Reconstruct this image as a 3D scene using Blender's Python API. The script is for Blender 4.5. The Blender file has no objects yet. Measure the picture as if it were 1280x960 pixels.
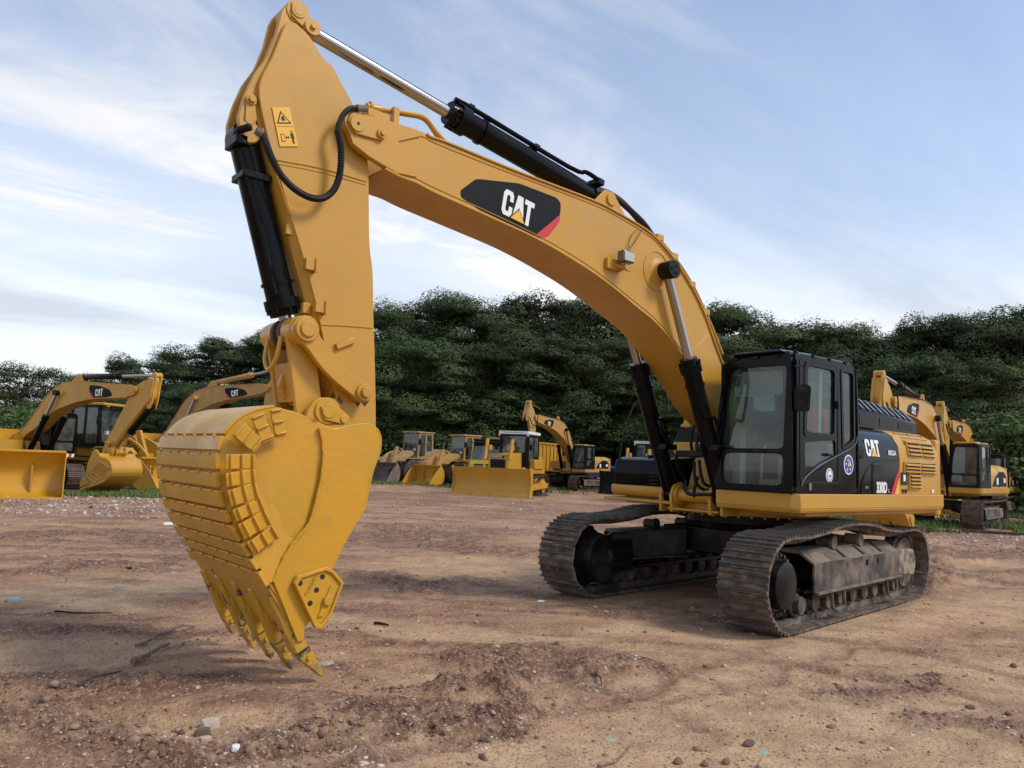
import bpy, math, random
import numpy as np
from mathutils import Vector, Matrix, geometry
R = math.radians
rnd_ = random.Random(7)
S = bpy.context.scene
COL = S.collection
# ---------------------------------------------------------------- camera
CAM = {'C': (9.4611, 6.0223, 1.715), 'F': (-0.64188, -0.76005, 0.10153), 'R': (-0.76077, 0.6478, 0.03974), 'U': (0.09597, 0.05173, 0.99404), 'f': 948.28}
cd = bpy.data.cameras.new('camera'); cam = bpy.data.objects.new('camera', cd); COL.objects.link(cam)
cf, cr, cu = Vector(CAM['F']), Vector(CAM['R']), Vector(CAM['U'])
cam.matrix_world = Matrix(((cr.x, cu.x, -cf.x, CAM['C'][0]), (cr.y, cu.y, -cf.y, CAM['C'][1]), (cr.z, cu.z, -cf.z, CAM['C'][2]), (0, 0, 0, 1)))
cd.sensor_width = 36; cd.lens = CAM['f'] / 1280 * 36; cd.clip_start = .05; cd.clip_end = 3000
S.camera = cam
# ---------------------------------------------------------------- light
SUN_FROM = Vector((-.46, .76, .92)).normalized()
sl = bpy.data.lights.new('sun', 'SUN'); sl.energy = 1.6; sl.angle = R(15); sl.color = (1, .93, .82)
so = bpy.data.objects.new('sun', sl); COL.objects.link(so)
so.rotation_euler = SUN_FROM.to_track_quat('Z', 'Y').to_euler()
W = bpy.data.worlds.new('World'); S.world = W; W.use_nodes = True
nt = W.node_tree; N = nt.nodes; L = nt.links; N.clear()
def nn(t, **k):
    n = N.new(t)
    for a, b in k.items(): setattr(n, a, b)
    return n
out = nn('ShaderNodeOutputWorld'); bg = nn('ShaderNodeBackground')
sky = nn('ShaderNodeTexSky', sky_type='NISHITA', sun_disc=False)
sky.sun_elevation = math.asin(SUN_FROM.z); sky.sun_rotation = math.atan2(SUN_FROM.x, SUN_FROM.y)
sky.air_density = 1.0; sky.dust_density = .3; sky.ozone_density = 1.6
tc = nn('ShaderNodeTexCoord'); sep = nn('ShaderNodeSeparateXYZ'); L.new(tc.outputs['Generated'], sep.inputs[0])
def math_(op, a, b=None, clamp=False):
    m = nn('ShaderNodeMath', operation=op, use_clamp=clamp)
    for i, v in enumerate((a, b)):
        if v is None: continue
        if isinstance(v, (int, float)): m.inputs[i].default_value = v
        else: L.new(v, m.inputs[i])
    return m.outputs[0]
zc = math_('MAXIMUM', sep.outputs['Z'], 0.0)
den = math_('ADD', zc, .13)
px_ = math_('DIVIDE', sep.outputs['X'], den); py_ = math_('DIVIDE', sep.outputs['Y'], den)
comb = nn('ShaderNodeCombineXYZ'); L.new(px_, comb.inputs[0]); L.new(py_, comb.inputs[1])
mp = nn('ShaderNodeMapping'); mp.inputs['Rotation'].default_value = (0, 0, R(62)); mp.inputs['Scale'].default_value = (.55, 1.5, 1); mp.inputs['Location'].default_value = (3.1, 1.7, 0)
L.new(comb.outputs[0], mp.inputs[0])
def noise_(vec, sc, det, rough, dist=0):
    n = nn('ShaderNodeTexNoise'); n.inputs['Scale'].default_value = sc; n.inputs['Detail'].default_value = det
    n.inputs['Roughness'].default_value = rough; n.inputs['Distortion'].default_value = dist; L.new(vec, n.inputs['Vector']); return n.outputs['Fac']
def ramp_(v, stops):
    r = nn('ShaderNodeValToRGB'); e = r.color_ramp.elements
    while len(e) < len(stops): e.new(.5)
    for i, (p, c) in enumerate(stops):
        e[i].position = p; e[i].color = (c, c, c, 1) if isinstance(c, (int, float)) else (*c, 1)
    L.new(v, r.inputs[0]); return r.outputs[0]
c1 = noise_(mp.outputs[0], .8, 9, .62, .6)
c2 = noise_(mp.outputs[0], .28, 4, .55, .2)
wisp = ramp_(c1, [(.44, 0), (.60, 1)])
bank = ramp_(c2, [(.36, 0), (.64, 1)])
# haze and cloud thicken towards the horizon
low = ramp_(zc, [(0.0, 1), (.14, .86), (.32, .36), (.6, .10), (1, .1)])
m1 = math_('MULTIPLY', wisp, bank)
m2 = math_('MULTIPLY', m1, .95)
amt = math_('MAXIMUM', m2, math_('MULTIPLY', low, math_('ADD', math_('MULTIPLY', wisp, .30), .70)))
amt = math_('ADD', amt, math_('MULTIPLY', bank, .26), True)
amt = math_('MULTIPLY', amt, .96)
shade = ramp_(noise_(mp.outputs[0], .6, 8, .62, .5), [(.38, (3.3, 3.5, 3.85)), (.62, (5.0, 5.0, 5.05))])
mix = nn('ShaderNodeMix', data_type='RGBA')
L.new(amt, mix.inputs['Factor']); L.new(sky.outputs[0], mix.inputs['A']); L.new(shade, mix.inputs['B'])
L.new(mix.outputs['Result'], bg.inputs['Color']); bg.inputs['Strength'].default_value = .132
L.new(bg.outputs[0], out.inputs['Surface'])
S.view_settings.view_transform = 'Standard'; S.view_settings.look = 'None'; S.view_settings.gamma = 1
S.view_settings.exposure = 0.68
S.render.engine = 'CYCLES'
S.cycles.max_bounces = 6; S.cycles.transparent_max_bounces = 12; S.cycles.diffuse_bounces = 3; S.cycles.glossy_bounces = 3
S.cycles.use_denoising = True
# ---------------------------------------------------------------- materials
def material(name, col, rough=.5, metal=0, coat=0, col2=None, nscale=6, mixr=(.4, .6), bump=0, bscale=60, detail=4, rough2=None, spec=.5, trans=0, emit=None, col3=None, n3=2, r3=(.55, .7)):
    m = bpy.data.materials.new(name); m.use_nodes = True
    t = m.node_tree; b = t.nodes['Principled BSDF']; l = t.links
    b.inputs['Base Color'].default_value = (*col, 1); b.inputs['Roughness'].default_value = rough; b.inputs['Metallic'].default_value = metal
    b.inputs['Coat Weight'].default_value = coat; b.inputs['Coat Roughness'].default_value = .12; b.inputs['Specular IOR Level'].default_value = spec
    tcn = t.nodes.new('ShaderNodeTexCoord')
    def noi(sc, det=detail):
        n = t.nodes.new('ShaderNodeTexNoise'); n.inputs['Scale'].default_value = sc; n.inputs['Detail'].default_value = det; n.inputs['Roughness'].default_value = .62
        l.new(tcn.outputs['Object'], n.inputs['Vector']); return n.outputs['Fac']
    def ramp(v, a, b_):
        r = t.nodes.new('ShaderNodeMapRange'); r.inputs['From Min'].default_value = a; r.inputs['From Max'].default_value = b_; l.new(v, r.inputs['Value']); return r.outputs[0]
    if col2:
        f = ramp(noi(nscale), *mixr); mx = t.nodes.new('ShaderNodeMix'); mx.data_type = 'RGBA'
        l.new(f, mx.inputs['Factor']); mx.inputs['A'].default_value = (*col, 1); mx.inputs['B'].default_value = (*col2, 1)
        res = mx.outputs['Result']
        if col3:
            f3 = ramp(noi(n3, 6), *r3); m3 = t.nodes.new('ShaderNodeMix'); m3.data_type = 'RGBA'
            l.new(f3, m3.inputs['Factor']); l.new(res, m3.inputs['A']); m3.inputs['B'].default_value = (*col3, 1); res = m3.outputs['Result']
        l.new(res, b.inputs['Base Color'])
        if rough2 is not None:
            rr = t.nodes.new('ShaderNodeMapRange'); rr.inputs['To Min'].default_value = rough; rr.inputs['To Max'].default_value = rough2
            l.new(f, rr.inputs['Value']); l.new(rr.outputs[0], b.inputs['Roughness'])
    if bump:
        bp = t.nodes.new('ShaderNodeBump'); bp.inputs['Strength'].default_value = bump; bp.inputs['Distance'].default_value = .01
        l.new(noi(bscale, 5), bp.inputs['Height']); l.new(bp.outputs[0], b.inputs['Normal'])
    return m
M = {}
M['yellow'] = material('yellow_paint', (.55, .283, .030), .34, coat=.12, spec=.4, col2=(.50, .262, .036), nscale=1.3, bump=.12, bscale=22, rough2=.5, col3=(.45, .265, .075), n3=1.6, r3=(.55, .8))
M['bucket'] = material('bucket_yellow_paint', (.59, .290, .018), .32, coat=.12, spec=.4, col2=(.52, .275, .022), nscale=2.2, bump=.35, bscale=16, rough2=.5, col3=(.44, .26, .06), n3=2.3, r3=(.60, .74))
M['worn'] = material('scuffed_yellow_paint', (.60, .32, .02), .38, col2=(.52, .28, .04), nscale=4, bump=.5, bscale=22, col3=(.09, .07, .06), n3=6, r3=(.585, .625))
M['tooth'] = material('worn_tooth_steel', (.54, .30, .03), .42, col2=(.34, .20, .07), nscale=9, mixr=(.45, .6), bump=.6, bscale=30, col3=(.11, .08, .06), n3=8, r3=(.52, .60))
M['oldyellow'] = material('dusty_yellow_paint', (.50, .27, .06), .5, col2=(.40, .24, .09), nscale=2.5, bump=.1, bscale=20, rough2=.7)
M['faded'] = material('faded_tan_yellow_paint', (.42, .27, .11), .6, col2=(.30, .20, .10), nscale=3, rough2=.8)
M['lemon'] = material('lemon_yellow_paint', (.72, .55, .02), .35, coat=.2)
M['black'] = material('gloss_black_paint', (.004, .004, .005), .13, spec=.13, col2=(.006, .006, .007), nscale=2, rough2=.2)
M['satin'] = material('satin_black_steel', (.007, .007, .008), .36, spec=.15, col2=(.04, .035, .03), nscale=7, mixr=(.5, .75), bump=.15, bscale=30)
M['frame'] = material('black_undercarriage_paint', (.006, .006, .006), .35, spec=.18, col2=(.045, .035, .028), nscale=3, mixr=(.48, .75), bump=.15, bscale=16)
M['rubber'] = material('black_rubber', (.012, .012, .012), .55, spec=.25, bump=.1, bscale=60)
M['tyre'] = material('muddy_tyre_rubber', (.03, .028, .026), .8, col2=(.13, .085, .06), nscale=4, mixr=(.4, .65), bump=.4, bscale=30)
M['chrome'] = material('chrome_rod', (.42, .41, .40), .18, metal=1)
M['steel'] = material('muddy_track_steel', (.060, .054, .050), .42, metal=.25, col2=(.20, .125, .082), nscale=5, mixr=(.42, .58), bump=.9, bscale=28, detail=8, rough2=.95, col3=(.10, .062, .042), n3=14, r3=(.5, .7))
M['mudframe'] = material('mud_caked_steel', (.035, .031, .028), .6, col2=(.20, .15, .11), nscale=2.6, mixr=(.42, .62), bump=.5, bscale=20, detail=8, rough2=.95)
M['mudwash'] = material('mud_washed_block', (.30, .24, .17), .85, col2=(.07, .06, .05), nscale=7, mixr=(.40, .62), bump=.4, bscale=20, detail=8)
M['dust'] = material('dust_covered_steel', (.21, .16, .115), .9, col2=(.11, .085, .062), nscale=5, bump=.5, bscale=26, detail=8)
M['rust'] = material('rusty_steel', (.16, .07, .035), .8, col2=(.07, .04, .03), nscale=14, bump=.5, bscale=60)
M['dirtysteel'] = material('dirty_bucket_steel', (.13, .10, .085), .8, col2=(.20, .15, .12), nscale=3, bump=.3, bscale=20)
M['decal'] = material('charcoal_decal_film', (.011, .012, .015), .5, spec=.12)
M['dullsteel'] = material('dull_steel', (.16, .16, .17), .35, metal=.6)
M['white'] = material('white_print', (.78, .78, .76), .45)
M['amber'] = material('amber_print', (.80, .42, .03), .45)
M['red'] = material('red_print', (.55, .02, .03), .45)
M['blue'] = material('blue_print', (.03, .06, .32), .45)
M['teal'] = material('teal_print', (.12, .38, .45), .5)
M['warn'] = material('warning_label_yellow', (.80, .42, .02), .4)
M['inkblack'] = material('black_print_and_shade', (.012, .012, .012), .6)
M['seat'] = material('dark_seat_cloth', (.10, .10, .105), .9)
M['redcloth'] = material('red_cloth', (.32, .03, .03), .85)
M['grey'] = material('grey_interior_plastic', (.22, .23, .23), .7)
M['cream'] = material('cream_interior_panel', (.60, .62, .55), .7)
M['palegreen'] = material('pale_green_plastic', (.26, .38, .31), .6)
M['whitepaint'] = material('white_paint', (.72, .72, .70), .45)
M['darkgrille'] = material('dark_radiator_grille', (.01, .01, .01), .6)
M['wood'] = material('weathered_wood', (.30, .22, .15), .9, col2=(.16, .11, .08), nscale=30, bump=.4, bscale=80)
M['clearlamp'] = material('lamp_glass', (.45, .46, .38), .15, coat=.5)
M['bark'] = material('tree_bark', (.09, .07, .05), .9, col2=(.05, .04, .03), nscale=3, bump=.8, bscale=8)
def shoemat():
    m = M['steel'].copy(); m.name = 'mud_packed_shoe'; t = m.node_tree; l = t.links; b = t.nodes['Principled BSDF']; src = b.inputs['Base Color'].links[0].from_socket
    tcn = t.nodes.new('ShaderNodeTexCoord'); sp = t.nodes.new('ShaderNodeSeparateXYZ'); l.new(tcn.outputs['Object'], sp.inputs[0])
    n = t.nodes.new('ShaderNodeTexNoise'); n.inputs['Scale'].default_value = 7; n.inputs['Detail'].default_value = 6; oi = t.nodes.new('ShaderNodeObjectInfo'); va = t.nodes.new('ShaderNodeVectorMath'); va.operation = 'SCALE'; va.inputs['Scale'].default_value = 37
    l.new(oi.outputs['Location'], va.inputs[0]); vb = t.nodes.new('ShaderNodeVectorMath'); l.new(tcn.outputs['Object'], vb.inputs[0]); l.new(va.outputs[0], vb.inputs[1]); l.new(vb.outputs[0], n.inputs['Vector'])
    z = t.nodes.new('ShaderNodeMapRange'); z.inputs[1].default_value = .034; z.inputs[2].default_value = .018; l.new(sp.outputs['Z'], z.inputs[0])
    f = t.nodes.new('ShaderNodeMapRange'); f.inputs[1].default_value = .44; f.inputs[2].default_value = .56; l.new(n.outputs['Fac'], f.inputs[0])
    mu = t.nodes.new('ShaderNodeMath'); mu.operation = 'MULTIPLY'; l.new(z.outputs[0], mu.inputs[0]); l.new(f.outputs[0], mu.inputs[1])
    mx = t.nodes.new('ShaderNodeMix'); mx.data_type = 'RGBA'; l.new(mu.outputs[0], mx.inputs['Factor']); mx.inputs['A'].default_value = (.085, .072, .062, 1); mx.inputs['B'].default_value = (.20, .138, .095, 1); l.new(mx.outputs['Result'], b.inputs['Base Color'])
    return m
M['shoe'] = shoemat()
def glassmat(name, tint, alpha_tint, fres=1.45, dirt=.12, dcol=(.35, .38, .36)):
    m = bpy.data.materials.new(name); m.use_nodes = True; t = m.node_tree; l = t.links; t.nodes.clear()
    o = t.nodes.new('ShaderNodeOutputMaterial'); tr = t.nodes.new('ShaderNodeBsdfTransparent'); tr.inputs[0].default_value = (*tint, 1)
    gl = t.nodes.new('ShaderNodeBsdfGlossy'); gl.inputs['Roughness'].default_value = .03; gl.inputs[0].default_value = (.9, .95, .95, 1)
    fr = t.nodes.new('ShaderNodeFresnel'); fr.inputs[0].default_value = fres
    geo = t.nodes.new('ShaderNodeNewGeometry'); iv = t.nodes.new('ShaderNodeMath'); iv.operation = 'SUBTRACT'; iv.inputs[0].default_value = 1; l.new(geo.outputs['Backfacing'], iv.inputs[1]); fm = t.nodes.new('ShaderNodeMath'); fm.operation = 'MULTIPLY'; l.new(iv.outputs[0], fm.inputs[0]); l.new(fr.outputs[0], fm.inputs[1])
    mx = t.nodes.new('ShaderNodeMixShader'); l.new(fm.outputs[0], mx.inputs[0]); l.new(tr.outputs[0], mx.inputs[1]); l.new(gl.outputs[0], mx.inputs[2])
    df = t.nodes.new('ShaderNodeBsdfDiffuse'); df.inputs[0].default_value = (*dcol, 1)
    n = t.nodes.new('ShaderNodeTexNoise'); n.inputs['Scale'].default_value = 3; n.inputs['Detail'].default_value = 8; tcn = t.nodes.new('ShaderNodeTexCoord'); l.new(tcn.outputs['Object'], n.inputs['Vector'])
    mr = t.nodes.new('ShaderNodeMapRange'); mr.inputs[1].default_value = .35; mr.inputs[2].default_value = .75; mr.inputs[3].default_value = dirt * .4; mr.inputs[4].default_value = dirt * 1.8; l.new(n.outputs['Fac'], mr.inputs[0])
    m2 = t.nodes.new('ShaderNodeMixShader'); l.new(mr.outputs[0], m2.inputs[0]); l.new(mx.outputs[0], m2.inputs[1]); l.new(df.outputs[0], m2.inputs[2])
    l.new(m2.outputs[0], o.inputs['Surface']); return m
M['glass'] = glassmat('cab_glass', (.80, .92, .86), 1, 1.55, .025)
M['glass_dusty'] = glassmat('dusty_windscreen_glass', (.78, .87, .83), 1, 1.6, .06)
M['glass_far'] = glassmat('far_cab_glass', (.40, .46, .45), 1, 1.8, .16)
# ---------------------------------------------------------------- mesh helpers
def cat(pts, n=6, closed=False):            # smooth curve through points (2-D or 3-D)
    p = [np.array(q, float) for q in pts]
    if len(p) < 3: return [tuple(q) for q in p]
    out = []; m = len(p)
    for i in range(m if closed else m - 1):
        if closed: a, b, c, d = p[i - 1], p[i], p[(i + 1) % m], p[(i + 2) % m]
        else:
            b, c = p[i], p[i + 1]; a = p[i - 1] if i else 2 * b - c; d = p[i + 2] if i + 2 < m else 2 * c - b
        for k in range(n):
            t = k / n
            out.append(tuple(.5 * (2 * b + (c - a) * t + (2 * a - 5 * b + 4 * c - d) * t * t + (3 * b - a - 3 * c + d) * t ** 3)))
    if not closed: out.append(tuple(p[-1]))
    return out
def rounded(poly, r=.03, n=3):
    out = []; m = len(poly)
    for i in range(m):
        a, b, c = Vector(poly[i - 1]), Vector(poly[i]), Vector(poly[(i + 1) % m])
        d1, d2 = (a - b), (c - b); rr = min(r, d1.length * .45, d2.length * .45)
        if rr < 1e-5: out.append(tuple(b)); continue
        p, q = b + d1.normalized() * rr, b + d2.normalized() * rr
        for k in range(n + 1):
            t = k / n; out.append(tuple(p * (1 - t) ** 2 + b * 2 * t * (1 - t) + q * t * t))
    return out
def circle(cx, cz, r, n=24, a0=0, a1=360):
    full = abs(a1 - a0) >= 360
    return [(cx + r * math.cos(R(a0 + (a1 - a0) * k / (n if full else n - 1))), cz + r * math.sin(R(a0 + (a1 - a0) * k / (n if full else n - 1)))) for k in range(n)]
def rect(x0, x1, z0, z1): return [(x0, z0), (x1, z0), (x1, z1), (x0, z1)]
AX = {'y': lambda a, b, t: (a, t, b), 'x': lambda a, b, t: (t, a, b), 'z': lambda a, b, t: (a, b, t)}
def tag(o, label=None, cat_=None, group=None, kind=None):
    if label: o['label'] = label
    if cat_: o['category'] = cat_
    if group: o['group'] = group
    if kind: o['kind'] = kind
    return o
class MB:
    def __init__(s): s.v = []; s.f = []
    def add(s, v, f):
        b = len(s.v); s.v += [tuple(map(float, q)) for q in v]; s.f += [tuple(i + b for i in q) for q in f]; return s
    def prism(s, poly, t0, t1, ax='y'):
        n = len(poly); a = AX[ax]
        v = [a(p[0], p[1], t0) for p in poly] + [a(p[0], p[1], t1) for p in poly]
        f = [tuple(range(n))[::-1], tuple(range(n, 2 * n))] + [(i, (i + 1) % n, (i + 1) % n + n, i + n) for i in range(n)]
        area = sum(poly[i][0] * poly[(i + 1) % n][1] - poly[(i + 1) % n][0] * poly[i][1] for i in range(n))
        flip = (area > 0) == (t1 > t0)
        if ax == 'y': flip = not flip
        if not flip: f = [q[::-1] for q in f]
        return s.add(v, f)
    def panel(s, outer, holes, t0, t1, ax='y'):
        loops = [outer] + holes; a = AX[ax]
        tri = geometry.tessellate_polygon([[Vector((p[0], p[1], 0)) for p in l] for l in loops])
        flat = [p for l in loops for p in l]; n = len(flat)
        v = [a(p[0], p[1], t0) for p in flat] + [a(p[0], p[1], t1) for p in flat]
        f = [tuple(t) for t in tri] + [tuple(i + n for i in t)[::-1] for t in tri]; b = 0
        for l in loops:
            m = len(l); f += [(b + i, b + (i + 1) % m, b + (i + 1) % m + n, b + i + n) for i in range(m)]; b += m
        return s.add(v, f)
    def loft(s, A, B, closed=True):         # between two equal 3-D loops, capped
        n = len(A); f = [(i, (i + 1) % n, (i + 1) % n + n, i + n) for i in range(n)] + [tuple(range(n))[::-1], tuple(range(n, 2 * n))]
        return s.add(list(A) + list(B), f)
    def box(s, x0, x1, y0, y1, z0, z1):
        v = [(x, y, z) for z in (z0, z1) for x, y in ((x0, y0), (x1, y0), (x1, y1), (x0, y1))]
        return s.add(v, [(3, 2, 1, 0), (4, 5, 6, 7), (0, 1, 5, 4), (1, 2, 6, 5), (2, 3, 7, 6), (3, 0, 4, 7)])
    def cyl(s, p0, p1, r0, r1=None, n=20):
        p0, p1 = Vector(p0), Vector(p1); r1 = r0 if r1 is None else r1
        d = (p1 - p0).normalized(); u = d.orthogonal().normalized(); w = d.cross(u)
        v = []
        for p, r in ((p0, r0), (p1, r1)):
            v += [tuple(p + (u * math.cos(2 * math.pi * k / n) + w * math.sin(2 * math.pi * k / n)) * r) for k in range(n)]
        f = [(i, (i + 1) % n, (i + 1) % n + n, i + n) for i in range(n)] + [tuple(range(n))[::-1], tuple(range(n, 2 * n))]
        return s.add(v, f)
    def steps(s, p0, p1, prof, n=20):       # turned profile along an axis: (t, r)
        p0, p1 = Vector(p0), Vector(p1); d = (p1 - p0); dn = d.normalized(); u = dn.orthogonal().normalized(); w = dn.cross(u); v = []; f = []
        for t, r in prof:
            c = p0 + d * t; v += [tuple(c + (u * math.cos(2 * math.pi * k / n) + w * math.sin(2 * math.pi * k / n)) * r) for k in range(n)]
        for j in range(len(prof) - 1): f += [(j * n + i, j * n + (i + 1) % n, (j + 1) * n + (i + 1) % n, (j + 1) * n + i) for i in range(n)]
        f += [tuple(range(n))[::-1], tuple(range((len(prof) - 1) * n, len(prof) * n))]
        return s.add(v, f)
    def tube(s, pts, r, n=8, sm=5):
        P = [Vector(p) for p in (cat(pts, sm) if sm else pts)]; v = []; f = []; m = len(P); u = None
        for i, p in enumerate(P):
            d = (P[min(i + 1, m - 1)] - P[max(i - 1, 0)]).normalized()
            u = d.orthogonal().normalized() if u is None else (u - d * u.dot(d)).normalized()
            w = d.cross(u); rr = r(i / (m - 1)) if callable(r) else r
            v += [tuple(p + (u * math.cos(2 * math.pi * k / n) + w * math.sin(2 * math.pi * k / n)) * rr) for k in range(n)]
        for j in range(m - 1): f += [(j * n + i, j * n + (i + 1) % n, (j + 1) * n + (i + 1) % n, (j + 1) * n + i) for i in range(n)]
        f += [tuple(range(n))[::-1], tuple(range((m - 1) * n, m * n))]
        return s.add(v, f)
    def slab(s, o, ux, uy, uz):             # parallelepiped from a corner and three edges
        o, ux, uy, uz = map(Vector, (o, ux, uy, uz))
        v = [o, o + ux, o + ux + uy, o + uy]; v += [q + uz for q in v]
        return s.add([tuple(q) for q in v], [(3, 2, 1, 0), (4, 5, 6, 7), (0, 1, 5, 4), (1, 2, 6, 5), (2, 3, 7, 6), (3, 0, 4, 7)])
    def map(s, fn): s.v = [tuple(fn(q)) for q in s.v]; return s
    def mesh(s, name, mat, sharp=34, smooth=True):
        me = bpy.data.meshes.new(name); me.from_pydata(s.v, [], s.f); me.update()
        if smooth:
            me.polygons.foreach_set('use_smooth', [True] * len(me.polygons)); me.set_sharp_from_angle(angle=R(sharp))
        if mat is not None: me.materials.append(mat)
        return me
    def clusters(s):                        # pieces that do not touch become objects of their own
        n = len(s.v); par = list(range(n))
        def fd(i):
            while par[i] != i: par[i] = par[par[i]]; i = par[i]
            return i
        for f in s.f:
            a = fd(f[0])
            for i in f[1:]: par[fd(i)] = a
        isl = {}
        for f in s.f: isl.setdefault(fd(f[0]), []).append(f)
        if len(isl) == 1 or len(isl) > 60: return [s]
        V = np.array(s.v); box = []
        for fs in isl.values():
            ii = sorted({i for f in fs for i in f}); box.append([V[ii].min(0) - .004, V[ii].max(0) + .004, fs])
        ch = True
        while ch:
            ch = False
            for i in range(len(box)):
                for j in range(i + 1, len(box)):
                    if np.all(box[i][0] <= box[j][1]) and np.all(box[j][0] <= box[i][1]):
                        box[i] = [np.minimum(box[i][0], box[j][0]), np.maximum(box[i][1], box[j][1]), box[i][2] + box[j][2]]; del box[j]; ch = True; break
                if ch: break
        out = []
        for lo, hi, fs in box:
            ii = sorted({i for f in fs for i in f}); mp_ = {a: b for b, a in enumerate(ii)}; q = MB(); q.v = [s.v[i] for i in ii]; q.f = [tuple(mp_[i] for i in f) for f in fs]; out.append(q)
        return out
    def build(s, name, mat, parent=None, bevel=0, label=None, kind=None, fix=True, sharp=34, smooth=True, seg=2, split=True):
        mm = M[mat] if isinstance(mat, str) else mat
        if kind is None and split:
            cl = s.clusters()
            if 1 < len(cl) <= 16:
                first = None
                for q in cl:
                    o = q.build(name, mat, parent, bevel, label, None, fix, sharp, smooth, seg, False); first = first or o
                return first
        me = s.mesh(name, mm, sharp, smooth)
        if fix:
            import bmesh
            b = bmesh.new(); b.from_mesh(me); bmesh.ops.recalc_face_normals(b, faces=b.faces); b.to_mesh(me); b.free()
        o = bpy.data.objects.new(name, me); COL.objects.link(o)
        if parent is not None: o.parent = parent
        if bevel:
            md = o.modifiers.new('bevel', 'BEVEL'); md.width = bevel; md.segments = seg; md.limit_method = 'ANGLE'; md.angle_limit = R(38)
        return tag(o, label, None, None, kind)
def empty(name, loc=(0, 0, 0), rz=0, scale=1, parent=None):
    o = bpy.data.objects.new(name, None); COL.objects.link(o); o.location = loc; o.rotation_euler = (0, 0, rz); o.scale = (scale,) * 3; o.empty_display_size = .3
    if parent is not None: o.parent = parent
    return o
def share(o, parent=None, mw=None):         # a copy that shares mesh data
    c = o.copy(); COL.objects.link(c)
    if parent is not None: c.parent = parent
    if mw is not None: c.matrix_basis = mw
    return c
FONTC = {}
def text_mb(txt, o, u, v, h, thick=.003, bold=.0, w=1.0, shear=0):
    """lettering as a thin mesh: o = baseline start, u = reading direction, v = up, h = cap height"""
    key = (txt, bold, shear)
    if key not in FONTC:
        c = bpy.data.curves.new('t', 'FONT'); c.body = txt; c.size = 1; c.offset = bold; c.shear = shear; c.resolution_u = 3; c.extrude = .02
        ob = bpy.data.objects.new('t', c); me = bpy.data.meshes.new_from_object(ob)
        FONTC[key] = ([tuple(q.co) for q in me.vertices], [tuple(p.vertices) for p in me.polygons]); bpy.data.objects.remove(ob); bpy.data.meshes.remove(me)
    V, F_ = FONTC[key]; o, u, v = Vector(o), Vector(u).normalized(), Vector(v).normalized(); nn_ = u.cross(v)
    x0 = min(q[0] for q in V)
    m = MB(); m.add([tuple(o + u * ((q[0] - x0) * h / .7 * w) + v * (q[1] * h / .7) + nn_ * (q[2] / .02 * thick)) for q in V], F_); return m
LET = {'C': ([(0, .15), (0, .85), (.12, 1), (.5, 1), (.62, .85), (.62, .6), (.41, .6), (.41, .76), (.36, .82), (.26, .82), (.21, .76), (.21, .24), (.26, .18), (.36, .18), (.41, .24), (.41, .4), (.62, .4), (.62, .15), (.5, 0), (.12, 0)], 0),
       'A': ([(0, 0), (.19, 1), (.52, 1), (.71, 0), (.5, 0), (.355, .56), (.21, 0)], .66),
       'T': ([(0, 1), (.6, 1), (.6, .8), (.405, .8), (.405, 0), (.195, 0), (.195, .8), (0, .8)], 1.31)}
def logo(o, u, v, w, h, n, parent, white='white', z=.002):
    """block letters with a triangle; o = lower left, w x h in metres, n = outward normal"""
    o, u, v, n = Vector(o), Vector(u).normalized(), Vector(v).normalized(), Vector(n).normalized()
    k = w / 1.91
    for ch in 'CAT':
        pl, dx = LET[ch]; m = MB(); A = [o + u * ((x + dx) * k) + v * (y * h) + n * z for x, y in pl]; B = [q + n * .002 for q in A]; m.loft([tuple(q) for q in A], [tuple(q) for q in B]); m.build('letter', white, parent)
    for pl, zz, mt in (([(.50, -.02), (1.52, -.02), (1.01, .52)], .0025, 'inkblack'), ([(.58, 0), (1.44, 0), (1.01, .45)], .005, 'amber')):
        m = MB(); A = [o + u * (x * k) + v * (y * h) + n * (z + zz) for x, y in pl]; m.loft([tuple(q) for q in A], [tuple(q + n * .0015) for q in A]); m.build('triangle_mark', mt, parent)

# ================================================================ excavators
def rot2(p, c, a):
    dx, dz = p[0] - c[0], p[1] - c[1]; ca, sa = math.cos(a), math.sin(a)
    return (c[0] + ca * dx - sa * dz, c[1] + sa * dx + ca * dz)
PIN = dict(F=(.25, 1.95), T=[(6.491,4.559)][0], SA=[(7.033,5.409)][0], SB=(3.10, 4.80), BC=[(7.356,4.253)][0], I=[(6.293,2.244)][0], K=[(6.613,2.064)][0],
           LP=[(6.844,2.706)][0], B2=[(6.714,2.072)][0], CB=(2.369, 4.055), CF=(1.159, 1.361))
# profiles, metres in the swing plane (forward, up)
BOOM_TOP = [(6.466,4.661),(6.196,4.693),(5.831,4.707),(5.741,4.675),(5.531,4.678),(4.68,4.646),(3.537,4.631),(3.164,4.594),(2.682,4.519),(2.442,4.446),(2.193,4.321),(1.951,4.158),(1.7,3.95),(1.476,3.709),(1.297,3.444),(1.134,3.204),(0.988,3.021)]
BOOM_BOT = [(6.524,4.369),(6.364,4.303),(6.075,4.233),(5.862,4.218),(5.639,4.18),(4.995,4.108),(4.374,4.03),(3.782,3.905),(3.306,3.773),(2.779,3.577),(2.41,3.434),(2.068,3.238),(1.741,2.989),(1.348,2.643),(1.154,2.484)] + [(0.794,2.262),(0.606,2.084)]
BOOM_TIP = [(6.466,4.661),(6.196,4.686),(5.848,4.687),(5.845,4.649),(6.078,4.53),(5.864,4.256),(6.075,4.233),(6.364,4.303),(6.524,4.369)]
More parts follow.
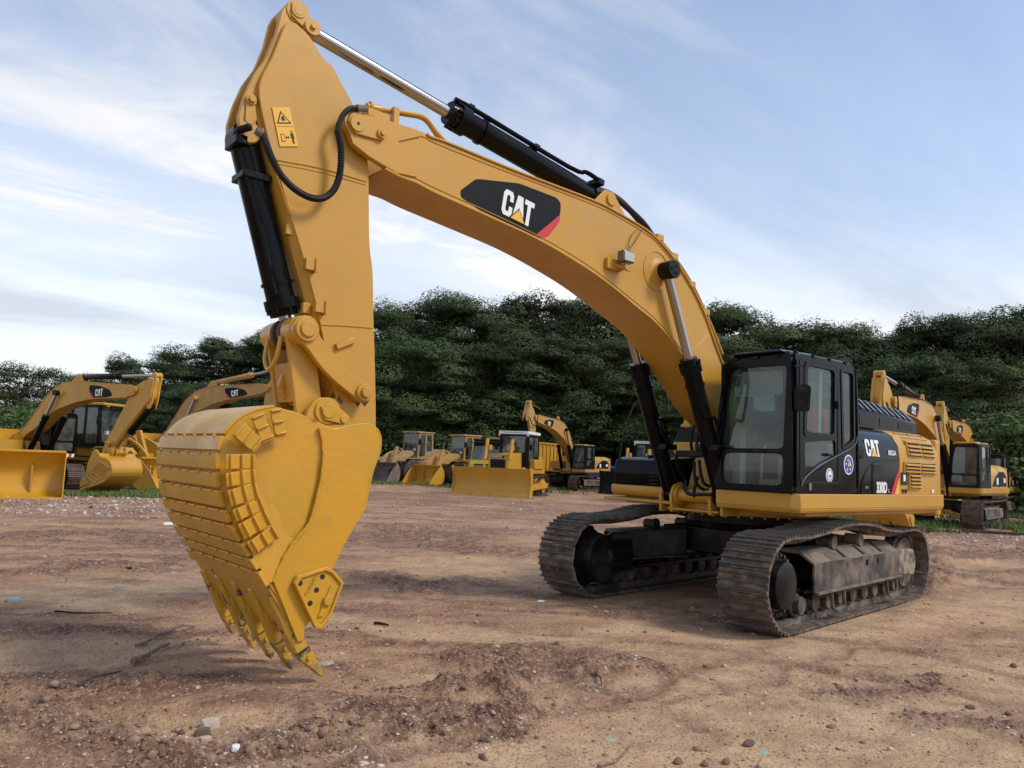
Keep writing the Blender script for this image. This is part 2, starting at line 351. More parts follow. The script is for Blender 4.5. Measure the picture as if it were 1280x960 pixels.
STICK_WEB = [(7.107,5.272),(7.152,5.218),(7.233,4.922),(7.324,4.629),(7.247,4.306),(7.139,4.023),(6.98,3.628),(6.844,3.301),(6.713,2.953),(6.617,2.629),(6.548,2.367),(6.469,2.192)]
STICK_R = [(7.058,5.278),(6.94,5.222),(6.798,5.078),(6.705,5.035),(6.613,4.917),(6.486,4.758),(6.393,4.547),(6.323,4.334),(6.296,4.173),(6.249,3.589),(6.199,3.325),(6.165,2.937),(6.121,2.503),(6.079,1.993),(6.085,1.84)]
STICK_CHEEK = [(7.166,5.362),(7.199,5.145),(7.263,4.918),(7.351,4.748),(7.414,4.549),(7.451,4.356),(7.439,4.281),(7.392,4.263),(7.317,4.301),(7.303,4.373),(7.259,4.239),(7.181,4.263),(7.21,4.472),(7.259,4.673),(7.171,4.954),(7.097,5.272),(7.022,5.318),(6.916,5.255),(6.917,5.377),(6.931,5.465),(6.979,5.523),(7.05,5.513),(7.131,5.448)]
STICK_FRONT = [(7.291,4.382),(7.199,4.14),(7.121,3.913),(7.001,3.585),(6.913,3.333),(6.817,3.081),(6.718,2.792),(6.629,2.566),(6.571,2.369),(6.499,2.171)]
BK_HEEL = [(7.201,2.04),(7.343,1.995),(7.454,1.93),(7.537,1.83),(7.573,1.728),(7.575,1.617),(7.551,1.452),(7.496,1.288),(7.427,1.151),(7.341,1.013),(7.266,0.897),(7.187,0.766)]
BK_TOP = [(6.399,1.929),(6.487,1.967),(6.646,1.945),(6.776,1.913),(6.868,1.938),(7.002,1.995),(7.091,2.018),(7.201,2.04)]
BK_FRONT = [(6.911,0.372),(6.913,0.474),(6.872,0.515),(6.724,0.86),(6.589,1.121),(6.478,1.3),(6.446,1.454),(6.414,1.609),(6.366,1.748),(6.366,1.861),(6.399,1.929)]
BK_WELD = [(6.896,1.906),(6.865,1.806),(6.85,1.67),(6.859,1.521),(6.885,1.373),(6.92,1.228),(6.964,1.159),(7.038,1.075),(7.111,0.949),(7.172,0.804)]
BK_MARKS = [(7.201,2.04),(7.306,2.009),(7.332,1.996),(7.438,1.943),(7.459,1.924),(7.552,1.812),(7.576,1.694),(7.567,1.579),(7.546,1.458),(7.507,1.321),(7.467,1.212),(7.404,1.097),(7.335,0.986),(7.271,0.886),(7.193,0.772)]
BK_STEP = [(7.381,1.724),(7.302,1.568),(7.22,1.416),(7.142,1.258),(7.069,1.104)]
CUTTER = [(7.037,0.792),(7.01,0.841),(6.794,0.89),(6.734,0.864),(6.643,0.77),(6.731,0.533),(6.807,0.443),(6.853,0.46)]
def circ_int(a, ra, b, rb, side):
    d = math.dist(a, b); t = (ra * ra - rb * rb + d * d) / (2 * d); h = math.sqrt(max(ra * ra - t * t, 0))
    ux, uz = (b[0] - a[0]) / d, (b[1] - a[1]) / d
    return (a[0] + ux * t - side * uz * h, a[1] + uz * t + side * ux * h)
def ram(root, p_base, p_rod, yb, rb, rr, barrel, mat='black', eye_r=.11, name='ram', n=24, port=True, rodname='piston_rod', eye=True):
    A, B = Vector((p_base[0], yb, p_base[1])), Vector((p_rod[0], yb, p_rod[1])); d = (B - A).normalized(); Lb = barrel
    m = MB(); e = A + d * Lb
    m.steps(A + d * .06, e, [(0, rb * .7), (.03, rb), (.80, rb), (.80, rb * 1.13), (.815, rb * 1.13), (.815, rb * 1.0), (.90, rb * 1.0), (.90, rb * 1.22), (.955, rb * 1.22), (.955, rb * 1.05), (1, rb * .98)], n)
    if eye: m.cyl(A + Vector((0, -.085, 0)), A + Vector((0, .085, 0)), eye_r, n=n)
    if n > 16:
        u = d.cross(Vector((0, 1, 0))).normalized()
        for k in range(8):
            a = 2 * math.pi * k / 8; c = e - d * (Lb * .07) + (u * math.cos(a) + Vector((0, 1, 0)) * math.sin(a)) * rb * 1.1
            m.cyl(c, c + d * (Lb * .05), .016, n=6)
    o = m.build(name, mat, root, sharp=30)
    m = MB(); m.cyl(e - d * .02, B - d * (eye_r * .7), rr, n=n)
    r_ = m.build(rodname, 'chrome', root)
    return o, r_, A, B, d
def track(root, side, style, c, s, detail, hw=.285, gauge=1.295):
    """one crawler: belt of shoes, frame, sprocket, idler, rollers"""
    xf = lambda q: (c * q[0] - s * q[1], s * q[0] + c * q[1], q[2])
    y0 = side * gauge
    path = style['belt']; P = [Vector((a, 0, b)) for a, b in cat(path, 24, True)]
    seg = [(P[(i + 1) % len(P)] - P[i]).length for i in range(len(P))]; tot = sum(seg); nshoe = 48 if detail > 1 else (46 if detail == 1 else 34); pitch = tot / nshoe
    def at_(t):
        t %= tot; i = 0
        while t > seg[i]: t -= seg[i]; i = (i + 1) % len(P)
        a, b = P[i], P[(i + 1) % len(P)]; return a + (b - a) * (t / seg[i]), (b - a).normalized()
    def shoe_mb():
        h = .034; g = pitch; prof = [(-g * .5, 0), (-g * .5, .012), (-g * .44, .012), (-g * .40, h + .012), (-g * .34, h + .012), (-g * .30, .012), (-g * .08, .012), (-g * .05, h + .006), (.01, h + .006), (g * .04, .012), (g * .26, .012), (g * .30, h + .006), (g * .35, h + .006), (g * .39, .010), (g * .5, .006), (g * .5, -.012), (-g * .44, -.012)]
        m = MB(); m.prism(prof, -hw, hw)
        if detail > 1:
            for yy in (-.10, -.05, .05, .10):
                m.cyl((g * .16, yy, .01), (g * .16, yy, .026), .016, n=6)
        return m
    tr = None
    # link chain under the shoes
    m = MB()
    for k in range(nshoe):
        p, d = at_(k * pitch); nrm = Vector((0, 0, 1)).cross(Vector((0, 1, 0))); nn_ = Vector((-d.z, 0, d.x)) * style['out']
        for yy in (-.085, .085):
            a = p - d * pitch * .42 - nn_ * .085 + Vector((0, y0 + yy - .022, 0)); m.slab(a, d * pitch * .84, Vector((0, .044, 0)), nn_ * .075)
        if detail > 0: m.cyl(p - d * pitch * .5 - nn_ * .05 + Vector((0, y0 - .11, 0)), p - d * pitch * .5 - nn_ * .05 + Vector((0, y0 + .11, 0)), .03, n=8)
    tr = m.map(xf).build('track', 'mudframe', root)
    frames = []
    for k in range(nshoe):
        p, d = at_(k * pitch); nn_ = Vector((-d.z, 0, d.x)) * style['out']
        mw = Matrix(((d.x, 0, nn_.x, p.x), (0, 1, 0, y0), (d.z, 0, nn_.z, p.z), (0, 0, 0, 1))); frames.append(Matrix(((c, -s, 0, 0), (s, c, 0, 0), (0, 0, 1, 0), (0, 0, 0, 1))) @ mw)
    if detail > 1:
        sh0 = shoe_mb().build('shoe', 'shoe', tr); sh0.matrix_basis = frames[0]
        for f in frames[1:]: share(sh0, tr, f)
    else:
        m = MB(); base = shoe_mb()
        for f in frames: m.add([tuple(f @ Vector(v)) for v in base.v], base.f)
        m.build('shoe_belt', 'steel', tr, kind='stuff', fix=True)
    # wheels
    fr, rr_ = style['front'], style['rear']
    for (cx, cz, r), nm in ((fr, 'sprocket'), (rr_, 'idler')):
        m = MB(); m.steps((cx, y0 - .06, cz), (cx, y0 + .06, cz), [(0, r * .6), (0, r), (1, r), (1, r * .6)], 28)
        if nm == 'sprocket':
            o_ = side
            m.steps((cx, y0 + o_ * .02, cz), (cx, y0 + o_ * .29, cz), [(0, r * .86), (.42, r * .86), (.421, r * .64), (.82, r * .62), (.86, r * .56), (.861, .001)], 28)
            bo_ = MB()
            for k in range(22):
                a = 2 * math.pi * k / 22; bo_.cyl((cx + r * .78 * math.cos(a), y0 + o_ * .12, cz + r * .78 * math.sin(a)), (cx + r * .78 * math.cos(a), y0 + o_ * .165, cz + r * .78 * math.sin(a)), .020, n=6)
            if detail > 0: bo_.map(xf).build('ring_bolts', 'mudframe', tr, kind='stuff')
            m.steps((cx, y0 - o_ * .40, cz), (cx, y0 - o_ * .05, cz), [(0, .001), (0, r * .74), (.5, r * .82), (1, r * .9)], 28)
            for k in range(21):
                a = 2 * math.pi * k / 21; m.slab((cx + r * .97 * math.cos(a - .06), y0 - .03, cz + r * .97 * math.sin(a - .06)), (r * .10 * math.cos(a), 0, r * .10 * math.sin(a)), (0, .06, 0), (-r * .12 * math.sin(a), 0, r * .12 * math.cos(a)))
        else:
            m.steps((cx, y0 - .11, cz), (cx, y0 + .11, cz), [(0, .12), (0, r * .86), (.2, r * .86), (.2, r * .97), (.8, r * .97), (.8, r * .86), (1, r * .86), (1, .12)], 28)
        m.map(xf).build(nm, 'frame' if nm == 'sprocket' else 'mudframe', tr)
    if detail > 0:
        for k in range(9):
            u_ = -1.55 + k * .365 + .1
            m = MB(); m.steps((u_, y0 - .17, .245), (u_, y0 + .17, .245), [(0, .06), (.02, .10), (.22, .10), (.24, .135), (.34, .135), (.36, .105), (.64, .105), (.66, .135), (.76, .135), (.78, .10), (.98, .10), (1, .06)], 14); m.map(xf).build('bottom_roller', 'mudframe', tr)
        o__ = 1
        for u_ in style['carriers']:
            m = MB(); m.steps((u_, y0 - .12, .885), (u_, y0 + .10, .885), [(0, .04), (.1, .07), (.8, .07), (.8, .085), (1, .085), (1, .03)], 16); m.map(xf).build('carrier_roller', 'mudframe', tr)
    # roller frame: sloped top dusted with soil, vertical side plate with slots
    o_ = side; xa, xb = (-1.42, 1.28) if fr[0] > 0 else (-1.28, 1.42)
    def yz(x, sgn): return None
    side_poly = [(xa, .36), (xb, .36), (xb, .66), (xb - .14, .70), (xa + .1, .70), (xa, .64)]
    ws = [rect(q, q + .085, .575, .655) for q in (xa + .75, xa + 1.10)] if detail > 0 else []
    m = MB(); m.panel(side_poly, ws, y0 + o_ * .20, y0 + o_ * .225)
    tf = m.map(xf).build('track_frame', 'mudframe', tr, bevel=.008 if detail > 1 else 0)
    m = MB(); m.loft([(xa, y0 + o_ * .222, .70), (xb, y0 + o_ * .222, .70), (xb, y0 + o_ * .222, .665), (xa, y0 + o_ * .222, .665)], [(xa, y0 + o_ * .04, .83), (xb, y0 + o_ * .04, .83), (xb, y0 + o_ * .04, .79), (xa, y0 + o_ * .04, .79)])
    m.box(xa, xb, y0 - .18, y0 + .04, .79, .83)
    m.box(xa, xb, min(y0 + o_ * .225, y0 + o_ * .275), max(y0 + o_ * .225, y0 + o_ * .275), .355, .385)
    m.map(xf).build('frame_cover', 'dust', tr, bevel=.006 if detail > 1 else 0)
    m = MB(); m.box(xa, xb, y0 - .20, y0 - .17, .3, .80); m.box(xa, xb, y0 - .17, y0 + .2 * o_ if o_ > 0 else y0 + .17, .30, .345)
    m.prism([(fr[0] * .78, .36), (xb if fr[0] > 0 else xa, .36), (xb if fr[0] > 0 else xa, .74), (fr[0] * .78, .62)], y0 - .17, y0 - .08)
    m.map(xf).build('frame_inner', 'frame', tr)
    e_ = xa if rr_[0] < 0 else xb; g_ = np.sign(rr_[0])
    m = MB(); m.prism(rounded([(e_ - g_ * .02, .38), (rr_[0] + g_ * .02, .33), (rr_[0] + g_ * .10, .5), (rr_[0] + g_ * .02, .70), (e_ - g_ * .02, .72)], .08, 4), y0 + o_ * .10, y0 + o_ * .235); m.map(xf).build('idler_guard', 'mudwash', tr, bevel=.02 if detail > 1 else 0)
    if detail > 1:
        m = MB()
        for q in (xa + .35, xa + .42, xa + 1.25, xa + 1.32):
            pass
        for q in (xb - .55, xa + .40): m.tube([(q - .18, y0 + o_ * .26, .34), (q - .14, y0 + o_ * .27, .17), (q + .14, y0 + o_ * .27, .17), (q + .18, y0 + o_ * .26, .34)], .022, 6, 3)
        m.map(xf).build('roller_guard', 'mudframe', tr)
        for q in (xa + .55, xa + 1.15, xa + 1.75):
            m = MB(); m.loft([(q, y0 + o_ * .20, .7205), (q + .06, y0 + o_ * .20, .7205), (q + .06, y0 + o_ * .06, .8205), (q, y0 + o_ * .06, .8205)], [(q, y0 + o_ * .205, .727), (q + .06, y0 + o_ * .205, .727), (q + .06, y0 + o_ * .065, .827), (q, y0 + o_ * .065, .827)])
            m.map(xf).build('frame_slot', 'inkblack', tr)
    return tr
BELT_MAIN = [(1.9, .03), (2.2, .09), (2.42, .27), (2.50, .52), (2.42, .78), (2.22, .95), (1.95, 1.01), (1.5, 1.01), (1.05, 1.04), (.6, 1.10), (.1, 1.11), (-.4, 1.08), (-.85, 1.01), (-1.4, .97), (-1.95, .97), (-2.25, .90), (-2.43, .72), (-2.49, .48), (-2.42, .25), (-2.2, .08), (-1.9, .03), (-1.2, .03), (0, .03), (1.2, .03)]
BELT_STD = [(1.9, .03), (2.2, .09), (2.42, .27), (2.50, .52), (2.42, .78), (2.22, .95), (1.95, 1.0), (1.0, .97), (.1, 1.0), (-1, .98), (-1.95, 1.0), (-2.25, .90), (-2.43, .72), (-2.49, .48), (-2.42, .25), (-2.2, .08), (-1.9, .03), (-1.2, .03), (0, .03), (1.2, .03)]
TRK_MAIN = dict(belt=BELT_MAIN, out=-1, front=(2.02, .52, .40), rear=(-2.0, .50, .40), carriers=(.42, -.42))
TRK_STD = dict(belt=BELT_STD, out=-1, front=(2.0, .52, .40), rear=(-2.0, .50, .40), carriers=(.7, -.7))

def boom_assembly(root, pose, st, detail):
    a, b, g = pose
    Bf = lambda p: rot2(p, PIN['F'], a)
    Sf = lambda p: Bf(rot2(p, PIN['T'], b))
    Kf = lambda p: Sf(rot2(p, PIN['K'], g))
    def fn(T_): return lambda q: (lambda w: (w[0], q[1], w[1]))(T_((q[0], q[2])))
    FB, FS = fn(Bf), fn(Sf)
    FK0 = fn(Kf)
    def FK(q):                              # side plates draw in towards the heel
        k_ = 1 - .13 * min(max((q[2] - .8) / .6, 0), 1) * min(max((q[0] - 6.75) / .6, 0), 1)
        if q[0] < 6.95 and q[2] > 1.9: k_ = 1
        return FK0((q[0], q[1] * k_, q[2]))
    LPl = PIN['LP'] if g == 0 else circ_int(PIN['I'], math.dist(PIN['I'], PIN['LP']), rot2(PIN['B2'], PIN['K'], g), math.dist(PIN['B2'], PIN['LP']), -1)
    LP = Sf(LPl)
    Y = st['paint']; bv = .006 if detail > 1 else 0; cyl = st['cyl']
    top = cat(BOOM_TOP, 5); bot = cat(BOOM_BOT, 5)
    foot = [(.62, 2.52), (.2, 2.2), (.02, 2.07), (.0, 1.95), (.02, 1.83), (.13, 1.73), (.3, 1.72), (.5, 1.78)]
    tipc = circle(PIN['T'][0], PIN['T'][1], .125, 12, 305, 440)
    outline = top + foot + bot[::-1] + tipc
    # -- boom
    def strip(pts, i0, dz, y=.306):
        mm = MB(); q = [Vector((p[0], p[1])) for p in pts[i0:]]; up = []
        for i in range(len(q)):
            d = (q[min(i + 1, len(q) - 1)] - q[max(i - 1, 0)]).normalized(); up.append(q[i] + Vector((-d.y, d.x)) * dz)
        mm.prism([tuple(v) for v in q] + [tuple(v) for v in up[::-1]], -y, y); return mm
    m = MB()
    for s_ in (1, -1): m.prism(outline, s_ * .288, s_ * .24)
    for q in (strip(top + foot[:2], 12, -.022), strip(bot, 8, .022)): m.add(q.v, q.f)
    m.box(5.35, 5.37, -.25, .25, 4.2, 4.62)
    boom = m.map(FB).build('boom', Y, root, bevel=bv)
    tp = BOOM_TIP + circle(PIN['T'][0], PIN['T'][1], .125, 10, 305, 440)
    for s_ in (1, -1):
        m = MB(); m.prism(tp, s_ * .289, s_ * .306); m.map(FB).build('tip_plate', Y, boom, bevel=.005 if detail > 1 else 0)
    T_ = PIN['T']
    m = MB(); m.cyl((T_[0], -.325, T_[1]), (T_[0], .325, T_[1]), .095); m.map(FB).build('pin_boss', Y, boom, bevel=bv)
    if detail > 1:
        lk = [(6.506,4.544),(6.269,4.527)]
        d = Vector((lk[1][0] - lk[0][0], lk[1][1] - lk[0][1])).normalized(); n_ = Vector((-d.y, d.x)); A, B = Vector(lk[0]), Vector(lk[1])
        m = MB(); m.prism([tuple(A + n_ * .09), tuple(A - d * .09), tuple(A - n_ * .09), tuple(B - n_ * .055 + d * .02), tuple(B + d * .055), tuple(B + n_ * .055 + d * .02)], .307, .330); m.build('pin_lock_plate', Y, boom, bevel=.006)
        m = MB(); m.cyl((A.x, .33, A.y), (A.x, .342, A.y), .07, n=24); m.cyl((B.x, .33, B.y), (B.x, .352, B.y), .045, n=20); m.cyl((B.x, .35, B.y), (B.x, .37, B.y), .024, n=6); m.build('pin_cap', Y, boom, bevel=.004)
        m = MB(); m.cyl((A.x - .005, .343, A.y), (A.x - .005, .345, A.y), .014, n=12); m.build('grease_hole', 'inkblack', boom)
        # weld seams
        sm_ = [(2.1,0.291,3.243),(1.977,0.291,3.329),(1.773,0.291,3.509),(1.579,0.291,3.713)]
        m = MB(); m.tube([(1.385,0.291,3.422),(1.518,0.291,3.311),(1.682,0.291,3.198),(1.826,0.291,3.079)], .006, 6, 3); m.tube([(q[0], .291, q[1] - .035) for q in top[6:80:6]], .005, 5, 3); m.tube([(q[0], .291, q[1] + .035) for q in bot[8:66:6]], .005, 5, 3)
        m.build('weld_seam', Y, boom)
    # stick-ram bracket, boom-ram trunnion
    SB = PIN['SB']
    m = MB()
    for yy in (-.14, .11): m.prism([(SB[0] + .42, 4.57), (SB[0] + .1, SB[1] + .10), (SB[0] - .05, SB[1] + .10), (SB[0] - .12, SB[1] + .02), (SB[0] - .45, 4.48)], yy, yy + .035)
    m.cyl((SB[0], -.17, SB[1]), (SB[0], .17, SB[1]), .075)
    m.map(FB).build('ram_bracket', Y, boom, bevel=bv)
    CB = PIN['CB']
    m = MB(); m.steps((CB[0], -.34, CB[1]), (CB[0], .34, CB[1]), [(0, .085), (0, .10), (.05, .115), (.09, .20), (.5, .14), (.91, .20), (.95, .115), (1, .10), (1, .085)], 28)
    m.map(FB).build('ram_trunnion', Y, boom)
    if detail > 1:
        m = MB(); m.tube([(CB[0] + .05 + .24 * math.cos(t), .291, CB[1] + .24 * math.sin(t)) for t in np.linspace(0, 2 * math.pi, 25)], .006, 5, 0); m.build('trunnion_weld', Y, boom)
    # logo decal on both sides
    DEC = [(5.364,4.267),(5.18,4.436),(4.629,4.54),(4.097,4.527),(4.036,4.482),(4.042,4.357),(4.26,4.053),(4.305,4.035),(5.124,4.138),(5.351,4.207)]
    RD = [(4.042,4.357),(4.05,4.276),(4.194,4.094),(4.271,4.042),(4.384,4.051)]
    for s_, reading in ((1, -1), (-1, 1)):
        dec = DEC
        if s_ < 0 and detail < 2:
            cx_ = sum(p[0] for p in DEC) / len(DEC)
        m = MB(); m.prism(rounded(dec, .04, 3), s_ * .2885, s_ * .2905); dp = m.map(FB).build('logo_panel', 'decal', boom)
        m = MB(); m.prism(RD, s_ * .2912, s_ * .2930); m.map(FB).build('red_stripe', 'red', boom)
        A_, B_ = Vector((4.93, 4.325)), Vector((4.36, 4.255))
        if s_ > 0:
            q = [(4.859,4.173),(4.45,4.113),(4.821,4.438)]; o0, o1, o2 = (Vector((w[0], 0, w[1])) for w in q)
        else:
            q = [(4.45,4.113),(4.859,4.173),(4.408,4.387)]; o0, o1, o2 = (Vector((w[0], 0, w[1])) for w in q)
        FBv = lambda w: Vector(FB((w.x, w.y, w.z)))
        p0, p1, p2 = FBv(o0), FBv(o1), FBv(o2); h_ = (p2 - p0).length
        p0.y = s_ * .292
        u_ = (p1 - p0); u_.y = 0; w_ = u_.length; v_ = (p2 - FBv(o0)); v_.y = 0
        logo(p0, u_, v_, w_ * 1.0, h_, (0, s_, 0), boom)
    # -- stick
    web = cat(STICK_WEB, 4); rgt = cat(STICK_R, 4)
    low = [(6.14, 1.93), (6.22, 1.87), (6.45, 1.86)] + circle(PIN['K'][0], PIN['K'][1], .17, 8, 250, 360)
    m = MB(); m.prism(web + low[::-1] + rgt[::-1], -.20, .20); stick = m.map(FS).build('stick', Y, root, bevel=bv)
    fo = [Vector((p[0], p[1])) for p in STICK_FRONT]; wb = [Vector((p[0], p[1])) for p in [(7.292,4.459),(7.222,4.233),(7.139,4.023),(7.012,3.688),(6.92,3.474),(6.809,3.207),(6.704,2.934),(6.646,2.727),(6.586,2.498),(6.512,2.269)]]
    m = MB(); v = []
    for i in range(len(fo)):
        v += [(wb[i].x - .02, .199, wb[i].y), (fo[i].x, .13, fo[i].y), (fo[i].x, -.13, fo[i].y), (wb[i].x - .02, -.199, wb[i].y)]
    f = [(4 * i + j, 4 * i + j + 1, 4 * i + 5 + j, 4 * i + 4 + j) for i in range(len(fo) - 1) for j in range(3)] + [(0, 1, 2, 3), tuple(4 * (len(fo) - 1) + j for j in range(4))]
    m.add(v, f); m.map(FS).build('front_plate', Y, stick)
    for s_ in (1, -1):
        m = MB(); m.prism(rounded(STICK_CHEEK, .02, 2), s_ * .09, s_ * .15); m.map(FS).build('cheek_plate', Y, stick, bevel=bv)
    SA, BC, I_, K_ = PIN['SA'], PIN['BC'], PIN['I'], PIN['K']
    m = MB(); m.cyl((SA[0], -.16, SA[1]), (SA[0], .16, SA[1]), .10); m.cyl((BC[0], -.16, BC[1]), (BC[0], .16, BC[1]), .09); m.map(FS).build('pin_boss', Y, stick, bevel=bv)
    if detail > 1:
        m = MB(); q = [(7.033,5.409),(6.91,5.304)]; A, B = Vector(q[0]), Vector(q[1]); d = (B - A).normalized(); n_ = Vector((-d.y, d.x))
        m.prism([tuple(A + n_ * .085), tuple(A - d * .085), tuple(A - n_ * .085), tuple(B - n_ * .05), tuple(B + d * .05), tuple(B + n_ * .05)], .155, .175); m.build('pin_lock_plate', Y, stick, bevel=.005)
        m = MB(); m.cyl((A.x, .175, A.y), (A.x, .184, A.y), .06, n=24); m.cyl((A.x, .184, A.y), (A.x, .187, A.y), .038, n=24); m.cyl((B.x, .15, B.y), (B.x, .212, B.y), .07, n=20); m.cyl((B.x, .21, B.y), (B.x, .235, B.y), .026, n=6); m.build('pin_cap', Y, stick, bevel=.004)
        q = [(7.404,4.507),(7.341,4.543),(7.308,4.366),(7.355,4.297),(7.403,4.328)]
        m = MB(); m.prism(rounded(q, .02), .152, .166); A = [(7.365,4.514)][0]; m.cyl((A[0], .155, A[1]), (A[0], .20, A[1]), .03, n=6); m.cyl((A[0], .155, A[1]), (A[0], .176, A[1]), .045, n=16); m.build('lug_lock_plate', Y, stick, bevel=.004)
        m = MB(); m.tube([(p[0] + .05, .201, p[1]) for p in rgt[52:]], .007, 5, 0); m.tube([(7.17,0.202,4.067),(6.76,0.202,4.112),(6.317,0.202,4.116)], .007, 5, 3); m.tube([(7.148,0.202,4.04),(6.757,0.202,4.078),(6.323,0.202,4.085)], .004, 5, 3); m.tube([(6.651,0.202,2.787),(6.446,0.202,2.81),(6.175,0.202,2.829)], .007, 5, 3)
        m.tube([(7.274,0.202,4.296),(7.176,0.202,4.059),(7.078,0.202,3.832),(6.996,0.202,3.651)], .006, 5, 3)
        m.build('weld_seam', Y, stick)
        for c_ in [(6.797,3.268),(6.687,2.929)]:
            m = MB(); m.box(c_[0] - .03, c_[0] + .05, .20, .25, c_[1] - .05, c_[1] + .045); m.box(c_[0] - .045, c_[0] - .03, .20, .265, c_[1] - .065, c_[1] + .055); m.build('pipe_bracket', Y, stick, bevel=.004)
        c_ = [(6.416,2.648)][0]; m = MB(); m.slab((c_[0] + .09, .20, c_[1] - .055), (-.17, 0, .085), (0, .035, 0), (.02, 0, .045)); m.build('pipe_bracket', Y, stick, bevel=.006)
        for c_ in [(6.953,3.54),(6.76,2.913)]:
            m = MB(); m.box(c_[0] - .02, c_[0] + .05, .115, .17, c_[1] - .045, c_[1] + .045); m.build('pipe_bracket', Y, stick, bevel=.006)
    if detail > 1:
        q = [(6.355,2.27),(6.295,2.289),(6.189,2.215),(6.156,2.197),(6.199,2.138),(6.241,2.176),(6.268,2.126),(6.303,2.185)]
        m = MB(); m.prism(q, .2005, .2025); m.build('grease_stain', 'inkblack', stick)
        q = [(6.456,2.213),(6.408,2.163),(6.421,2.135),(6.468,2.171)]; m = MB(); m.prism(q, .2005, .2025); m.build('grease_stain', 'dust', stick)
    # idler links (near and far), bucket link
    I2, K2, B22 = Sf(I_), Sf(K_), Kf(PIN['B2'])
    def bar(p, q, r0, r1, y0, y1, bow=0, w=.07):
        p, q = Vector(p), Vector(q); d = (q - p).normalized(); n_ = Vector((-d.y, d.x)); Lg = (q - p).length
        up = [tuple(p + d * (Lg * t) + n_ * (w + bow * math.sin(math.pi * t) + (r0 - w) * max(0, 1 - t * 5) ** 2 + (r1 - w) * max(0, t * 5 - 4) ** 2)) for t in np.linspace(0, 1, 13)]
        dn = [tuple(p + d * (Lg * t) + n_ * (-w + bow * math.sin(math.pi * t) - (r0 - w) * max(0, 1 - t * 5) ** 2 - (r1 - w) * max(0, t * 5 - 4) ** 2)) for t in np.linspace(1, 0, 13)]
        a0 = math.degrees(math.atan2(d.y, d.x))
        return MB().prism(up + circle(q.x, q.y, r1, 9, a0 + 80, a0 - 80) + dn + circle(p.x, p.y, r0, 9, a0 - 100, a0 - 260), y0, y1)
    for s_ in (1, -1):
        m = bar(LP, I2, .115, .085, s_ * .272, s_ * .335, bow=.05 if detail > 1 else 0, w=.075); idl = m.build('idler_link', Y, root, bevel=bv)
        m = MB(); m.cyl((LP[0], s_ * .20, LP[1]), (LP[0], s_ * .365, LP[1]), .10); m.cyl((LP[0], s_ * .36, LP[1]), (LP[0], s_ * .385, LP[1]), .065); m.cyl((I2[0], s_ * .19, I2[1]), (I2[0], s_ * .365, I2[1]), .075); m.cyl((I2[0], s_ * .36, I2[1]), (I2[0], s_ * .40, I2[1]), .045, n=14); m.build('pin_cap', Y, idl, bevel=bv)
    m = MB()
    for s_ in (1, -1):
        q = bar(LP, B22, .12, .115, s_ * .215, s_ * .165, w=.115); m.add(q.v, q.f)
    dl = (Vector(B22) - Vector(LP)); dn_ = dl.normalized(); nl = Vector((-dn_.y, dn_.x))
    A = Vector(LP) + dl * .38
    m.slab((A.x + nl.x * -.10, -.17, A.y + nl.y * -.10), (dl.x * .5, 0, dl.y * .5), (0, .34, 0), (nl.x * .2, 0, nl.y * .2))
    m.cyl((LP[0], .09, LP[1]), (LP[0], .27, LP[1]), .12); m.cyl((LP[0], -.09, LP[1]), (LP[0], -.27, LP[1]), .12)
    bl = m.build('bucket_link', Y, root, bevel=bv)
    if detail > 1:
        m = MB(); m.tube([(LP[0] + .12, .13, LP[1] - .05), (LP[0] + .14, .12, LP[1] - .22), (LP[0] + .15, 0, LP[1] - .32), (LP[0] + .14, -.12, LP[1] - .22), (LP[0] + .12, -.13, LP[1] - .05)], .02, 6, 5)
        ey = [(6.792,2.265)][0]
        m.panel([(ey[0] + .02, ey[1] + .17), (ey[0] + .09, ey[1] + .10), (ey[0] + .12, ey[1] - .0), (ey[0] + .09, ey[1] - .08), (ey[0] - .02, ey[1] - .16), (ey[0] - .2, ey[1] - .12), (ey[0] - .12, ey[1] + .12)], [circle(ey[0] + .03, ey[1] - .01, .035, 14)], -.03, .03); m.build('lifting_eye', Y, bl, bevel=.006)
        m = MB(); m.cyl((LP[0], -.09, LP[1]), (LP[0], -.04, LP[1]), .128, n=24); m.cyl((LP[0], .04, LP[1]), (LP[0], .09, LP[1]), .128, n=24); m.build('rusty_collar', 'rust', bl)
    # -- rams of stick and bucket
    SB2 = Bf(SB); SA2 = Sf(SA); full = math.dist(SB2, SA2)
    ram(root, SB2, SA2, 0, .12, .062, min(2.28, full * .66), cyl, name='stick_ram', rodname='stick_ram_rod')
    BC2 = Sf(BC); full = math.dist(BC2, LP)
    Lb = 1.48 if detail > 1 else min(1.42, full * .72)
    ram(root, BC2, LP, 0, .118, .052, Lb, cyl, name='bucket_ram', rodname='bucket_ram_rod')
    CB2 = Bf(PIN['CB'])
    for s_ in (1, -1):
        full = math.dist(PIN['CF'], CB2)
        o_, r_, A, B, d = ram(root, PIN['CF'], CB2, s_ * .40, .11, .056, min(1.85, full * .64), cyl, name='boom_ram', rodname='boom_ram_rod')
        m = MB(); m.cyl((CB2[0], s_ * .345, CB2[1]), (CB2[0], s_ * .525, CB2[1]), .11, n=26)
        for k in range(3): a_ = k * 2.094; m.cyl((CB2[0] + .05 * math.cos(a_), s_ * .52, CB2[1] + .05 * math.sin(a_)), (CB2[0] + .05 * math.cos(a_), s_ * .535, CB2[1] + .05 * math.sin(a_)), .016, n=8)
        m.build('rod_end_cap', 'satin' if cyl == 'black' else Y, r_, bevel=bv)
    # -- bucket
    P_ = st['bucket']; HW = .78
    heel = cat(BK_HEEL, 5); topc = cat(BK_TOP, 4); frn = cat(BK_FRONT, 3)
    side = topc + heel[1:] + [(6.98, .50)] + frn[:-1]
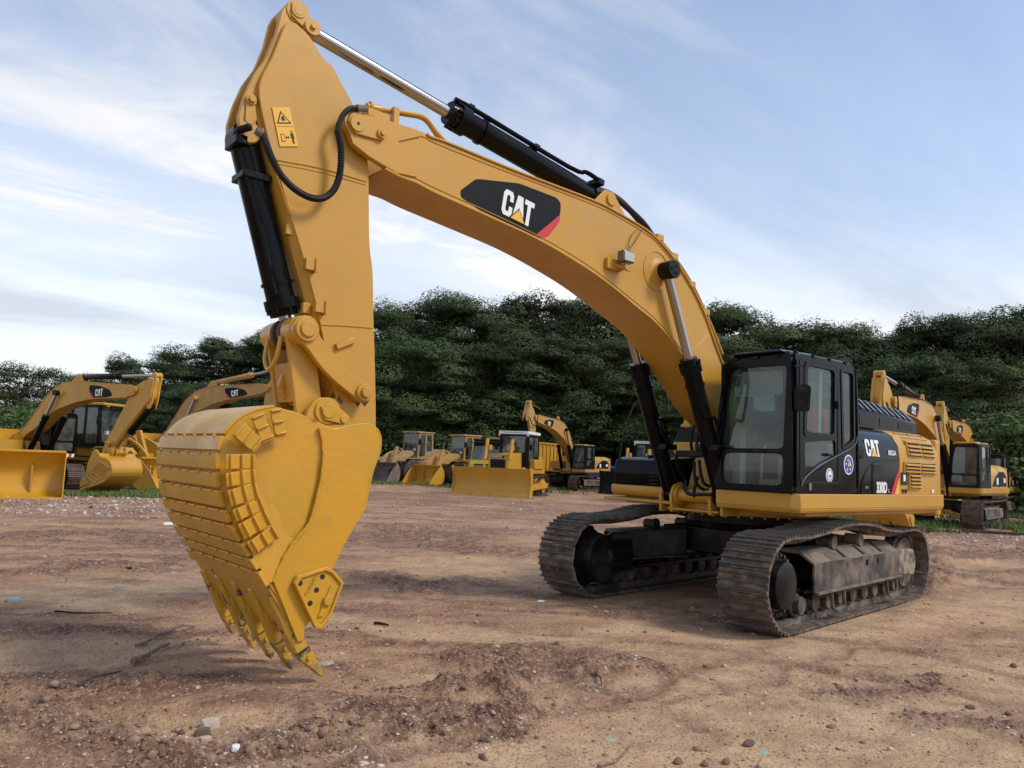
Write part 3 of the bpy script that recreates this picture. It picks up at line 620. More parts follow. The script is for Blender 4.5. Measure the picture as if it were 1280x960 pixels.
    # shell
    sh = [Vector(p) for p in topc[8:] + heel[1:]]; inn = []
    for i in range(len(sh)):
        d = (sh[min(i + 1, len(sh) - 1)] - sh[max(i - 1, 0)]).normalized(); inn.append(sh[i] + Vector((-d.y, d.x)) * .03)
    c0 = Vector((6.9, 1.2))
    if (inn[len(inn) // 2] - c0).length > (sh[len(sh) // 2] - c0).length:
        inn = [sh[i] * 2 - inn[i] for i in range(len(sh))]
    m = MB(); m.prism([tuple(p) for p in sh] + [tuple(p) for p in inn[::-1]], -HW + .02, HW - .02); bk = m.map(FK).build('bucket', P_, root)
    for s_ in (1, -1): MB().prism(side, s_ * HW, s_ * (HW - .035)).map(FK).build('side_wall', P_, bk, bevel=bv)
    lip0, lip1 = Vector(BK_HEEL[-1]), Vector([(6.96,0.367)][0]); ld = (lip1 - lip0); ldn = ld.normalized(); lnn = Vector((-ldn.y, ldn.x))
    if lnn.x < 0: lnn = -lnn
    # outward normal of lip is forward/down
    m = MB(); m.prism([tuple(lip0 + lnn * .015), tuple(lip1 - lnn * .01), tuple(lip1 - lnn * .05), tuple(lip0 - lnn * .035)], -HW + .01, HW - .01); m.map(FK).build('lip_plate', 'worn', bk, bevel=bv)
    # teeth: adapter and point
    tipd = Vector([(6.719,0.087)][0]); ad1 = Vector([(6.904,0.295)][0]); ad0 = Vector([(7.135,0.707)][0])
    ww = st.get('worn', [1, 1, 1, 1, 1])
    for k, yc in enumerate(np.linspace(.71, -.71, 5)):
        def wedge(p, q, w0, w1, h0, h1, h0b, h1b):
            d = (q - p).normalized(); n_ = Vector((-d.y, d.x)); n_ = n_ if n_.x > 0 else -n_
            A = [(p + n_ * h0, yc - w0), (p + n_ * h0, yc + w0), (p - n_ * h0b, yc + w0), (p - n_ * h0b, yc - w0)]
            B = [(q + n_ * h1, yc - w1), (q + n_ * h1, yc + w1), (q - n_ * h1b, yc + w1), (q - n_ * h1b, yc - w1)]
            return MB().loft([(a_.x, y_, a_.y) for a_, y_ in A], [(a_.x, y_, a_.y) for a_, y_ in B])
        m = wedge(ad0, ad1, .040, .062, .045, .062, .02, .045); q = wedge(ad0 + (ad1 - ad0) * .45, ad1, .058, .066, .035, .055, .03, .05); m.add(q.v, q.f)
        ad = m.map(FK).build('tooth_adapter', 'worn', bk, bevel=.012 if detail > 1 else 0)
        kk = ww[k]; tip = ad1 + (tipd - ad1) * kk + (Vector((0, 0)) if k == 0 else Vector((.07, -.035)))
        s1 = ad1 + (tip - ad1) * .05
        m = wedge(s1, ad1 + (tip - ad1) * .5, .072, .06, .062, .035, .055, .035); q = wedge(ad1 + (tip - ad1) * .49, tip, .062, .052, .036, .016, .034, .014); m.add(q.v, q.f)
        m.map(FK).build('tooth', 'tooth', bk, bevel=.008 if detail > 1 else 0)
        if detail > 1:
            m = MB(); e_ = s1 + (tip - ad1) * .2; m.cyl((e_.x, yc - .085, e_.y), (e_.x, yc + .085, e_.y), .018, n=10); m.build('tooth_pin', 'worn', bk)
    # wear strips round the heel
    hl = [Vector(p) for p in heel]; cum = [0]
    for i in range(1, len(hl)): cum.append(cum[-1] + (hl[i] - hl[i - 1]).length)
    def hp(t):
        i = 1
        while i < len(cum) - 1 and cum[i] < t: i += 1
        k_ = (t - cum[i - 1]) / (cum[i] - cum[i - 1]); return hl[i - 1] * (1 - k_) + hl[i] * k_
    def hn(t):
        d = (hp(min(t + .04, cum[-1])) - hp(max(t - .04, 0))).normalized(); n_ = Vector((-d.y, d.x))
        return n_ if n_.dot(hp(t) - Vector((6.9, 1.35))) > 0 else -n_
    Lh = cum[-1]
    if detail > 0:
        def tof(p):
            best = (9, 0)
            for i in range(1, len(hl)):
                for q_ in (0, .5): 
                    c_ = hl[i - 1].lerp(hl[i], q_); d_ = math.dist(c_, p)
                    if d_ < best[0]: best = (d_, cum[i - 1] + (cum[i] - cum[i - 1]) * q_)
            return best[1]
        mk = [tof(p) for p in BK_MARKS]
        bounds = [mk[0], mk[5]] + mk[6:] if detail > 1 else list(np.linspace(.3, Lh, 6))
        rr2 = random.Random(3)
        for k in range(len(bounds) - 1):
            t0, t1 = bounds[k] + .010, bounds[k + 1] - .010
            ts = np.linspace(t0, t1, 4 if k else 14); thk = .035 if k > 0 else .022
            o_ = [hp(t) + hn(t) * thk for t in ts]; i_ = [hp(t) for t in ts]; yo = HW + (.022 if k > 0 else -.01)
            m = MB(); m.prism([tuple(p) for p in o_] + [tuple(p) for p in i_[::-1]], -yo, yo)
            if detail > 1 and k > 0:       # weld nicks along the upper edge
                for q in range(6):
                    yy = -HW + .14 + q * .26 + rr2.uniform(-.03, .03); e_ = o_[0]; n_ = hn(t0); m.cyl((e_.x + n_.x * .001, yy, e_.y), (e_.x + n_.x * .001, yy + .02, e_.y), .014, n=6)
            m.map(FK).build('wear_strip', P_, bk, bevel=.007 if detail > 1 else 0)
        if detail > 1:
            groups = [(mk[0], mk[1]), (mk[2], mk[3]), (mk[4], mk[5])] + [(mk[k], mk[k + 1]) for k in range(6, 12)]
            for s_ in (1, -1):
                for gi, (t0, t1) in enumerate(groups):
                    dep_ = (.21, .21, .20, .19, .19, .19, .20, .20, .20)[gi]
                    i0, i1 = hp(t0 + .012), hp(t1 - .012); n0, n1 = hn((t0 + t1) / 2), hn((t0 + t1) / 2)
                    in0, in1 = i0 - n0 * dep_, i1 - n1 * dep_
                    m = MB(); m.prism([tuple(i0), tuple(i1), tuple(in1), tuple(in0)], s_ * HW, s_ * (HW + .022))
                    for q in range(3):
                        if gi < 3:
                            u0, u1 = (.04, .30) if q == 0 else ((.37, .63) if q == 1 else (.70, .96))
                            a0_, a1_ = i0 + (in0 - i0) * (q * .40), i1 + (in1 - i1) * (q * .40)
                        else:
                            a0_, a1_ = i0 + (in0 - i0) * (.10 + q * .41), i1 + (in1 - i1) * (.10 + q * .41)
                        w_ = -n0 * .028
                        m.loft([(a0_.x, s_ * (HW + .015), a0_.y), (a1_.x, s_ * (HW + .015), a1_.y), ((a1_ + w_).x, s_ * (HW + .015), (a1_ + w_).y), ((a0_ + w_).x, s_ * (HW + .015), (a0_ + w_).y)],
                               [((a0_ + w_ * .25).x, s_ * (HW + .042), (a0_ + w_ * .25).y), ((a1_ + w_ * .25).x, s_ * (HW + .042), (a1_ + w_ * .25).y), ((a1_ + w_ * .75).x, s_ * (HW + .042), (a1_ + w_ * .75).y), ((a0_ + w_ * .75).x, s_ * (HW + .042), (a0_ + w_ * .75).y)])
                    m.build('side_wear_block', P_, bk, bevel=.006)
    wl = cat(BK_WELD, 4)
    for s_ in (1, -1):
        # raised front side plate, raised heel plate, weld bead
        poly = wl + [(6.98, .50)] + frn + topc[1:10]
        m = MB(); m.prism([p for p in wl] + [tuple(lip1)] + frn[:-1] + topc[:13], s_ * (HW - .002), s_ * (HW + .016)); m.map(FK).build('side_plate', P_, bk, bevel=.006 if detail > 1 else 0)
        if detail > 0:
            stp = cat(BK_STEP, 3)
            m = MB(); m.prism(stp + [wl[-10], wl[-6], wl[-1]] + heel[-2:14:-2], s_ * (HW - .002), s_ * (HW + .010)); m.map(FK).build('heel_side_plate', P_, bk, bevel=.004 if detail > 1 else 0)
            if detail > 1:
                rr3 = random.Random(5)
                m = MB(); m.tube([(p[0] + rr3.uniform(-.003, .003), s_ * (HW + .008), p[1] + rr3.uniform(-.003, .003)) for p in cat(wl, 2)], lambda t: .011 + .002 * math.sin(t * 260), 6, 0)
                m.tube([(p[0] + .012, s_ * (HW + .012), p[1]) for p in frn[8:]], .008, 5, 0); m.build('weld_bead', P_, bk)
        cut = CUTTER
        m = MB(); m.prism(cut, s_ * (HW + .014), s_ * (HW + .045)); ct = m.map(FK).build('side_cutter', P_, bk, bevel=bv)
        if detail > 1:
            cc = Vector((sum(p[0] for p in cut) / len(cut), sum(p[1] for p in cut) / len(cut)))
            inner = [tuple(cc + (Vector(p) - cc) * .86) for p in cut]
            m = MB(); m.panel(cut, [inner], s_ * (HW + .045), s_ * (HW + .062)); m.build('cutter_rim', P_, ct, bevel=.005)
            q = [(6.744,0.76),(6.702,0.717),(6.792,0.535),(6.836,0.534)]
            m = MB(); m.prism(q, s_ * (HW + .043), s_ * (HW + .058)); e_ = [(6.768,0.647)][0]; m.cyl((e_[0], s_ * (HW + .05), e_[1]), (e_[0], s_ * (HW + .078), e_[1]), .035, n=20); m.build('cutter_rib', P_, ct, bevel=.004)
            for e_ in [(6.986,0.787),(6.814,0.821),(6.855,0.729),(6.899,0.639)]:
                m = MB(); m.cyl((e_[0], s_ * (HW + .044), e_[1]), (e_[0], s_ * (HW + .048), e_[1]), .019, n=14); m.build('bolt_hole', 'inkblack', ct)
            if s_ > 0:
                e_ = [(6.949,0.83,0.703),(6.889,0.83,0.814)]
                text_mb('CATERPILLAR', (e_[0][0], HW + .0455, e_[0][2]), Vector(e_[1]) - Vector(e_[0]), Vector((0, 1, 0)).cross((Vector(e_[1]) - Vector(e_[0]))) * -1, .026, .004, .012, .82).build('cast_lettering', P_, ct)
    if st.get('ribs'):
        for s_ in (1, -1):
            for k in range(7):
                z_ = .95 + k * .13; m = MB(); m.prism([(6.75 + .02 * k, z_), (7.32 + .02 * min(k, 4), z_ + .10), (7.32 + .02 * min(k, 4), z_ + .16), (6.75 + .02 * k, z_ + .05)], s_ * (HW + .014), s_ * (HW + .05)); m.map(FK).build('side_rib', P_, bk)
    # hinge ears
    for s_ in (1, -1):
        m = MB(); ear = [(6.795,1.96),(6.775,2.065),(6.731,2.133),(6.678,2.17),(6.6,2.177),(6.547,2.148),(6.5,2.099),(6.408,2.039),(6.379,1.947),(6.389,1.872),(6.648,1.859)]
        m.prism(ear, s_ * .268, s_ * .325); er = m.map(FK).build('hinge_ear', P_, bk, bevel=bv)
        A = PIN['K']; m = MB(); m.cyl((A[0], s_ * .30, A[1]), (A[0], s_ * .345, A[1]), .11, n=26); B = [(6.476,2.006)][0]
        if detail > 1:
            d = (Vector(B) - Vector(A)).normalized(); n_ = Vector((-d.y, d.x)); A_, B_ = Vector(A), Vector(B)
            m.prism([tuple(A_ + n_ * .08), tuple(A_ - d * .08), tuple(A_ - n_ * .08), tuple(B_ - n_ * .045), tuple(B_ + d * .045), tuple(B_ + n_ * .045)], s_ * .345, s_ * .365)
            m.cyl((A[0], s_ * .36, A[1]), (A[0], s_ * .372, A[1]), .06, n=24); m.cyl((B[0], s_ * .36, B[1]), (B[0], s_ * .376, B[1]), .034, n=18)
        m.map(FK).build('hinge_pin', P_, er, bevel=bv * .7)
    return boom, stick, bk, dict(SB=SB2, SA=SA2, BC=BC2, LP=LP, CB=CB2)

def cab(root, style, detail, front=1.40):
    """operator's cab on the left side, door facing +Y"""
    y0, y1, z0, z1 = .45, 1.47, 1.49, 3.13; bv = .012 if detail > 1 else 0
    cb = M[style['cab']]; g1 = 'glass_dusty' if detail > 1 else 'glass_far'; g2 = 'glass' if detail > 1 else 'glass_far'
    FO = rounded([(.43, 1.49), (1.47, 1.49), (1.47, 2.4), (1.45, 3.09), (.60, 3.07), (.50, 2.6), (.44, 2.0)], .06, 4)
    W1 = rounded([(.55, 1.985), (1.36, 1.985), (1.405, 2.96), (.67, 2.96), (.60, 2.6)], .07, 4)
    W2 = rounded([(.53, 1.93), (1.36, 1.93), (1.36, 1.56), (.53, 1.56)], .10, 4)
    m = MB(); m.panel(FO, [W1, W2], front - .07, front, 'x')
    c = m.build('cab', cb, root, bevel=bv)
    m = MB(); m.prism(W1, front - .045, front - .035, 'x'); m.build('windscreen', g1, c)
    m = MB(); m.prism(W2, front - .045, front - .035, 'x'); m.build('lower_windscreen', g1, c)
    # left side: sill curve, door, rear quarter
    xs = front - .072
    SO = rounded([(xs, 1.49), (xs, 3.06), (1.20, 3.11), (-.10, 3.12), (-.17, 3.0), (-.20, 1.49)], .05, 4)
    D1 = rounded([(1.08, 2.20), (.42, 2.20), (.40, 2.99), (1.05, 2.99)], .06, 4)
    D2 = rounded([(1.10, 2.08), (.38, 2.13), (.36, 1.95), (.70, 1.80), (1.10, 1.66)], .04, 3)
    D3 = rounded([(.20, 3.0), (-.08, 3.0), (-.09, 2.16), (.16, 2.06)], .05, 4)
    m = MB(); m.panel(SO, [D1, D2, D3], y1 - .04, y1); side = m.build('door_side', cb, c, bevel=bv)
    for D in (D1, D2, D3): MB().prism(D, y1 - .025, y1 - .018).build('side_window', g2, c)
    # raised door frame, seams, handle
    DO = rounded([(1.22, 1.60), (1.24, 3.05), (.31, 3.05), (.29, 1.60)], .06, 4); DI = rounded([(1.195, 1.625), (1.215, 3.025), (.335, 3.025), (.315, 1.625)], .05, 4)
    m = MB(); m.panel(DO, [DI], y1 - .002, y1 + .007); dr = m.build('door_seal', 'rubber', c)
    m = MB(); m.panel(rounded([(1.14, 2.14), (.36, 2.14), (.34, 3.03), (1.11, 3.03)], .07, 4), [D1], y1 - .002, y1 + .010); m.build('window_frame', cb, c, bevel=.004 if detail > 1 else 0)
    m = MB(); m.panel(rounded([(.25, 3.04), (-.12, 3.04), (-.13, 2.12), (.21, 2.01)], .06, 4), [D3], y1 - .002, y1 + .010); m.build('window_frame', cb, c, bevel=.004 if detail > 1 else 0)
    m = MB(); m.box(.50, .62, y1, y1 + .022, 1.93, 1.965); m.box(.33, .37, y1, y1 + .035, 2.52, 2.62); m.build('door_handle', 'satin', c, bevel=.006 if detail > 1 else 0)
    # far side, back, roof, floor
    m = MB(); m.panel(rounded([(xs, 1.49), (xs, 3.05), (-.15, 3.10), (-.18, 1.49)], .05, 4), [rounded([(1.18, 1.75), (1.20, 2.95), (.0, 2.98), (-.02, 1.9)], .07, 4)], y0 + .02, y0 + .06); m.build('inner_side', cb, c)
    MB().prism(rounded([(1.18, 1.75), (1.20, 2.95), (.0, 2.98), (-.02, 1.9)], .07, 4), y0 + .035, y0 + .042).build('side_window', g2, c)
    BW = rounded([(.62, 2.1), (1.32, 2.1), (1.32, 2.95), (.66, 2.95)], .07, 4)
    m = MB(); m.panel(rounded([(y0 + .06, 1.49), (y1 - .045, 1.49), (y1 - .045, 3.09), (y0 + .09, 3.09)], .04, 3), [BW], -.19, -.15, 'x'); m.build('back_wall', cb, c)
    MB().prism(BW, -.175, -.168, 'x').build('rear_window', g2, c)
    # roof with a raised hatch and drip rails
    m = MB(); m.loft([(front - .0, .60, 3.075), (front - .0, 1.45, 3.075), (-.16, 1.46, 3.095), (-.16, .50, 3.095)], [(front - .06, .66, 3.135), (front - .06, 1.39, 3.135), (-.10, 1.40, 3.165), (-.10, .58, 3.165)]); m.build('roof', M[style.get('roof', style['cab'])], c, bevel=.02 if detail > 1 else 0, seg=3)
    m = MB(); m.loft([(front + .02, .66, 3.12), (front + .02, 1.36, 3.12), (.62, 1.36, 3.15), (.62, .66, 3.15)], [(front - .02, .72, 3.155), (front - .02, 1.30, 3.155), (.66, 1.30, 3.185), (.66, .72, 3.185)]); m.build('roof_hatch', M[style.get('roof', style['cab'])], c, bevel=.012 if detail > 1 else 0)
    m = MB(); m.box(-.18, xs, y0 + .02, y1 - .04, 1.46, 1.50); m.build('cab_floor', 'satin', c)
    m = MB(); m.box(.10, .55, .72, 1.18, 1.85, 1.98); m.box(.05, .20, .72, 1.18, 1.98, 2.55); m.box(.08, .18, .82, 1.08, 2.55, 2.74); m.box(.10, .5, .60, .72, 1.85, 2.10); m.box(.10, .5, 1.18, 1.30, 1.85, 2.10); m.box(.15, .45, .80, 1.1, 1.5, 1.85)
    m.build('operator_seat', 'seat', c, bevel=.02 if detail > 1 else 0)
    m = MB(); m.tube([(.95, .80, 1.5), (.93, .80, 1.9), (.85, .80, 2.05)], .018, 6); m.tube([(.95, 1.05, 1.5), (.93, 1.05, 1.9), (.85, 1.05, 2.05)], .018, 6); m.box(.9, 1.05, .84, 1.0, 1.52, 1.62); m.box(1.0, 1.12, .50, .62, 1.5, 2.25); m.build('control_lever', 'grey', c)
    if detail > 1:
        m = MB(); m.box(-.13, .02, .62, 1.30, 1.5, 2.55); m.build('rear_console', 'grey', c, bevel=.02)
        m = MB(); q = [(0.408,1.3,3.017),(0.45,1.3,2.181)]; m.cyl(q[0], q[1], .022, n=8); m.build('door_grab_bar', 'cream', c)
        m = MB(); q = [(0.386,1.15,2.366)][0]; m.box(q[0] - .22, q[0] + .16, 1.0, 1.28, q[2] - .16, q[2] + .17); m.build('red_bag', 'redcloth', c, bevel=.05, seg=3)
        m = MB(); m.prism(rounded([(.75, 2.62), (1.33, 2.62), (1.33, 2.9), (.78, 2.92)], .03), front - .052, front - .049, 'x'); m.build('sun_visor', 'grey', c)
        m = MB(); m.box(front - .02, front + .012, .56, 1.38, 1.945, 1.972); m.build('window_bar', 'satin', c, bevel=.004)
        # front frame edges, wiper, hinges
        m = MB(); m.tube([(front + .01, .47, 1.90), (front + .03, .50, 2.2), (front + .03, .56, 2.62)], .012, 6); m.tube([(front + .02, .49, 1.85), (front + .05, .535, 2.0), (front + .04, .575, 2.42)], .007, 5); m.box(front, front + .04, .45, .50, 1.86, 1.92); m.build('wiper', 'rubber', c)
        m = MB(); m.tube([(xs, y1 + .012, 3.02), (xs + .0, y1 + .018, 2.4), (xs - .0, y1 + .012, 1.55)], .016, 7); m.tube([(-.16, y1 - .0, 3.06), (-.19, y1 + .004, 2.3), (-.2, y1 - .0, 1.55)], .018, 7); m.build('pillar_rail', cb, c)
        m = MB()
        for a_ in ((1.30, 3.12), (.9, 3.12), (.5, 3.125), (.1, 3.13)): m.box(a_[0] - .025, a_[0] + .025, y1 - .03, y1 + .012, a_[1] - .03, a_[1] + .01)
        for yy in (.72, 1.0, 1.28): m.box(front - .01, front + .03, yy - .04, yy + .04, 3.055, 3.085)
        m.tube([(-.17, 1.47, 3.05), (-.24, 1.50, 3.05), (-.25, 1.50, 3.02)], .014, 6); m.build('roof_fitting', 'satin', c)
        # silver edge trim along the door bottom curve
        tr_ = [(q[0], 1.479, q[1]) for q in [(1.199,1.57),(1.146,1.635),(1.019,1.712),(0.794,1.802),(0.543,1.885),(0.241,1.974),(-0.011,2.054),(-0.141,2.12),(-0.185,2.214)]]
        m = MB(); m.tube(tr_, .008, 6, 4); m.build('edge_trim', 'dullsteel', c)
        # mirror on a tubular arm
        m = MB(); m.tube([(1.435,1.52,2.927),(1.329,1.52,2.948),(1.221,1.52,2.951),(1.221,1.52,2.764),(1.257,1.52,2.63)], .010, 6); m.build('mirror_arm', 'satin', c)
        a = [(1.33,1.56,2.566)][0]; f_ = Vector((.92, .42, 0)).normalized(); r_ = Vector((-.42, .92, 0)).normalized()
        prof = rounded([(-.09, -.15), (.08, -.16), (.10, .14), (.04, .17), (-.08, .15)], .045, 4)
        m = MB(); m.loft([tuple(Vector(a) + r_ * x + Vector((0, 0, z)) + f_ * .035) for x, z in prof], [tuple(Vector(a) + r_ * x * .8 + Vector((0, 0, z * .8)) - f_ * .05) for x, z in prof]); mr = m.build('mirror', 'satin', c, bevel=.01)
        # stickers on the door
        for (px_, rr_, ma, mb_, ml) in (([(0.534,1.475,1.703)][0], .085, 'white', 'teal', 'white'), ([(0.044,1.475,1.842)][0], .125, 'white', 'blue', 'amber')):
            m = MB(); m.cyl((px_[0], 1.4705, px_[2]), (px_[0], 1.474, px_[2]), rr_, n=28); st_ = m.build('round_sticker', ma, c)
            m = MB(); m.cyl((px_[0], 1.474, px_[2]), (px_[0], 1.4755, px_[2]), rr_ * .86, n=28); m.build('sticker_ring', mb_, c)
            m = MB(); m.cyl((px_[0], 1.4755, px_[2]), (px_[0], 1.477, px_[2]), rr_ * (.62 if ml == 'white' else .2), n=20); m.build('sticker_disc', ml, c)
            if ml != 'white':
                m = MB()
                for k in range(7):
                    a_ = k * .9; m.slab((px_[0] + rr_ * .45 * math.cos(a_), 1.4765, px_[2] + rr_ * .45 * math.sin(a_)), (.035 * math.cos(a_ * 2), 0, .035 * math.sin(a_ * 2)), (0, .001, 0), (-.018 * math.sin(a_ * 2), 0, .018 * math.cos(a_ * 2)))
                m.build('sticker_print', 'white', c)
            else:
                m = MB(); m.cyl((px_[0], 1.477, px_[2]), (px_[0], 1.478, px_[2] + .001), rr_ * .3, n=12); m.build('sticker_print', 'blue', c)
    return c
def body(root, style, detail):
    bv = .012 if detail > 1 else 0; Y = style['paint']
    # deck with skirts
    m = MB(); m.prism([(-2.9, -1.40), (.95, -1.40), (.95, -.36), (1.02, -.36), (1.02, .42), (.95, 1.40), (-2.9, 1.40)], 1.20, 1.30, 'z')
    dk = m.build('deck', Y, root, bevel=bv)
    SP = [(1.36, .43), (1.33, 1.42), (1.26, 1.505), (-2.86, 1.505), (-3.01, 1.42), (-3.02, 1.2), (-2.5, 1.2), (1.1, 1.2), (1.1, .43)]
    SPb = [(1.34, .43), (1.31, 1.38), (1.25, 1.485), (-2.84, 1.485), (-2.97, 1.40), (-2.98, 1.2), (-2.5, 1.2), (1.1, 1.2), (1.1, .43)]
    m = MB(); m.loft([(a, b, 1.30) for a, b in SP], [(a, b, 1.475) for a, b in SP]); m.loft([(a, b, 1.252) for a, b in SPb], [(a, b, 1.301) for a, b in SP])
    m.build('side_sill', Y, dk, bevel=.010 if detail > 1 else 0)
    m = MB(); m.loft([(a, -b, 1.30) for a, b in [(.6, .5), (.6, 1.42), (.5, 1.48), (-2.86, 1.48), (-3.01, 1.40), (-3.02, 1.1)]], [(a, -b, 1.44) for a, b in [(.6, .5), (.6, 1.42), (.5, 1.48), (-2.86, 1.48), (-3.01, 1.40), (-3.02, 1.1)]]); m.build('side_sill', Y, dk, bevel=bv)
    # engine house
    sec = [(1.46, 1.476), (1.465, 1.95), (1.44, 2.13), (1.36, 2.27), (1.22, 2.35), (1.05, 2.375), (-1.05, 2.375), (-1.22, 2.35), (-1.38, 2.25), (-1.45, 2.1), (-1.465, 1.44), (-1.3, 1.30), (1.3, 1.30)]
    xb = -1.44
    m = MB(); m.prism(sec, -.215, xb, 'x'); eh = m.build('engine_house', M[style['side']], root, bevel=.01 if detail > 1 else 0)
    sec2 = [(a * 1.006, b + (.012 if b > 1.5 else 0)) for a, b in sec]
    m = MB(); m.prism(sec2, xb - .004, -2.74, 'x'); m.loft([(-2.735, a, b) for a, b in sec2], [(-2.92, a * .965, 1.45 + (b - 1.45) * .97) for a, b in sec2]); rp = m.build('rear_panel', Y, root, bevel=.01 if detail > 1 else 0)
    # counterweight
    CW = [(-2.86, -1.42), (-2.86, 1.42)] + [(-3.45 * math.cos(t), 3.45 * math.sin(t) * .98) for t in np.linspace(.42, -.42, 9)]
    CW = [(-2.93, 1.38)] + [(-2.93 - .50 * math.cos(t), 1.38 * math.sin(t) / math.sin(1.2)) for t in np.linspace(1.2, -1.2, 11)] + [(-2.93, -1.38)]
    m = MB(); m.prism(CW, 1.15, 2.30, 'z'); m.build('counterweight', Y, root, bevel=.04 if detail > 1 else 0, seg=3)
    # raised engine hood
    if style.get('hood', True):
        HS = [(1.12, 2.37), (1.12, 2.60), (.92, 2.76), (-.92, 2.76), (-1.12, 2.60), (-1.12, 2.37)]
        if detail > 1:
            HS = [(1.12, 2.37), (1.12, 2.64), (.93, 2.83), (-.93, 2.83), (-1.12, 2.64), (-1.12, 2.37)]
            def hs(x): 
                k_ = (-.92 - x) / 2.0; return [(a, b - (.09 * k_ if b > 2.4 else 0)) for a, b in HS]
            m = MB(); m.loft([(-.92, a, b) for a, b in hs(-.92)], [(-2.9, a, b) for a, b in hs(-2.9)]); hd = m.build('engine_hood', 'black', root, bevel=.015)
            for k in range(9):
                x = -1.10 - k * .2; A_ = hs(x); d_ = Vector((A_[1][0] - A_[2][0], A_[1][1] - A_[2][1])); n_ = Vector((-d_.y, d_.x)).normalized(); n_ = n_ if n_.x > 0 else -n_
                p0, p1 = Vector(A_[2]) + d_ * .08, Vector(A_[2]) + d_ * .92
                m = MB(); m.loft([(x, q.x, q.y) for q in (p0, p1, p1 + n_ * .018, p0 + n_ * .018)], [(x - .06, q.x, q.y) for q in (p0, p1, p1 + n_ * .018, p0 + n_ * .018)]); m.build('hood_rib', 'dullsteel', hd, bevel=.004)
            for k in range(3):
                x = -1.0 - k * .62; m = MB(); m.prism(rounded([(x, 2.42), (x - .5, 2.42), (x - .5, 2.55 - k * .02), (x, 2.58 - k * .02)], .03), 1.115, 1.126); m.build('hood_window', 'inkblack', hd)
            m = MB(); m.box(-.925, -.905, .35, .98, 2.44, 2.64); m.build('hood_vent', 'satin', hd, bevel=.01)
            m = MB(); m.tube([(-2.35, .8, 2.65), (-2.35, .8, 2.95), (-2.45, .8, 3.02), (-2.52, .8, 3.0)], .035, 10); m.tube([(-.3, 1.1, 2.36), (-.3, 1.1, 2.62), (-.85, 1.1, 2.63), (-.85, 1.1, 2.38)], .014, 6, 2)
        else:
            m = MB(); m.loft([(-.92, a, b) for a, b in HS], [(-2.6, a, b - .08) for a, b in HS]); hd = m.build('engine_hood', M[style['side']], root)
    # louvres in the yellow rear panel
    if detail > 1:
        def louv(x0, x1, z0, z1, n, cols, yy0, yy1):
            m = MB(); m.loft([(x0, yy0 + .004, z0), (x1, yy0 + .004, z0), (x1, yy1 + .004, z1), (x0, yy1 + .004, z1)], [(x0, yy0 - .03, z0), (x1, yy0 - .03, z0), (x1, yy1 - .03, z1), (x0, yy1 - .03, z1)])
            g = m.build('louvre_shade', 'inkblack', rp)  # black backing sheet paints in the shade of the recess behind the slats
            wv = (x1 - x0) / cols
            for c_ in range(cols):
                for k in range(n):
                    t0, t1 = (k + .12) / n, (k + .70) / n; a, b = x0 + wv * c_ + .015 * np.sign(wv), x0 + wv * (c_ + 1) - .015 * np.sign(wv)
                    za, zb = z0 + (z1 - z0) * t0, z0 + (z1 - z0) * t1; ya, yb = yy0 + (yy1 - yy0) * t0, yy0 + (yy1 - yy0) * t1
                    m = MB(); m.loft([(a, ya + .038, za), (b, ya + .038, za), (b, ya + .026, za - .004), (a, ya + .026, za - .004)], [(a, yb + .008, zb), (b, yb + .008, zb), (b, yb - .004, zb), (a, yb - .004, zb)]); m.build('louvre', Y, g)
            fr_ = MB()
            for c_ in range(cols + 1):
                a = x0 + wv * c_; fr_.loft([(a - .014, yy0 + .012, z0 - .01), (a + .014, yy0 + .012, z0 - .01), (a + .014, yy0 - .01, z0 - .01), (a - .014, yy0 - .01, z0 - .01)], [(a - .014, yy1 + .012, z1 + .01), (a + .014, yy1 + .012, z1 + .01), (a + .014, yy1 - .01, z1 + .01), (a - .014, yy1 - .01, z1 + .01)])
            fr_.build('louvre_frame', Y, g)
        louv(-1.72, -2.62, 2.02, 2.19, 3, 2, 1.476, 1.44); louv(-1.70, -2.62, 2.195, 2.335, 2, 2, 1.432, 1.28)
        louv(-1.56, -2.62, 1.78, 1.92, 3, 2, 1.482, 1.482); louv(-1.72, -2.10, 1.57, 1.77, 4, 1, 1.482, 1.482)
        m = MB(); m.box(-1.66, -1.47, 1.473, 1.482, 1.61, 1.78); m.build('warning_label', 'inkblack', rp); m = MB(); m.box(-1.60, -1.53, 1.482, 1.484, 1.66, 1.75); m.build('label_print', 'white', rp)
        m = MB()
        for x in (-1.66, -1.56): m.box(x, x + .06, 1.473, 1.482, 1.50, 1.55)
        m.build('small_label', 'inkblack', rp)
        m = MB(); m.box(-2.57, -2.50, 1.473, 1.482, 1.50, 1.55); m.build('small_label', 'white', rp)
        m = MB(); m.box(-1.45, -2.74, 1.470, 1.4735, 1.945, 1.955); m.build('panel_seam', 'inkblack', rp)
        # lettering on the black side
        o = [(-0.492,1.45,1.97),(-0.862,1.45,1.951),(-0.473,1.45,2.187)]
        logo((-.47, 1.468, 1.97), (-1, 0, 0), (0, -.19, 1), .40, .225, (0, 1, .19), eh)
        for e_ in ('REGA',): text_mb(e_, (-1.10, 1.466, 2.005), (-1, 0, 0), (0, -.15, 1), .066, .003, .014, 1.02, .35).build('lettering', 'white', eh)
        text_mb('330D', (-.74, 1.4662, 1.50), (-1, 0, 0), (0, 0, 1), .135, .003, .045, .72).build('lettering', 'white', eh)
        text_mb('L', (-1.10, 1.4662, 1.50), (-1, 0, 0), (0, 0, 1), .05, .003, .02, .8).build('lettering', 'white', eh)
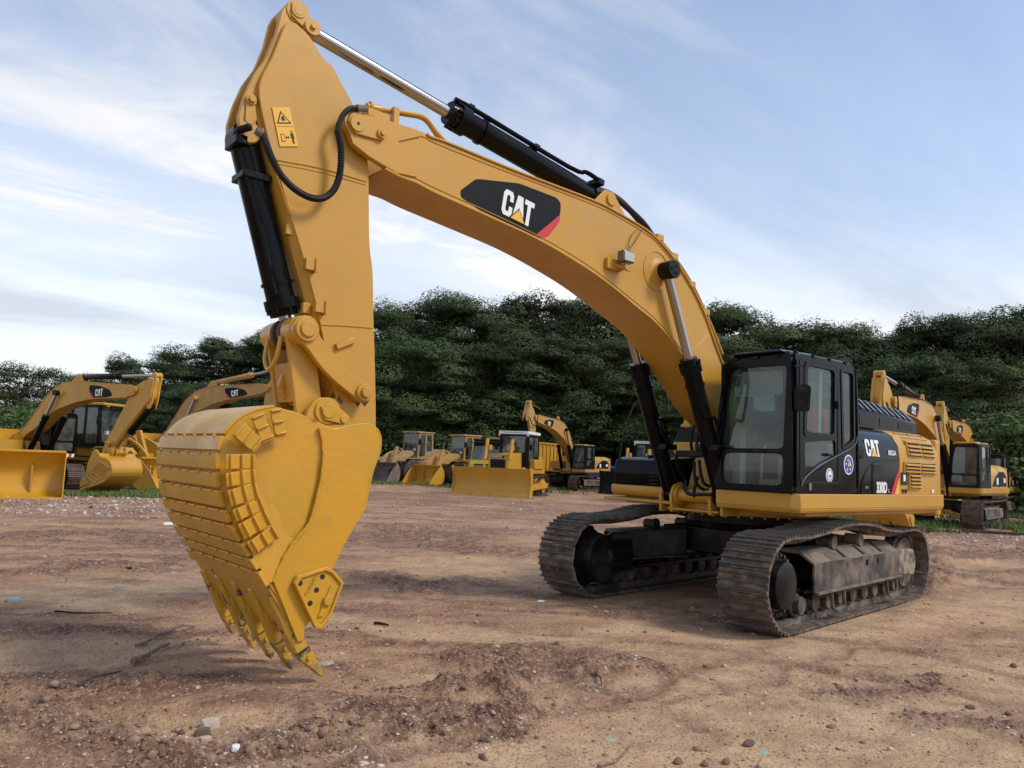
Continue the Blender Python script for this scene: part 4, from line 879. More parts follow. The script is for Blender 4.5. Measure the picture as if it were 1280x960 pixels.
        m = MB(); m.prism([(-1.16, 1.478), (-1.27, 1.478), (-1.438, 1.75), (-1.438, 1.86)], 1.462, 1.468); m.build('red_stripe', 'red', eh)
        m = MB(); m.prism([(-1.285, 1.478), (-1.438, 1.478), (-1.438, 1.72)], 1.462, 1.468); m.build('yellow_stripe', 'amber', eh)
        # panel seams, recess, vents
        m = MB(); m.tube([(-.30, 1.467, 1.48), (-.33, 1.467, 1.62), (-.48, 1.467, 1.80), (-.70, 1.467, 1.90), (-1.0, 1.467, 1.93), (-1.43, 1.467, 1.94)], .006, 5); m.tube([(-.215, 1.468, 1.48), (-.215, 1.468, 2.1)], .006, 5, 0); m.tube([(-.62, 1.467, 1.48), (-.62, 1.467, 1.87)], .005, 5, 0)
        m.build('panel_seam', 'satin', eh)
        m = MB()
        for k in range(4): m.box(-.66, -.90, 1.464, 1.475, 1.76 + k * .028, 1.772 + k * .028)
        m.build('vent_slot', 'satin', eh)
        m = MB(); m.cyl((-.31, 1.44, 2.0), (-.31, 1.476, 2.0), .075, n=22); m.build('fuel_cap', 'satin', eh, bevel=.01)
        m = MB(); m.box(-.40, -.50, 1.465, 1.474, 1.55, 1.58); m.box(.98, 1.04, 1.47, 1.486, 1.52, 1.60); m.build('latch', 'chrome', eh)
    # box on the right with a step
    if detail > 1:
        m = MB(); m.prism(rounded([(1.10, 1.45), (1.14, 1.62), (1.10, 1.80), (.98, 1.845), (-.20, 1.92), (-.20, 1.45)], .03, 3), -1.47, -.50); bx_ = m.build('tool_box', 'black', root, bevel=.02, seg=3)
        m = MB(); m.prism(rounded([(1.12, 1.30), (1.165, 1.36), (1.165, 1.452), (-.20, 1.452), (-.20, 1.30)], .03, 3), -1.49, -.485); m.build('tool_box_skirt', 'yellow', bx_, bevel=.02, seg=3)
        m = MB(); m.box(1.08, 1.135, -1.42, -.55, 1.635, 1.645); m.build('lid_seam', 'satin', bx_)
        m = MB(); m.box(1.115, 1.15, -.80, -.64, 1.52, 1.545); m.box(1.115, 1.15, -.80, -.64, 1.57, 1.595); m.box(1.115, 1.15, -.80, -.64, 1.47, 1.495); m.build('vent_slot', 'satin', bx_, bevel=.003)
        m = MB(); m.cyl((.9, -.98, 1.84), (.9, -.98, 1.885), .05, n=16); m.build('filler_cap', 'satin', bx_)
        m = MB(); m.loft([(-.35, -1.40, 2.36), (-.35, -.85, 2.36), (-.85, -.85, 2.36), (-.85, -1.40, 2.36)], [(-.45, -1.36, 2.66), (-.45, -1.10, 2.72), (-.75, -1.10, 2.72), (-.75, -1.36, 2.66)]); ab = m.build('air_box', 'yellow', root, bevel=.01)
        m = MB(); m.box(-.345, -.30, -1.38, -.87, 2.36, 2.40); m.box(-.40, -.36, -1.37, -1.0, 2.50, 2.52); m.build('air_box_seam', 'yellow', ab, bevel=.004)
        m = MB(); m.prism(rounded([(-1.42, 1.94), (-.42, 1.94), (-.42, 2.12), (-1.44, 2.12)], .02), -.213, -.198, 'x'); m.build('front_panel', 'yellow', eh, bevel=.004)
        # deck plate and brackets at the boom foot
        m = MB(); m.box(.2, 1.30, -1.50, -.33, 1.235, 1.275); m.build('step_plate', 'yellow', dk, bevel=.008)
        m = MB(); m.prism([(1.30, -.36), (1.30, .42), (.6, .42), (.6, -.36)], 1.17, 1.195, 'z'); m.build('front_beam', 'yellow', dk, bevel=.008)
        # handrail
        m = MB(); m.tube([(1.043,-1.42,1.371),(1.072,-1.42,1.683),(1.048,-1.42,1.974),(0.937,-1.42,2.308),(0.786,-1.42,2.604),(0.644,-1.42,2.723)] + [(0.833,-1.1,2.872),(0.635,-1.1,2.974),(0.522,-1.1,2.949),(0.443,-1.1,2.812),(0.419,-1.1,2.659),(0.47,-1.1,2.476)], .015, 7); m.build('handrail', 'satin', root)
    else:
        m = MB(); m.box(-.2, .95, -1.45, -.5, 1.44, 1.95); m.build('tool_box', M[style['side']], root)
    CF = PIN['CF']
    m = MB()
    for y_ in (.30, .475, -.30, -.475):
        m.prism([(.55, 1.27), (CF[0] - .05, CF[1] + .17), (CF[0] + .10, CF[1] + .14), (CF[0] + .16, CF[1]), (CF[0] + .14, 1.14), (.4, 1.14)], y_ - .02, y_ + .02)
    m.cyl((CF[0], -.53, CF[1]), (CF[0], .53, CF[1]), .085, n=22); m.cyl((CF[0], .24, CF[1]), (CF[0], .28, CF[1]), .13, n=26); m.cyl((CF[0], -.24, CF[1]), (CF[0], -.28, CF[1]), .13, n=26)
    m.build('ram_foot_bracket', Y, root, bevel=bv * .7)
    m = MB()
    for y_ in (.33, -.33): m.prism([(-.6, 1.27), (-.25, 1.9), (.05, 2.16), (.28, 2.2), (.46, 2.08), (.60, 1.8), (1.0, 1.27)], y_ - .025, y_ + .025)
    m.prism([(1.02, 1.28), (.76, 1.92), (.70, 1.90), (.95, 1.28)], -.30, .30)
    m.cyl((.25, -.42, 1.95), (.25, .42, 1.95), .12, n=24); m.build('boom_foot_bracket', Y, root, bevel=bv * .7)
    # slew ring
    m = MB(); m.steps((0, 0, 1.14), (0, 0, 1.27), [(0, .70), (0, 1.06), (.15, 1.075), (1, 1.075)], 48); m.build('slew_ring_cover', Y, root)
    m = MB(); m.cyl((0, 0, 1.02), (0, 0, 1.15), .80, n=48); m.build('slew_ring', 'frame', root)
    if detail > 1:
        bo = MB(); bo.cyl((0, 0, 0), (0, 0, .03), .016, n=6); b0 = bo.build('ring_bolt', 'yellow', root); b0.location = (1.03, 0, 1.112)
        for k in range(1, 40): share(b0, root, Matrix.Translation((1.03 * math.cos(k * .157), 1.03 * math.sin(k * .157), 1.112)))
        m = MB(); m.steps((0, 0, .92), (0, 0, 1.03), [(0, .74), (.3, .80), (1, .76)], 40); m.build('ring_gear', 'frame', root)
def undercarriage(root, swing, style, detail, hw=.285):
    c, s = math.cos(swing), math.sin(swing); xf = lambda q: (c * q[0] - s * q[1], s * q[0] + c * q[1], q[2])
    m = MB(); m.prism([(.85, .80), (.85, -.80), (-.85, -.80), (-.85, .80)], .62, .94, 'z')
    for sx in (1, -1):
        for sy in (1, -1):
            A = [(sx * .35, sy * .55, .93), (sx * .95, sy * .35, .93), (sx * .95, sy * .35, .58), (sx * .35, sy * .55, .58)]
            B = [(sx * .60, sy * 1.14, .80), (sx * 1.55, sy * 1.14, .80), (sx * 1.55, sy * 1.14, .40), (sx * .60, sy * 1.14, .40)]
            m.loft(A, B)
    cbod = m.map(xf).build('car_body', 'frame', root, bevel=.015 if detail > 1 else 0)
    if detail > 1:
        m = MB()
        for sy in (1, -1):
            m.tube([(1.00, sy * .30, .56), (1.36, sy * .8, .50), (1.60, sy * 1.08, .42)], .022, 6, 4); m.tube([(1.60, sy * 1.06, .36), (1.75, sy * 1.09, .50), (1.72, sy * 1.0, .60)], .02, 6, 3)
        m.map(xf).build('frame_rib', 'satin', cbod)
        for sy in (1, -1):
            m = MB(); m.cyl((1.45, sy * 1.0, .52), (1.95, sy * 1.0, .52), .16, n=20); m.box(1.35, 2.0, sy * 1.02 - .1, sy * 1.02 + .1, .32, .74); m.map(xf).build('travel_motor', 'frame', cbod, bevel=.03)
    for sd in (1, -1): track(root, sd, style, c, s, detail, hw)
STY_MAIN = dict(paint='yellow', bucket='bucket', cyl='black', cab='black', side='black')
ex = empty('excavator')
tag(ex, 'large excavator in front, black cab, its ribbed bucket reaching down to the dirt', 'excavator', 'excavators on the lot')
STY_MAIN['worn'] = [1, .92, .90, .86, .6]
boom, stick, bucket, pins = boom_assembly(ex, (0, 0, 0), STY_MAIN, 2)
the_cab = cab(ex, STY_MAIN, 2)
body(ex, STY_MAIN, 2)
undercarriage(ex, 0.078, TRK_MAIN, 2)
# ---- plumbing and fittings of the main machine
m = MB(); m.tube([(7.338,0.33,4.202),(7.295,0.33,4.144),(7.235,0.33,4.031),(7.147,0.33,3.912),(7.026,0.33,3.826),(6.885,0.33,3.79),(6.767,0.33,3.821),(6.679,0.33,3.92),(6.638,0.33,4.077),(6.645,0.33,4.284),(6.685,0.33,4.426),(6.65,0.33,4.564),(6.588,0.33,4.649),(6.506,0.33,4.685)], .023, 8, 6); hz = m.build('corrugated_hose', 'rubber', stick)
pts = cat([(7.338,0.33,4.202),(7.295,0.33,4.144),(7.235,0.33,4.031),(7.147,0.33,3.912),(7.026,0.33,3.826),(6.885,0.33,3.79),(6.767,0.33,3.821),(6.679,0.33,3.92),(6.638,0.33,4.077),(6.645,0.33,4.284),(6.685,0.33,4.426)], 9)
m = MB()
for i in range(1, len(pts) - 1): a = Vector(pts[i]); d = (Vector(pts[i + 1]) - a).normalized(); m.cyl(a, a + d * .012, .029, n=9)
m.build('hose_rings', 'rubber', hz, kind='stuff')
m = MB(); m.cyl(*[(6.521,0.33,4.68),(6.429,0.33,4.704)], .030, n=12); m.cyl(*[(7.371,0.33,4.204),(7.324,0.33,4.187)], .032, n=12); m.build('hose_fitting', 'dust', stick)
m = MB(); m.tube([(7.42, .0, 4.25), (7.44, .14, 4.24), (7.38, .24, 4.26)], .032, 8); m.box(7.36, 7.46, -.10, .16, 4.14, 4.22); m.build('ram_manifold', 'satin', stick, bevel=.01)
m = MB(); m.tube([(7.40, .08, 4.10), (7.20, .10, 3.55), (7.05, .10, 3.05), (7.02, .08, 2.98)], .028, 8, 4); m.build('ram_pipe', 'black', stick)
m = MB()
for t_ in (.32,): a = Vector((7.388, 0, 4.30)).lerp(Vector((6.87, 0, 2.75)), t_ * .75); m.box(a.x - .13, a.x + .11, -.13, .13, a.z - .03, a.z + .03)
m.build('pipe_clamp', 'satin', stick, bevel=.008)
# yellow steel pipes on the boom tip
m = MB(); m.tube([(6.356,0.22,4.789),(6.211,0.22,4.809),(5.987,0.22,4.855),(5.769,0.22,4.882),(5.627,0.22,4.788),(5.483,0.22,4.706)], .022, 8, 5); m.tube([(6.117,-0.22,4.96),(5.964,-0.22,5.028),(5.722,-0.22,5.077),(5.488,-0.22,5.106),(5.335,-0.22,4.996),(5.221,-0.22,4.929)], .022, 8, 5); bp_ = m.build('boom_pipe', 'yellow', boom)
m = MB(); m.cyl(*[(6.372,0.22,4.783),(6.227,0.22,4.803)], .036, n=12); m.cyl(*[(6.349,0.22,4.791),(6.324,0.22,4.792)], .05, n=8); q = [(6.273,0.22,4.743),(6.096,0.22,4.833)]; m.box(q[0][0] - .1, q[0][0] + .12, .12, .30, q[0][2] - .07, q[0][2]); m.box(q[1][0] - .03, q[1][0] + .03, -.28, .28, q[1][2] - .14, q[1][2] + .02); m.build('pipe_clamp', 'yellow', boom, bevel=.005)
# pipes along the stick ram
SBv, SAv = Vector((PIN['SB'][0], 0, PIN['SB'][1])), Vector((PIN['SA'][0], 0, PIN['SA'][1])); dd = (SAv - SBv).normalized(); up = Vector((-dd.z, 0, dd.x))
m = MB(); m.tube([SBv + dd * .12 + up * .17 + Vector((0, .10, 0)), SBv + dd * .40 + up * .18 + Vector((0, .10, 0)), SBv + dd * .65 + up * .14 + Vector((0, .07, 0)), SBv + dd * 2.15 + up * .135 + Vector((0, .07, 0)), SBv + dd * 2.2 + up * .10 + Vector((0, .05, 0))], .026, 8, 4)
m.tube([SBv + dd * .12 + up * .18 + Vector((0, -.10, 0)), SBv + dd * .5 + up * .15 + Vector((0, -.10, 0)), SBv + dd * .9 + up * .13 + Vector((0, -.08, 0))], .026, 8, 4); m.build('ram_pipe', 'black', boom)
m = MB()
for t_ in (1.15, 2.06): a = SBv + dd * t_ + up * .115; m.slab(a - Vector((0, .09, 0)) - dd * .035, dd * .07, (0, .18, 0), up * .06)
for t_ in (.18,): a = SBv + dd * t_ + up * .12; m.slab(a - Vector((0, .14, 0)) - dd * .05, dd * .10, (0, .28, 0), up * .07)
m.build('pipe_clamp', 'satin', boom, bevel=.008)
m = MB()
m.tube([(3.319,0.1,4.847),(3.102,0.1,4.876),(2.891,0.1,4.843),(2.671,0.1,4.77),(2.445,0.1,4.675),(2.257,0.1,4.546)], .036, 8, 5); m.tube([(3.092,-0.12,5.003),(2.867,-0.12,5.013),(2.617,-0.12,4.967),(2.388,-0.12,4.861),(2.167,-0.12,4.737),(2.021,-0.12,4.644)], .036, 8, 5); m.build('ram_hose', 'rubber', boom)
m = MB()
for q in [(2.363,4.472),(2.078,4.302),(1.714,4.015),(1.402,3.705)]: m.box(q[0] - .06, q[0] + .06, .20, .30, q[1] - .02, q[1] + .05)
m.tube([(a, .24, b + .035) for a, b in [(2.363,4.472),(2.079,4.322),(1.816,4.15),(1.579,3.946),(1.368,3.71),(1.17,3.466),(0.968,3.196)]], .02, 6, 4)
m.build('top_pipe_clamp', 'yellow', boom, bevel=.004)
# work lamp and its lead
lp = [(3.128,0.42,4.053)][0]
m = MB(); m.box(lp[0] - .10, lp[0] + .085, lp[1] - .05, lp[1] + .05, lp[2] - .06, lp[2] + .07); wl_ = m.build('work_lamp', 'dullsteel', boom, bevel=.012)
m = MB(); m.box(lp[0] - .085, lp[0] + .07, lp[1] + .045, lp[1] + .056, lp[2] - .045, lp[2] + .055); m.build('lamp_lens', 'clearlamp', wl_)
m = MB(); m.box(lp[0] - .04, lp[0] + .20, .29, .335, lp[2] - .14, lp[2] - .02); m.box(lp[0] - .02, lp[0] + .02, .30, lp[1] + .02, lp[2] - .14, lp[2] - .07); m.tube([(lp[0] + .10, .38, lp[2] - .10), (lp[0] - .06, .42, lp[2] - .14), (lp[0] - .12, .40, lp[2] - .09)], .012, 6); m.build('lamp_bracket', 'yellow', wl_, bevel=.005)
m = MB(); m.tube([(lp[0] - .03, .40, lp[2] + .07)] + [(2.938,0.31,4.207),(2.954,0.31,4.28),(2.888,0.31,4.399),(2.806,0.31,4.476)], .006, 5); m.tube([(lp[0] - .03, .40, lp[2] + .07)] + [(2.911,0.31,4.242),(2.802,0.31,4.38),(2.72,0.31,4.505)], .006, 5); m.build('lamp_lead', 'dust', wl_)
# warning label on the stick
q = [(7.211,0.208,4.491),(7.064,0.208,4.541),(6.965,0.208,4.236),(7.121,0.208,4.188)]
def quad_plate(q, y0, y1): return MB().loft([(p[0], y0, p[2]) for p in q], [(p[0], y1, p[2]) for p in q])
lb = quad_plate(q, .2055, .209).build('warning_label', 'warn', stick)
Q = [Vector(p) for p in q]
def on_label(u, v): return (Q[0] * (1 - u) + Q[1] * u) * (1 - v) + (Q[3] * (1 - u) + Q[2] * u) * v
def lab_poly(pts, z, mt): MB().loft([(on_label(u, v).x, z, on_label(u, v).z) for u, v in pts], [(on_label(u, v).x, z + .0015, on_label(u, v).z) for u, v in pts]).build('label_print', mt, lb)
lab_poly([(.42, .09), (.90, .42), (.08, .42)], .2092, 'inkblack'); lab_poly([(.43, .15), (.78, .39), (.18, .39)], .2110, 'warn')
lab_poly([(.40, .24), (.52, .22), (.60, .36), (.50, .33), (.42, .37), (.36, .30)], .2128, 'inkblack')
lab_poly([(.06, .485), (.97, .485), (.97, .492), (.06, .492)], .2092, 'inkblack')
lab_poly([(.15, .68), (.36, .68), (.36, .88), (.15, .88)], .2092, 'inkblack'); lab_poly([(.18, .70), (.33, .70), (.33, .86), (.18, .86)], .2110, 'warn')
lab_poly([(.40, .77), (.46, .73), (.46, .755), (.56, .755), (.56, .73), (.62, .77), (.56, .81), (.56, .785), (.46, .785), (.46, .81)], .2092, 'inkblack')
lab_poly([(.70, .66), (.86, .66), (.88, .80), (.83, .80), (.84, .93), (.73, .93), (.74, .80), (.69, .80)], .2092, 'inkblack'); lab_poly([(.745, .60), (.79, .585), (.82, .60), (.82, .64), (.745, .64)], .2092, 'inkblack')
# hoses at the boom foot
m = MB()
m.tube([(1.30, .12, 1.62), (1.28, .05, 1.42), (1.15, .0, 1.32), (.9, .0, 1.35)], .02, 8)
m.tube([(1.212,-0.3,1.896),(1.155,-0.3,1.717),(1.011,-0.3,1.538)] + [(1.42, .05, 1.40), (1.36, .30, 1.40), (1.1, .42, 1.42)], .022, 8)
m.tube([(1.38,0.12,1.806),(1.377,0.12,1.674),(1.34,0.12,1.543),(1.167,0.12,1.453),(0.868,0.12,1.455)],   .020, 8); m.tube([(1.418,0.22,1.828),(1.38,0.22,1.658),(1.309,0.22,1.538),(1.172,0.22,1.499),(0.962,0.22,1.501)], .020, 8)
m.tube([(1.398,0.12,1.856),(1.453,0.12,2.027),(1.44,0.12,2.18),(1.342,0.12,2.309),(1.224,0.12,2.4)], .020, 8); m.tube([(1.435,0.22,1.857),(1.472,0.22,2.017),(1.443,0.22,2.18),(1.361,0.22,2.266)], .020, 8)
m.build('hydraulic_hose', 'rubber', ex)
m = MB()
for q in [(1.457,0.15,1.895),(1.323,0.15,1.921)]: m.cyl((q[0] - .05, q[1], q[2]), (q[0] + .03, q[1], q[2]), .05, n=12)
m.box(1.45, 1.62, -.0, .40, 1.86, 1.94); m.build('hose_block', 'satin', ex, bevel=.01)
m = MB()
A, B = Vector((PIN['CF'][0], -.40, PIN['CF'][1])), Vector((PIN['CB'][0], -.40, PIN['CB'][1])); d = (B - A).normalized(); n_ = Vector((-d.z, 0, d.x)) * -1
for s_ in (-1, 1):
    o_ = Vector((0, .80 if s_ > 0 else 0, 0))
    m.tube([A + o_ + d * 1.75 + n_ * .10 + Vector((0, .1, 0)), A + o_ + d * 1.45 + n_ * .15 + Vector((0, .12, 0)), A + o_ + d * 1.15 + n_ * .15 + Vector((0, .14, 0)), A + o_ + d * 1.05 + n_ * -.02 + Vector((0, .16, 0)), A + o_ + d * .72 + n_ * .0 + Vector((0, .14, 0))], .02, 7)
m.tube([A + d * 1.0 + Vector((0, .13, 0)) + n_ * .05, A + d * 1.12 + Vector((0, .22, 0)) + n_ * .12, A + d * 1.0 + Vector((0, .26, 0)) + n_ * .18, A + d * .75 + Vector((0, .26, 0)) + n_ * .1], .022, 7)
for s_ in (0, .80): m.box(A.x + d.x * .68 - .14, A.x + d.x * .68 + .10, A.y + s_ - .16, A.y + s_ + .18, A.z + d.z * .68 - .03, A.z + d.z * .68 + .04)
m.build('ram_pipe', 'black', ex)

# ================================================================ other machines on the lot
VA = math.degrees(math.atan2(-CAM['F'][1], -CAM['F'][0]))
def spot(px, D):                            # a ground point D metres out, px across the photo's width
    f = Vector((CAM['F'][0], CAM['F'][1])); r = Vector((CAM['R'][0], CAM['R'][1])).normalized(); f.normalize()
    q = Vector(CAM['C'][:2]) + f * D + r * ((px - 640) / CAM['f'] * D); return q.x, q.y
def hd(a): return R(VA - a)                 # a degrees to the left of facing the viewer
def backhoe(label, loc, head, scale, pose, style, detail=1, swing=0, hw=.33, red=False):
    r = empty('excavator', (loc[0], loc[1], loc[2] if len(loc) > 2 else 0), head, scale); tag(r, label, 'excavator', 'excavators on the lot')
    st = dict(paint='yellow', bucket='yellow', cyl='black', cab='satin', side='yellow', hood=False); st.update(style)
    boom_assembly(r, tuple(R(q) for q in pose), st, detail); cab(r, st, detail); body(r, st, detail); undercarriage(r, swing, TRK_STD, detail, hw)
    m = MB(); m.box(.26, .60, 1.0, 1.3, 1.98, 2.45); red and m.build('red_seat', 'redcloth', r, bevel=.04)
    if st.get('ribs'):
        for k in range(8): m = MB(); m.loft([(1.362, .45 + k * .125, 1.31), (1.362, .575 + k * .125, 1.31), (1.362, .605 + k * .125, 1.44), (1.362, .48 + k * .125, 1.44)], [(1.368, .45 + k * .125, 1.31), (1.368, .575 + k * .125, 1.31), (1.368, .605 + k * .125, 1.44), (1.368, .48 + k * .125, 1.44)]); m.build('reflector_stripe', ('red', 'white')[k % 2], r)
    # curved dark side panel with pale marks, as on the photo's machines
    m = MB(); m.prism([(-.4, 1.55), (-2.55, 1.55), (-2.55, 1.95), (-2.2, 2.12), (-1.5, 2.12), (-.8, 1.9)], 1.466, 1.474); sp = m.build('side_panel', 'decal', r)
    m = MB(); m.box(-1.0, -1.25, 1.475, 1.479, 1.62, 1.88); m.build('side_mark', 'white', sp); m = MB(); m.box(-2.1, -2.4, 1.475, 1.479, 1.70, 1.88); m.build('side_mark', 'white', sp)
    m = MB(); m.tube([(6.30, .20, 4.60), (5.3, .24, 4.72), (4.2, .24, 4.70), (3.4, .26, 4.68), (2.5, .26, 4.50), (1.8, .26, 4.0), (1.2, .26, 3.3)], .03, 6)
    def fb(q):
        w = rot2((q[0], q[2]), PIN['F'], R(pose[0])); return (w[0], q[1], w[1])
    m.map(fb).build('boom_hose', 'rubber', r)
    m = MB(); T_ = PIN['T']; m.tube([(T_[0] - .2, .3, T_[1] + .25), (T_[0] - .1, .34, T_[1] - .5), (T_[0] + .5, .34, T_[1] - .55), (T_[0] + .85, .3, T_[1] - .1)], .03, 6); m.map(fb).build('stick_hose', 'rubber', r)
    return r
xk = [(-20.03,-3.622)][0]
backhoe('excavator just right of the large one\'s yellow rear, a red seat in its cab', (xk[0] - 1.75, xk[1] - 1.70), R(5), .97, (-2.6, 1, -4), dict(roof='yellow'), 1, R(3), red=True)
backhoe('farthest right excavator, half hidden behind the cab of the one with the red seat', (-33.7, -8.25), R(7), .95, (-1, 4, 0), {}, 1, R(4))
xh = [(-26.108,-28.411)][0]
backhoe('small distant excavator with raised arched boom, right of the dozer with the white roof', (xh[0] - .97, xh[1] - 1.95), R(VA - 31), .95, (1.5, 2, 0), dict(roof='oldyellow', paint='oldyellow', bucket='oldyellow', side='oldyellow'), 1, R(-4))
backhoe('leftmost excavator, boom with black ram and bucket curled under beside the 950H loader', spot(30, 29.0), hd(-66), .92, (-5, -19, -14), dict(cab='black', ribs=True), 1, R(-14))
backhoe('excavator with yellow stick ram, its boom showing just left of the large bucket', spot(205, 37), hd(-68), 1.0, (1, 0, -10), dict(cyl='oldyellow', paint='oldyellow', bucket='oldyellow'), 1)
backhoe('excavator mostly hidden behind the large one\'s boom rams, only its yellow stick top showing', spot(884, 41), hd(14), .95, (1, 0, 0), dict(side='satin'), 1)
def wheel(root, x, y, r, w, mat='tyre', rim='yellow', lugs=22):
    m = MB(); m.steps((x, y - w / 2, r), (x, y + w / 2, r), [(0, r * .55), (0, r * .86), (.08, r * .95), (.92, r * .95), (1, r * .86), (1, r * .55)], 32)
    for k in range(lugs):
        a = 2 * math.pi * k / lugs
        for s_ in (0, 1):
            b = a + s_ * math.pi / lugs; c_, n_ = math.cos(b), math.sin(b); yy = y - w / 2 + s_ * w * .52
            m.slab((x + r * .93 * c_, yy, r + r * .93 * n_), (r * .07 * c_, 0, r * .07 * n_), (-r * .06 * n_, w * .48, r * .06 * c_), (-r * .13 * n_, 0, r * .13 * c_))
    wh = m.build('wheel', mat, root); sgn = 1 if y > 0 else -1
    m = MB(); m.steps((x, y - w * .40 * sgn, r), (x, y + w * .46 * sgn, r), [(0, r * .3), (0, r * .56), (.7, r * .5), (.72, r * .3), (.95, r * .28), (1, r * .2), (1, .001)], 24); m.build('rim', rim, wh)
    return wh
def scoop(root, x0, w, z0, h, d, mat, name='bucket', tip=0, teeth=0, bv=.012):
    """open loader bucket: curved back sheet, two end plates, cutting lip"""
    back = cat([(x0 + d, z0 + .02), (x0 + d * .45, z0), (x0 + d * .12, z0 + .10), (x0, z0 + h * .35), (x0 + .03, z0 + h * .7), (x0 + d * .22, z0 + h)], 6)
    q = [Vector(p) for p in back]; inn = []
    for i in range(len(q)):
        t = (q[min(i + 1, len(q) - 1)] - q[max(i - 1, 0)]).normalized(); inn.append(q[i] + Vector((t.y, -t.x)) * .03)
    m = MB(); m.prism([tuple(p) for p in q] + [tuple(p) for p in inn[::-1]], -w / 2, w / 2); b = m.build(name, mat, root)
    for s_ in (1, -1):
        m = MB(); m.prism(back + [(x0 + d * .62, z0 + h * .62), (x0 + d * .98, z0 + .10)], s_ * w / 2, s_ * (w / 2 + .03)); m.build('end_plate', mat, b, bevel=bv)
        m = MB(); m.slab((x0 + d * .15, s_ * w * .20, z0 + .12), (-.25, 0, .02), (0, .05, 0), (.1, 0, h * .6)); m.build('hanger', mat, b)
    m = MB(); m.box(x0 + d - .25, x0 + d + .05, -w / 2 - .03, w / 2 + .03, z0 - .01, z0 + .03); m.build('cutting_edge', mat, b, bevel=bv * .6)
    m = MB(); m.box(x0 + d * .20, x0 + d * .32, -w / 2, w / 2, z0 + h - .03, z0 + h + .04); m.build('spill_guard', mat, b, bevel=bv * .6)
    return b
def loader(label, loc, head, P='yellow', bk='yellow', cabm='yellow', num=None, scale=1, tyre='tyre'):
    r = empty('wheel_loader', (loc[0], loc[1], 0), head, scale); tag(r, label, 'wheel loader', 'wheel loaders on the lot')
    m = MB(); m.prism([(-3.3, 1.15), (-.5, 1.15), (-.5, 2.35), (-2.9, 2.25), (-3.3, 2.0)], -.62, .62); m.box(-3.45, -3.2, -1.1, 1.1, .9, 1.5); eh = m.build('engine_house', P, r, bevel=.03)
    for s_ in (1, -1):
        m = MB()
        for k in range(5): m.box(-2.9, -1.9, s_ * .62, s_ * .635, 1.5 + k * .12, 1.56 + k * .12)
        m.build('side_grille', 'darkgrille', eh)
    m = MB(); m.cyl((-1.5, .35, 2.3), (-1.5, .35, 3.05), .06, n=12); m.build('exhaust', 'satin', eh)
    m = MB(); m.tube([(-3.1, .6, 2.2), (-3.1, .6, 2.65), (-2.2, .6, 2.7), (-2.2, .6, 2.3)], .02, 6, 2); m.tube([(-3.1, -.6, 2.2), (-3.1, -.6, 2.65), (-2.2, -.6, 2.7), (-2.2, -.6, 2.3)], .02, 6, 2); m.build('handrail', P, eh)
    m = MB(); m.box(-.9, .7, -.62, .62, 1.05, 1.6); m.box(.5, 2.1, -.42, .42, .65, 1.4); m.prism([(.8, 1.3), (2.0, 1.3), (1.5, 2.1), (.9, 2.1)], -.32, -.22); m.prism([(.8, 1.3), (2.0, 1.3), (1.5, 2.1), (.9, 2.1)], .22, .32); m.box(-2.0, -1.3, -1.0, 1.0, .7, .95); m.box(1.35, 2.0, -1.0, 1.0, .7, .95); m.build('chassis', P, r, bevel=.02)
    for s_ in (1, -1):
        for x in (-1.67, 1.67):
            m = MB(); m.prism([(x - .85, 1.55), (x - .62, 1.66), (x + .62, 1.66), (x + .85, 1.45), (x + .85, 1.40), (x + .6, 1.60), (x - .6, 1.60), (x - .85, 1.50)], s_ * .78, s_ * 1.36); m.build('mudguard', P, r)
            wheel(r, x, s_ * 1.07, .79, .58, tyre, P)
    # cab
    cm = M[cabm]; zt = 3.35
    for s_ in (1, -1):
        m = MB(); m.panel([(-.95, 1.6), (.62, 1.6), (.50, zt), (-.90, zt)], [rounded([(-.12, 1.78), (.48, 1.78), (.38, zt - .1), (-.14, zt - .1)], .05), rounded([(-.82, 2.15), (-.24, 2.15), (-.24, zt - .1), (-.80, zt - .1)], .05)], s_ * .72, s_ * .68)
        c = m.build('cab_side', cm, r)
        m = MB(); m.prism(rounded([(-.12, 1.78), (.48, 1.78), (.38, zt - .1), (-.14, zt - .1)], .05), s_ * .70, s_ * .695); m.build('side_window', 'glass_far', c)
        m = MB(); m.prism(rounded([(-.82, 2.15), (-.24, 2.15), (-.24, zt - .1), (-.80, zt - .1)], .05), s_ * .70, s_ * .695); m.build('side_window', 'glass_far', c)
        m = MB(); m.tube([(.55, s_ * .72, 3.0), (.75, s_ * .98, 3.02), (.75, s_ * .98, 2.8)], .015, 5, 2); m.box(.70, .76, s_ * .98 - .10, s_ * .98 + .10, 2.55, 2.92); m.build('mirror', 'satin', r)
        m = MB()
        for k in range(3): m.box(-.2, .35, s_ * .75, s_ * 1.05, .55 + k * .33, .60 + k * .33)
        m.tube([(.4, s_ * .8, .6), (.42, s_ * .82, 1.5), (.3, s_ * .76, 2.2)], .018, 5, 2); m.build('step', 'satin', r)
    m = MB(); m.loft([(.62, -.70, 1.6), (.62, .70, 1.6), (.57, .70, 1.85), (.57, -.70, 1.85)], [(.57, -.70, 1.6), (.57, .70, 1.6), (.52, .70, 1.85), (.52, -.70, 1.85)])
    for y_ in (-.70, .63): m.loft([(.62, y_, 1.6), (.62, y_ + .07, 1.6), (.57, y_ + .07, 1.6), (.57, y_, 1.6)], [(.50, y_, zt), (.50, y_ + .07, zt), (.45, y_ + .07, zt), (.45, y_, zt)])
    m.build('front_pillar', cm, r)
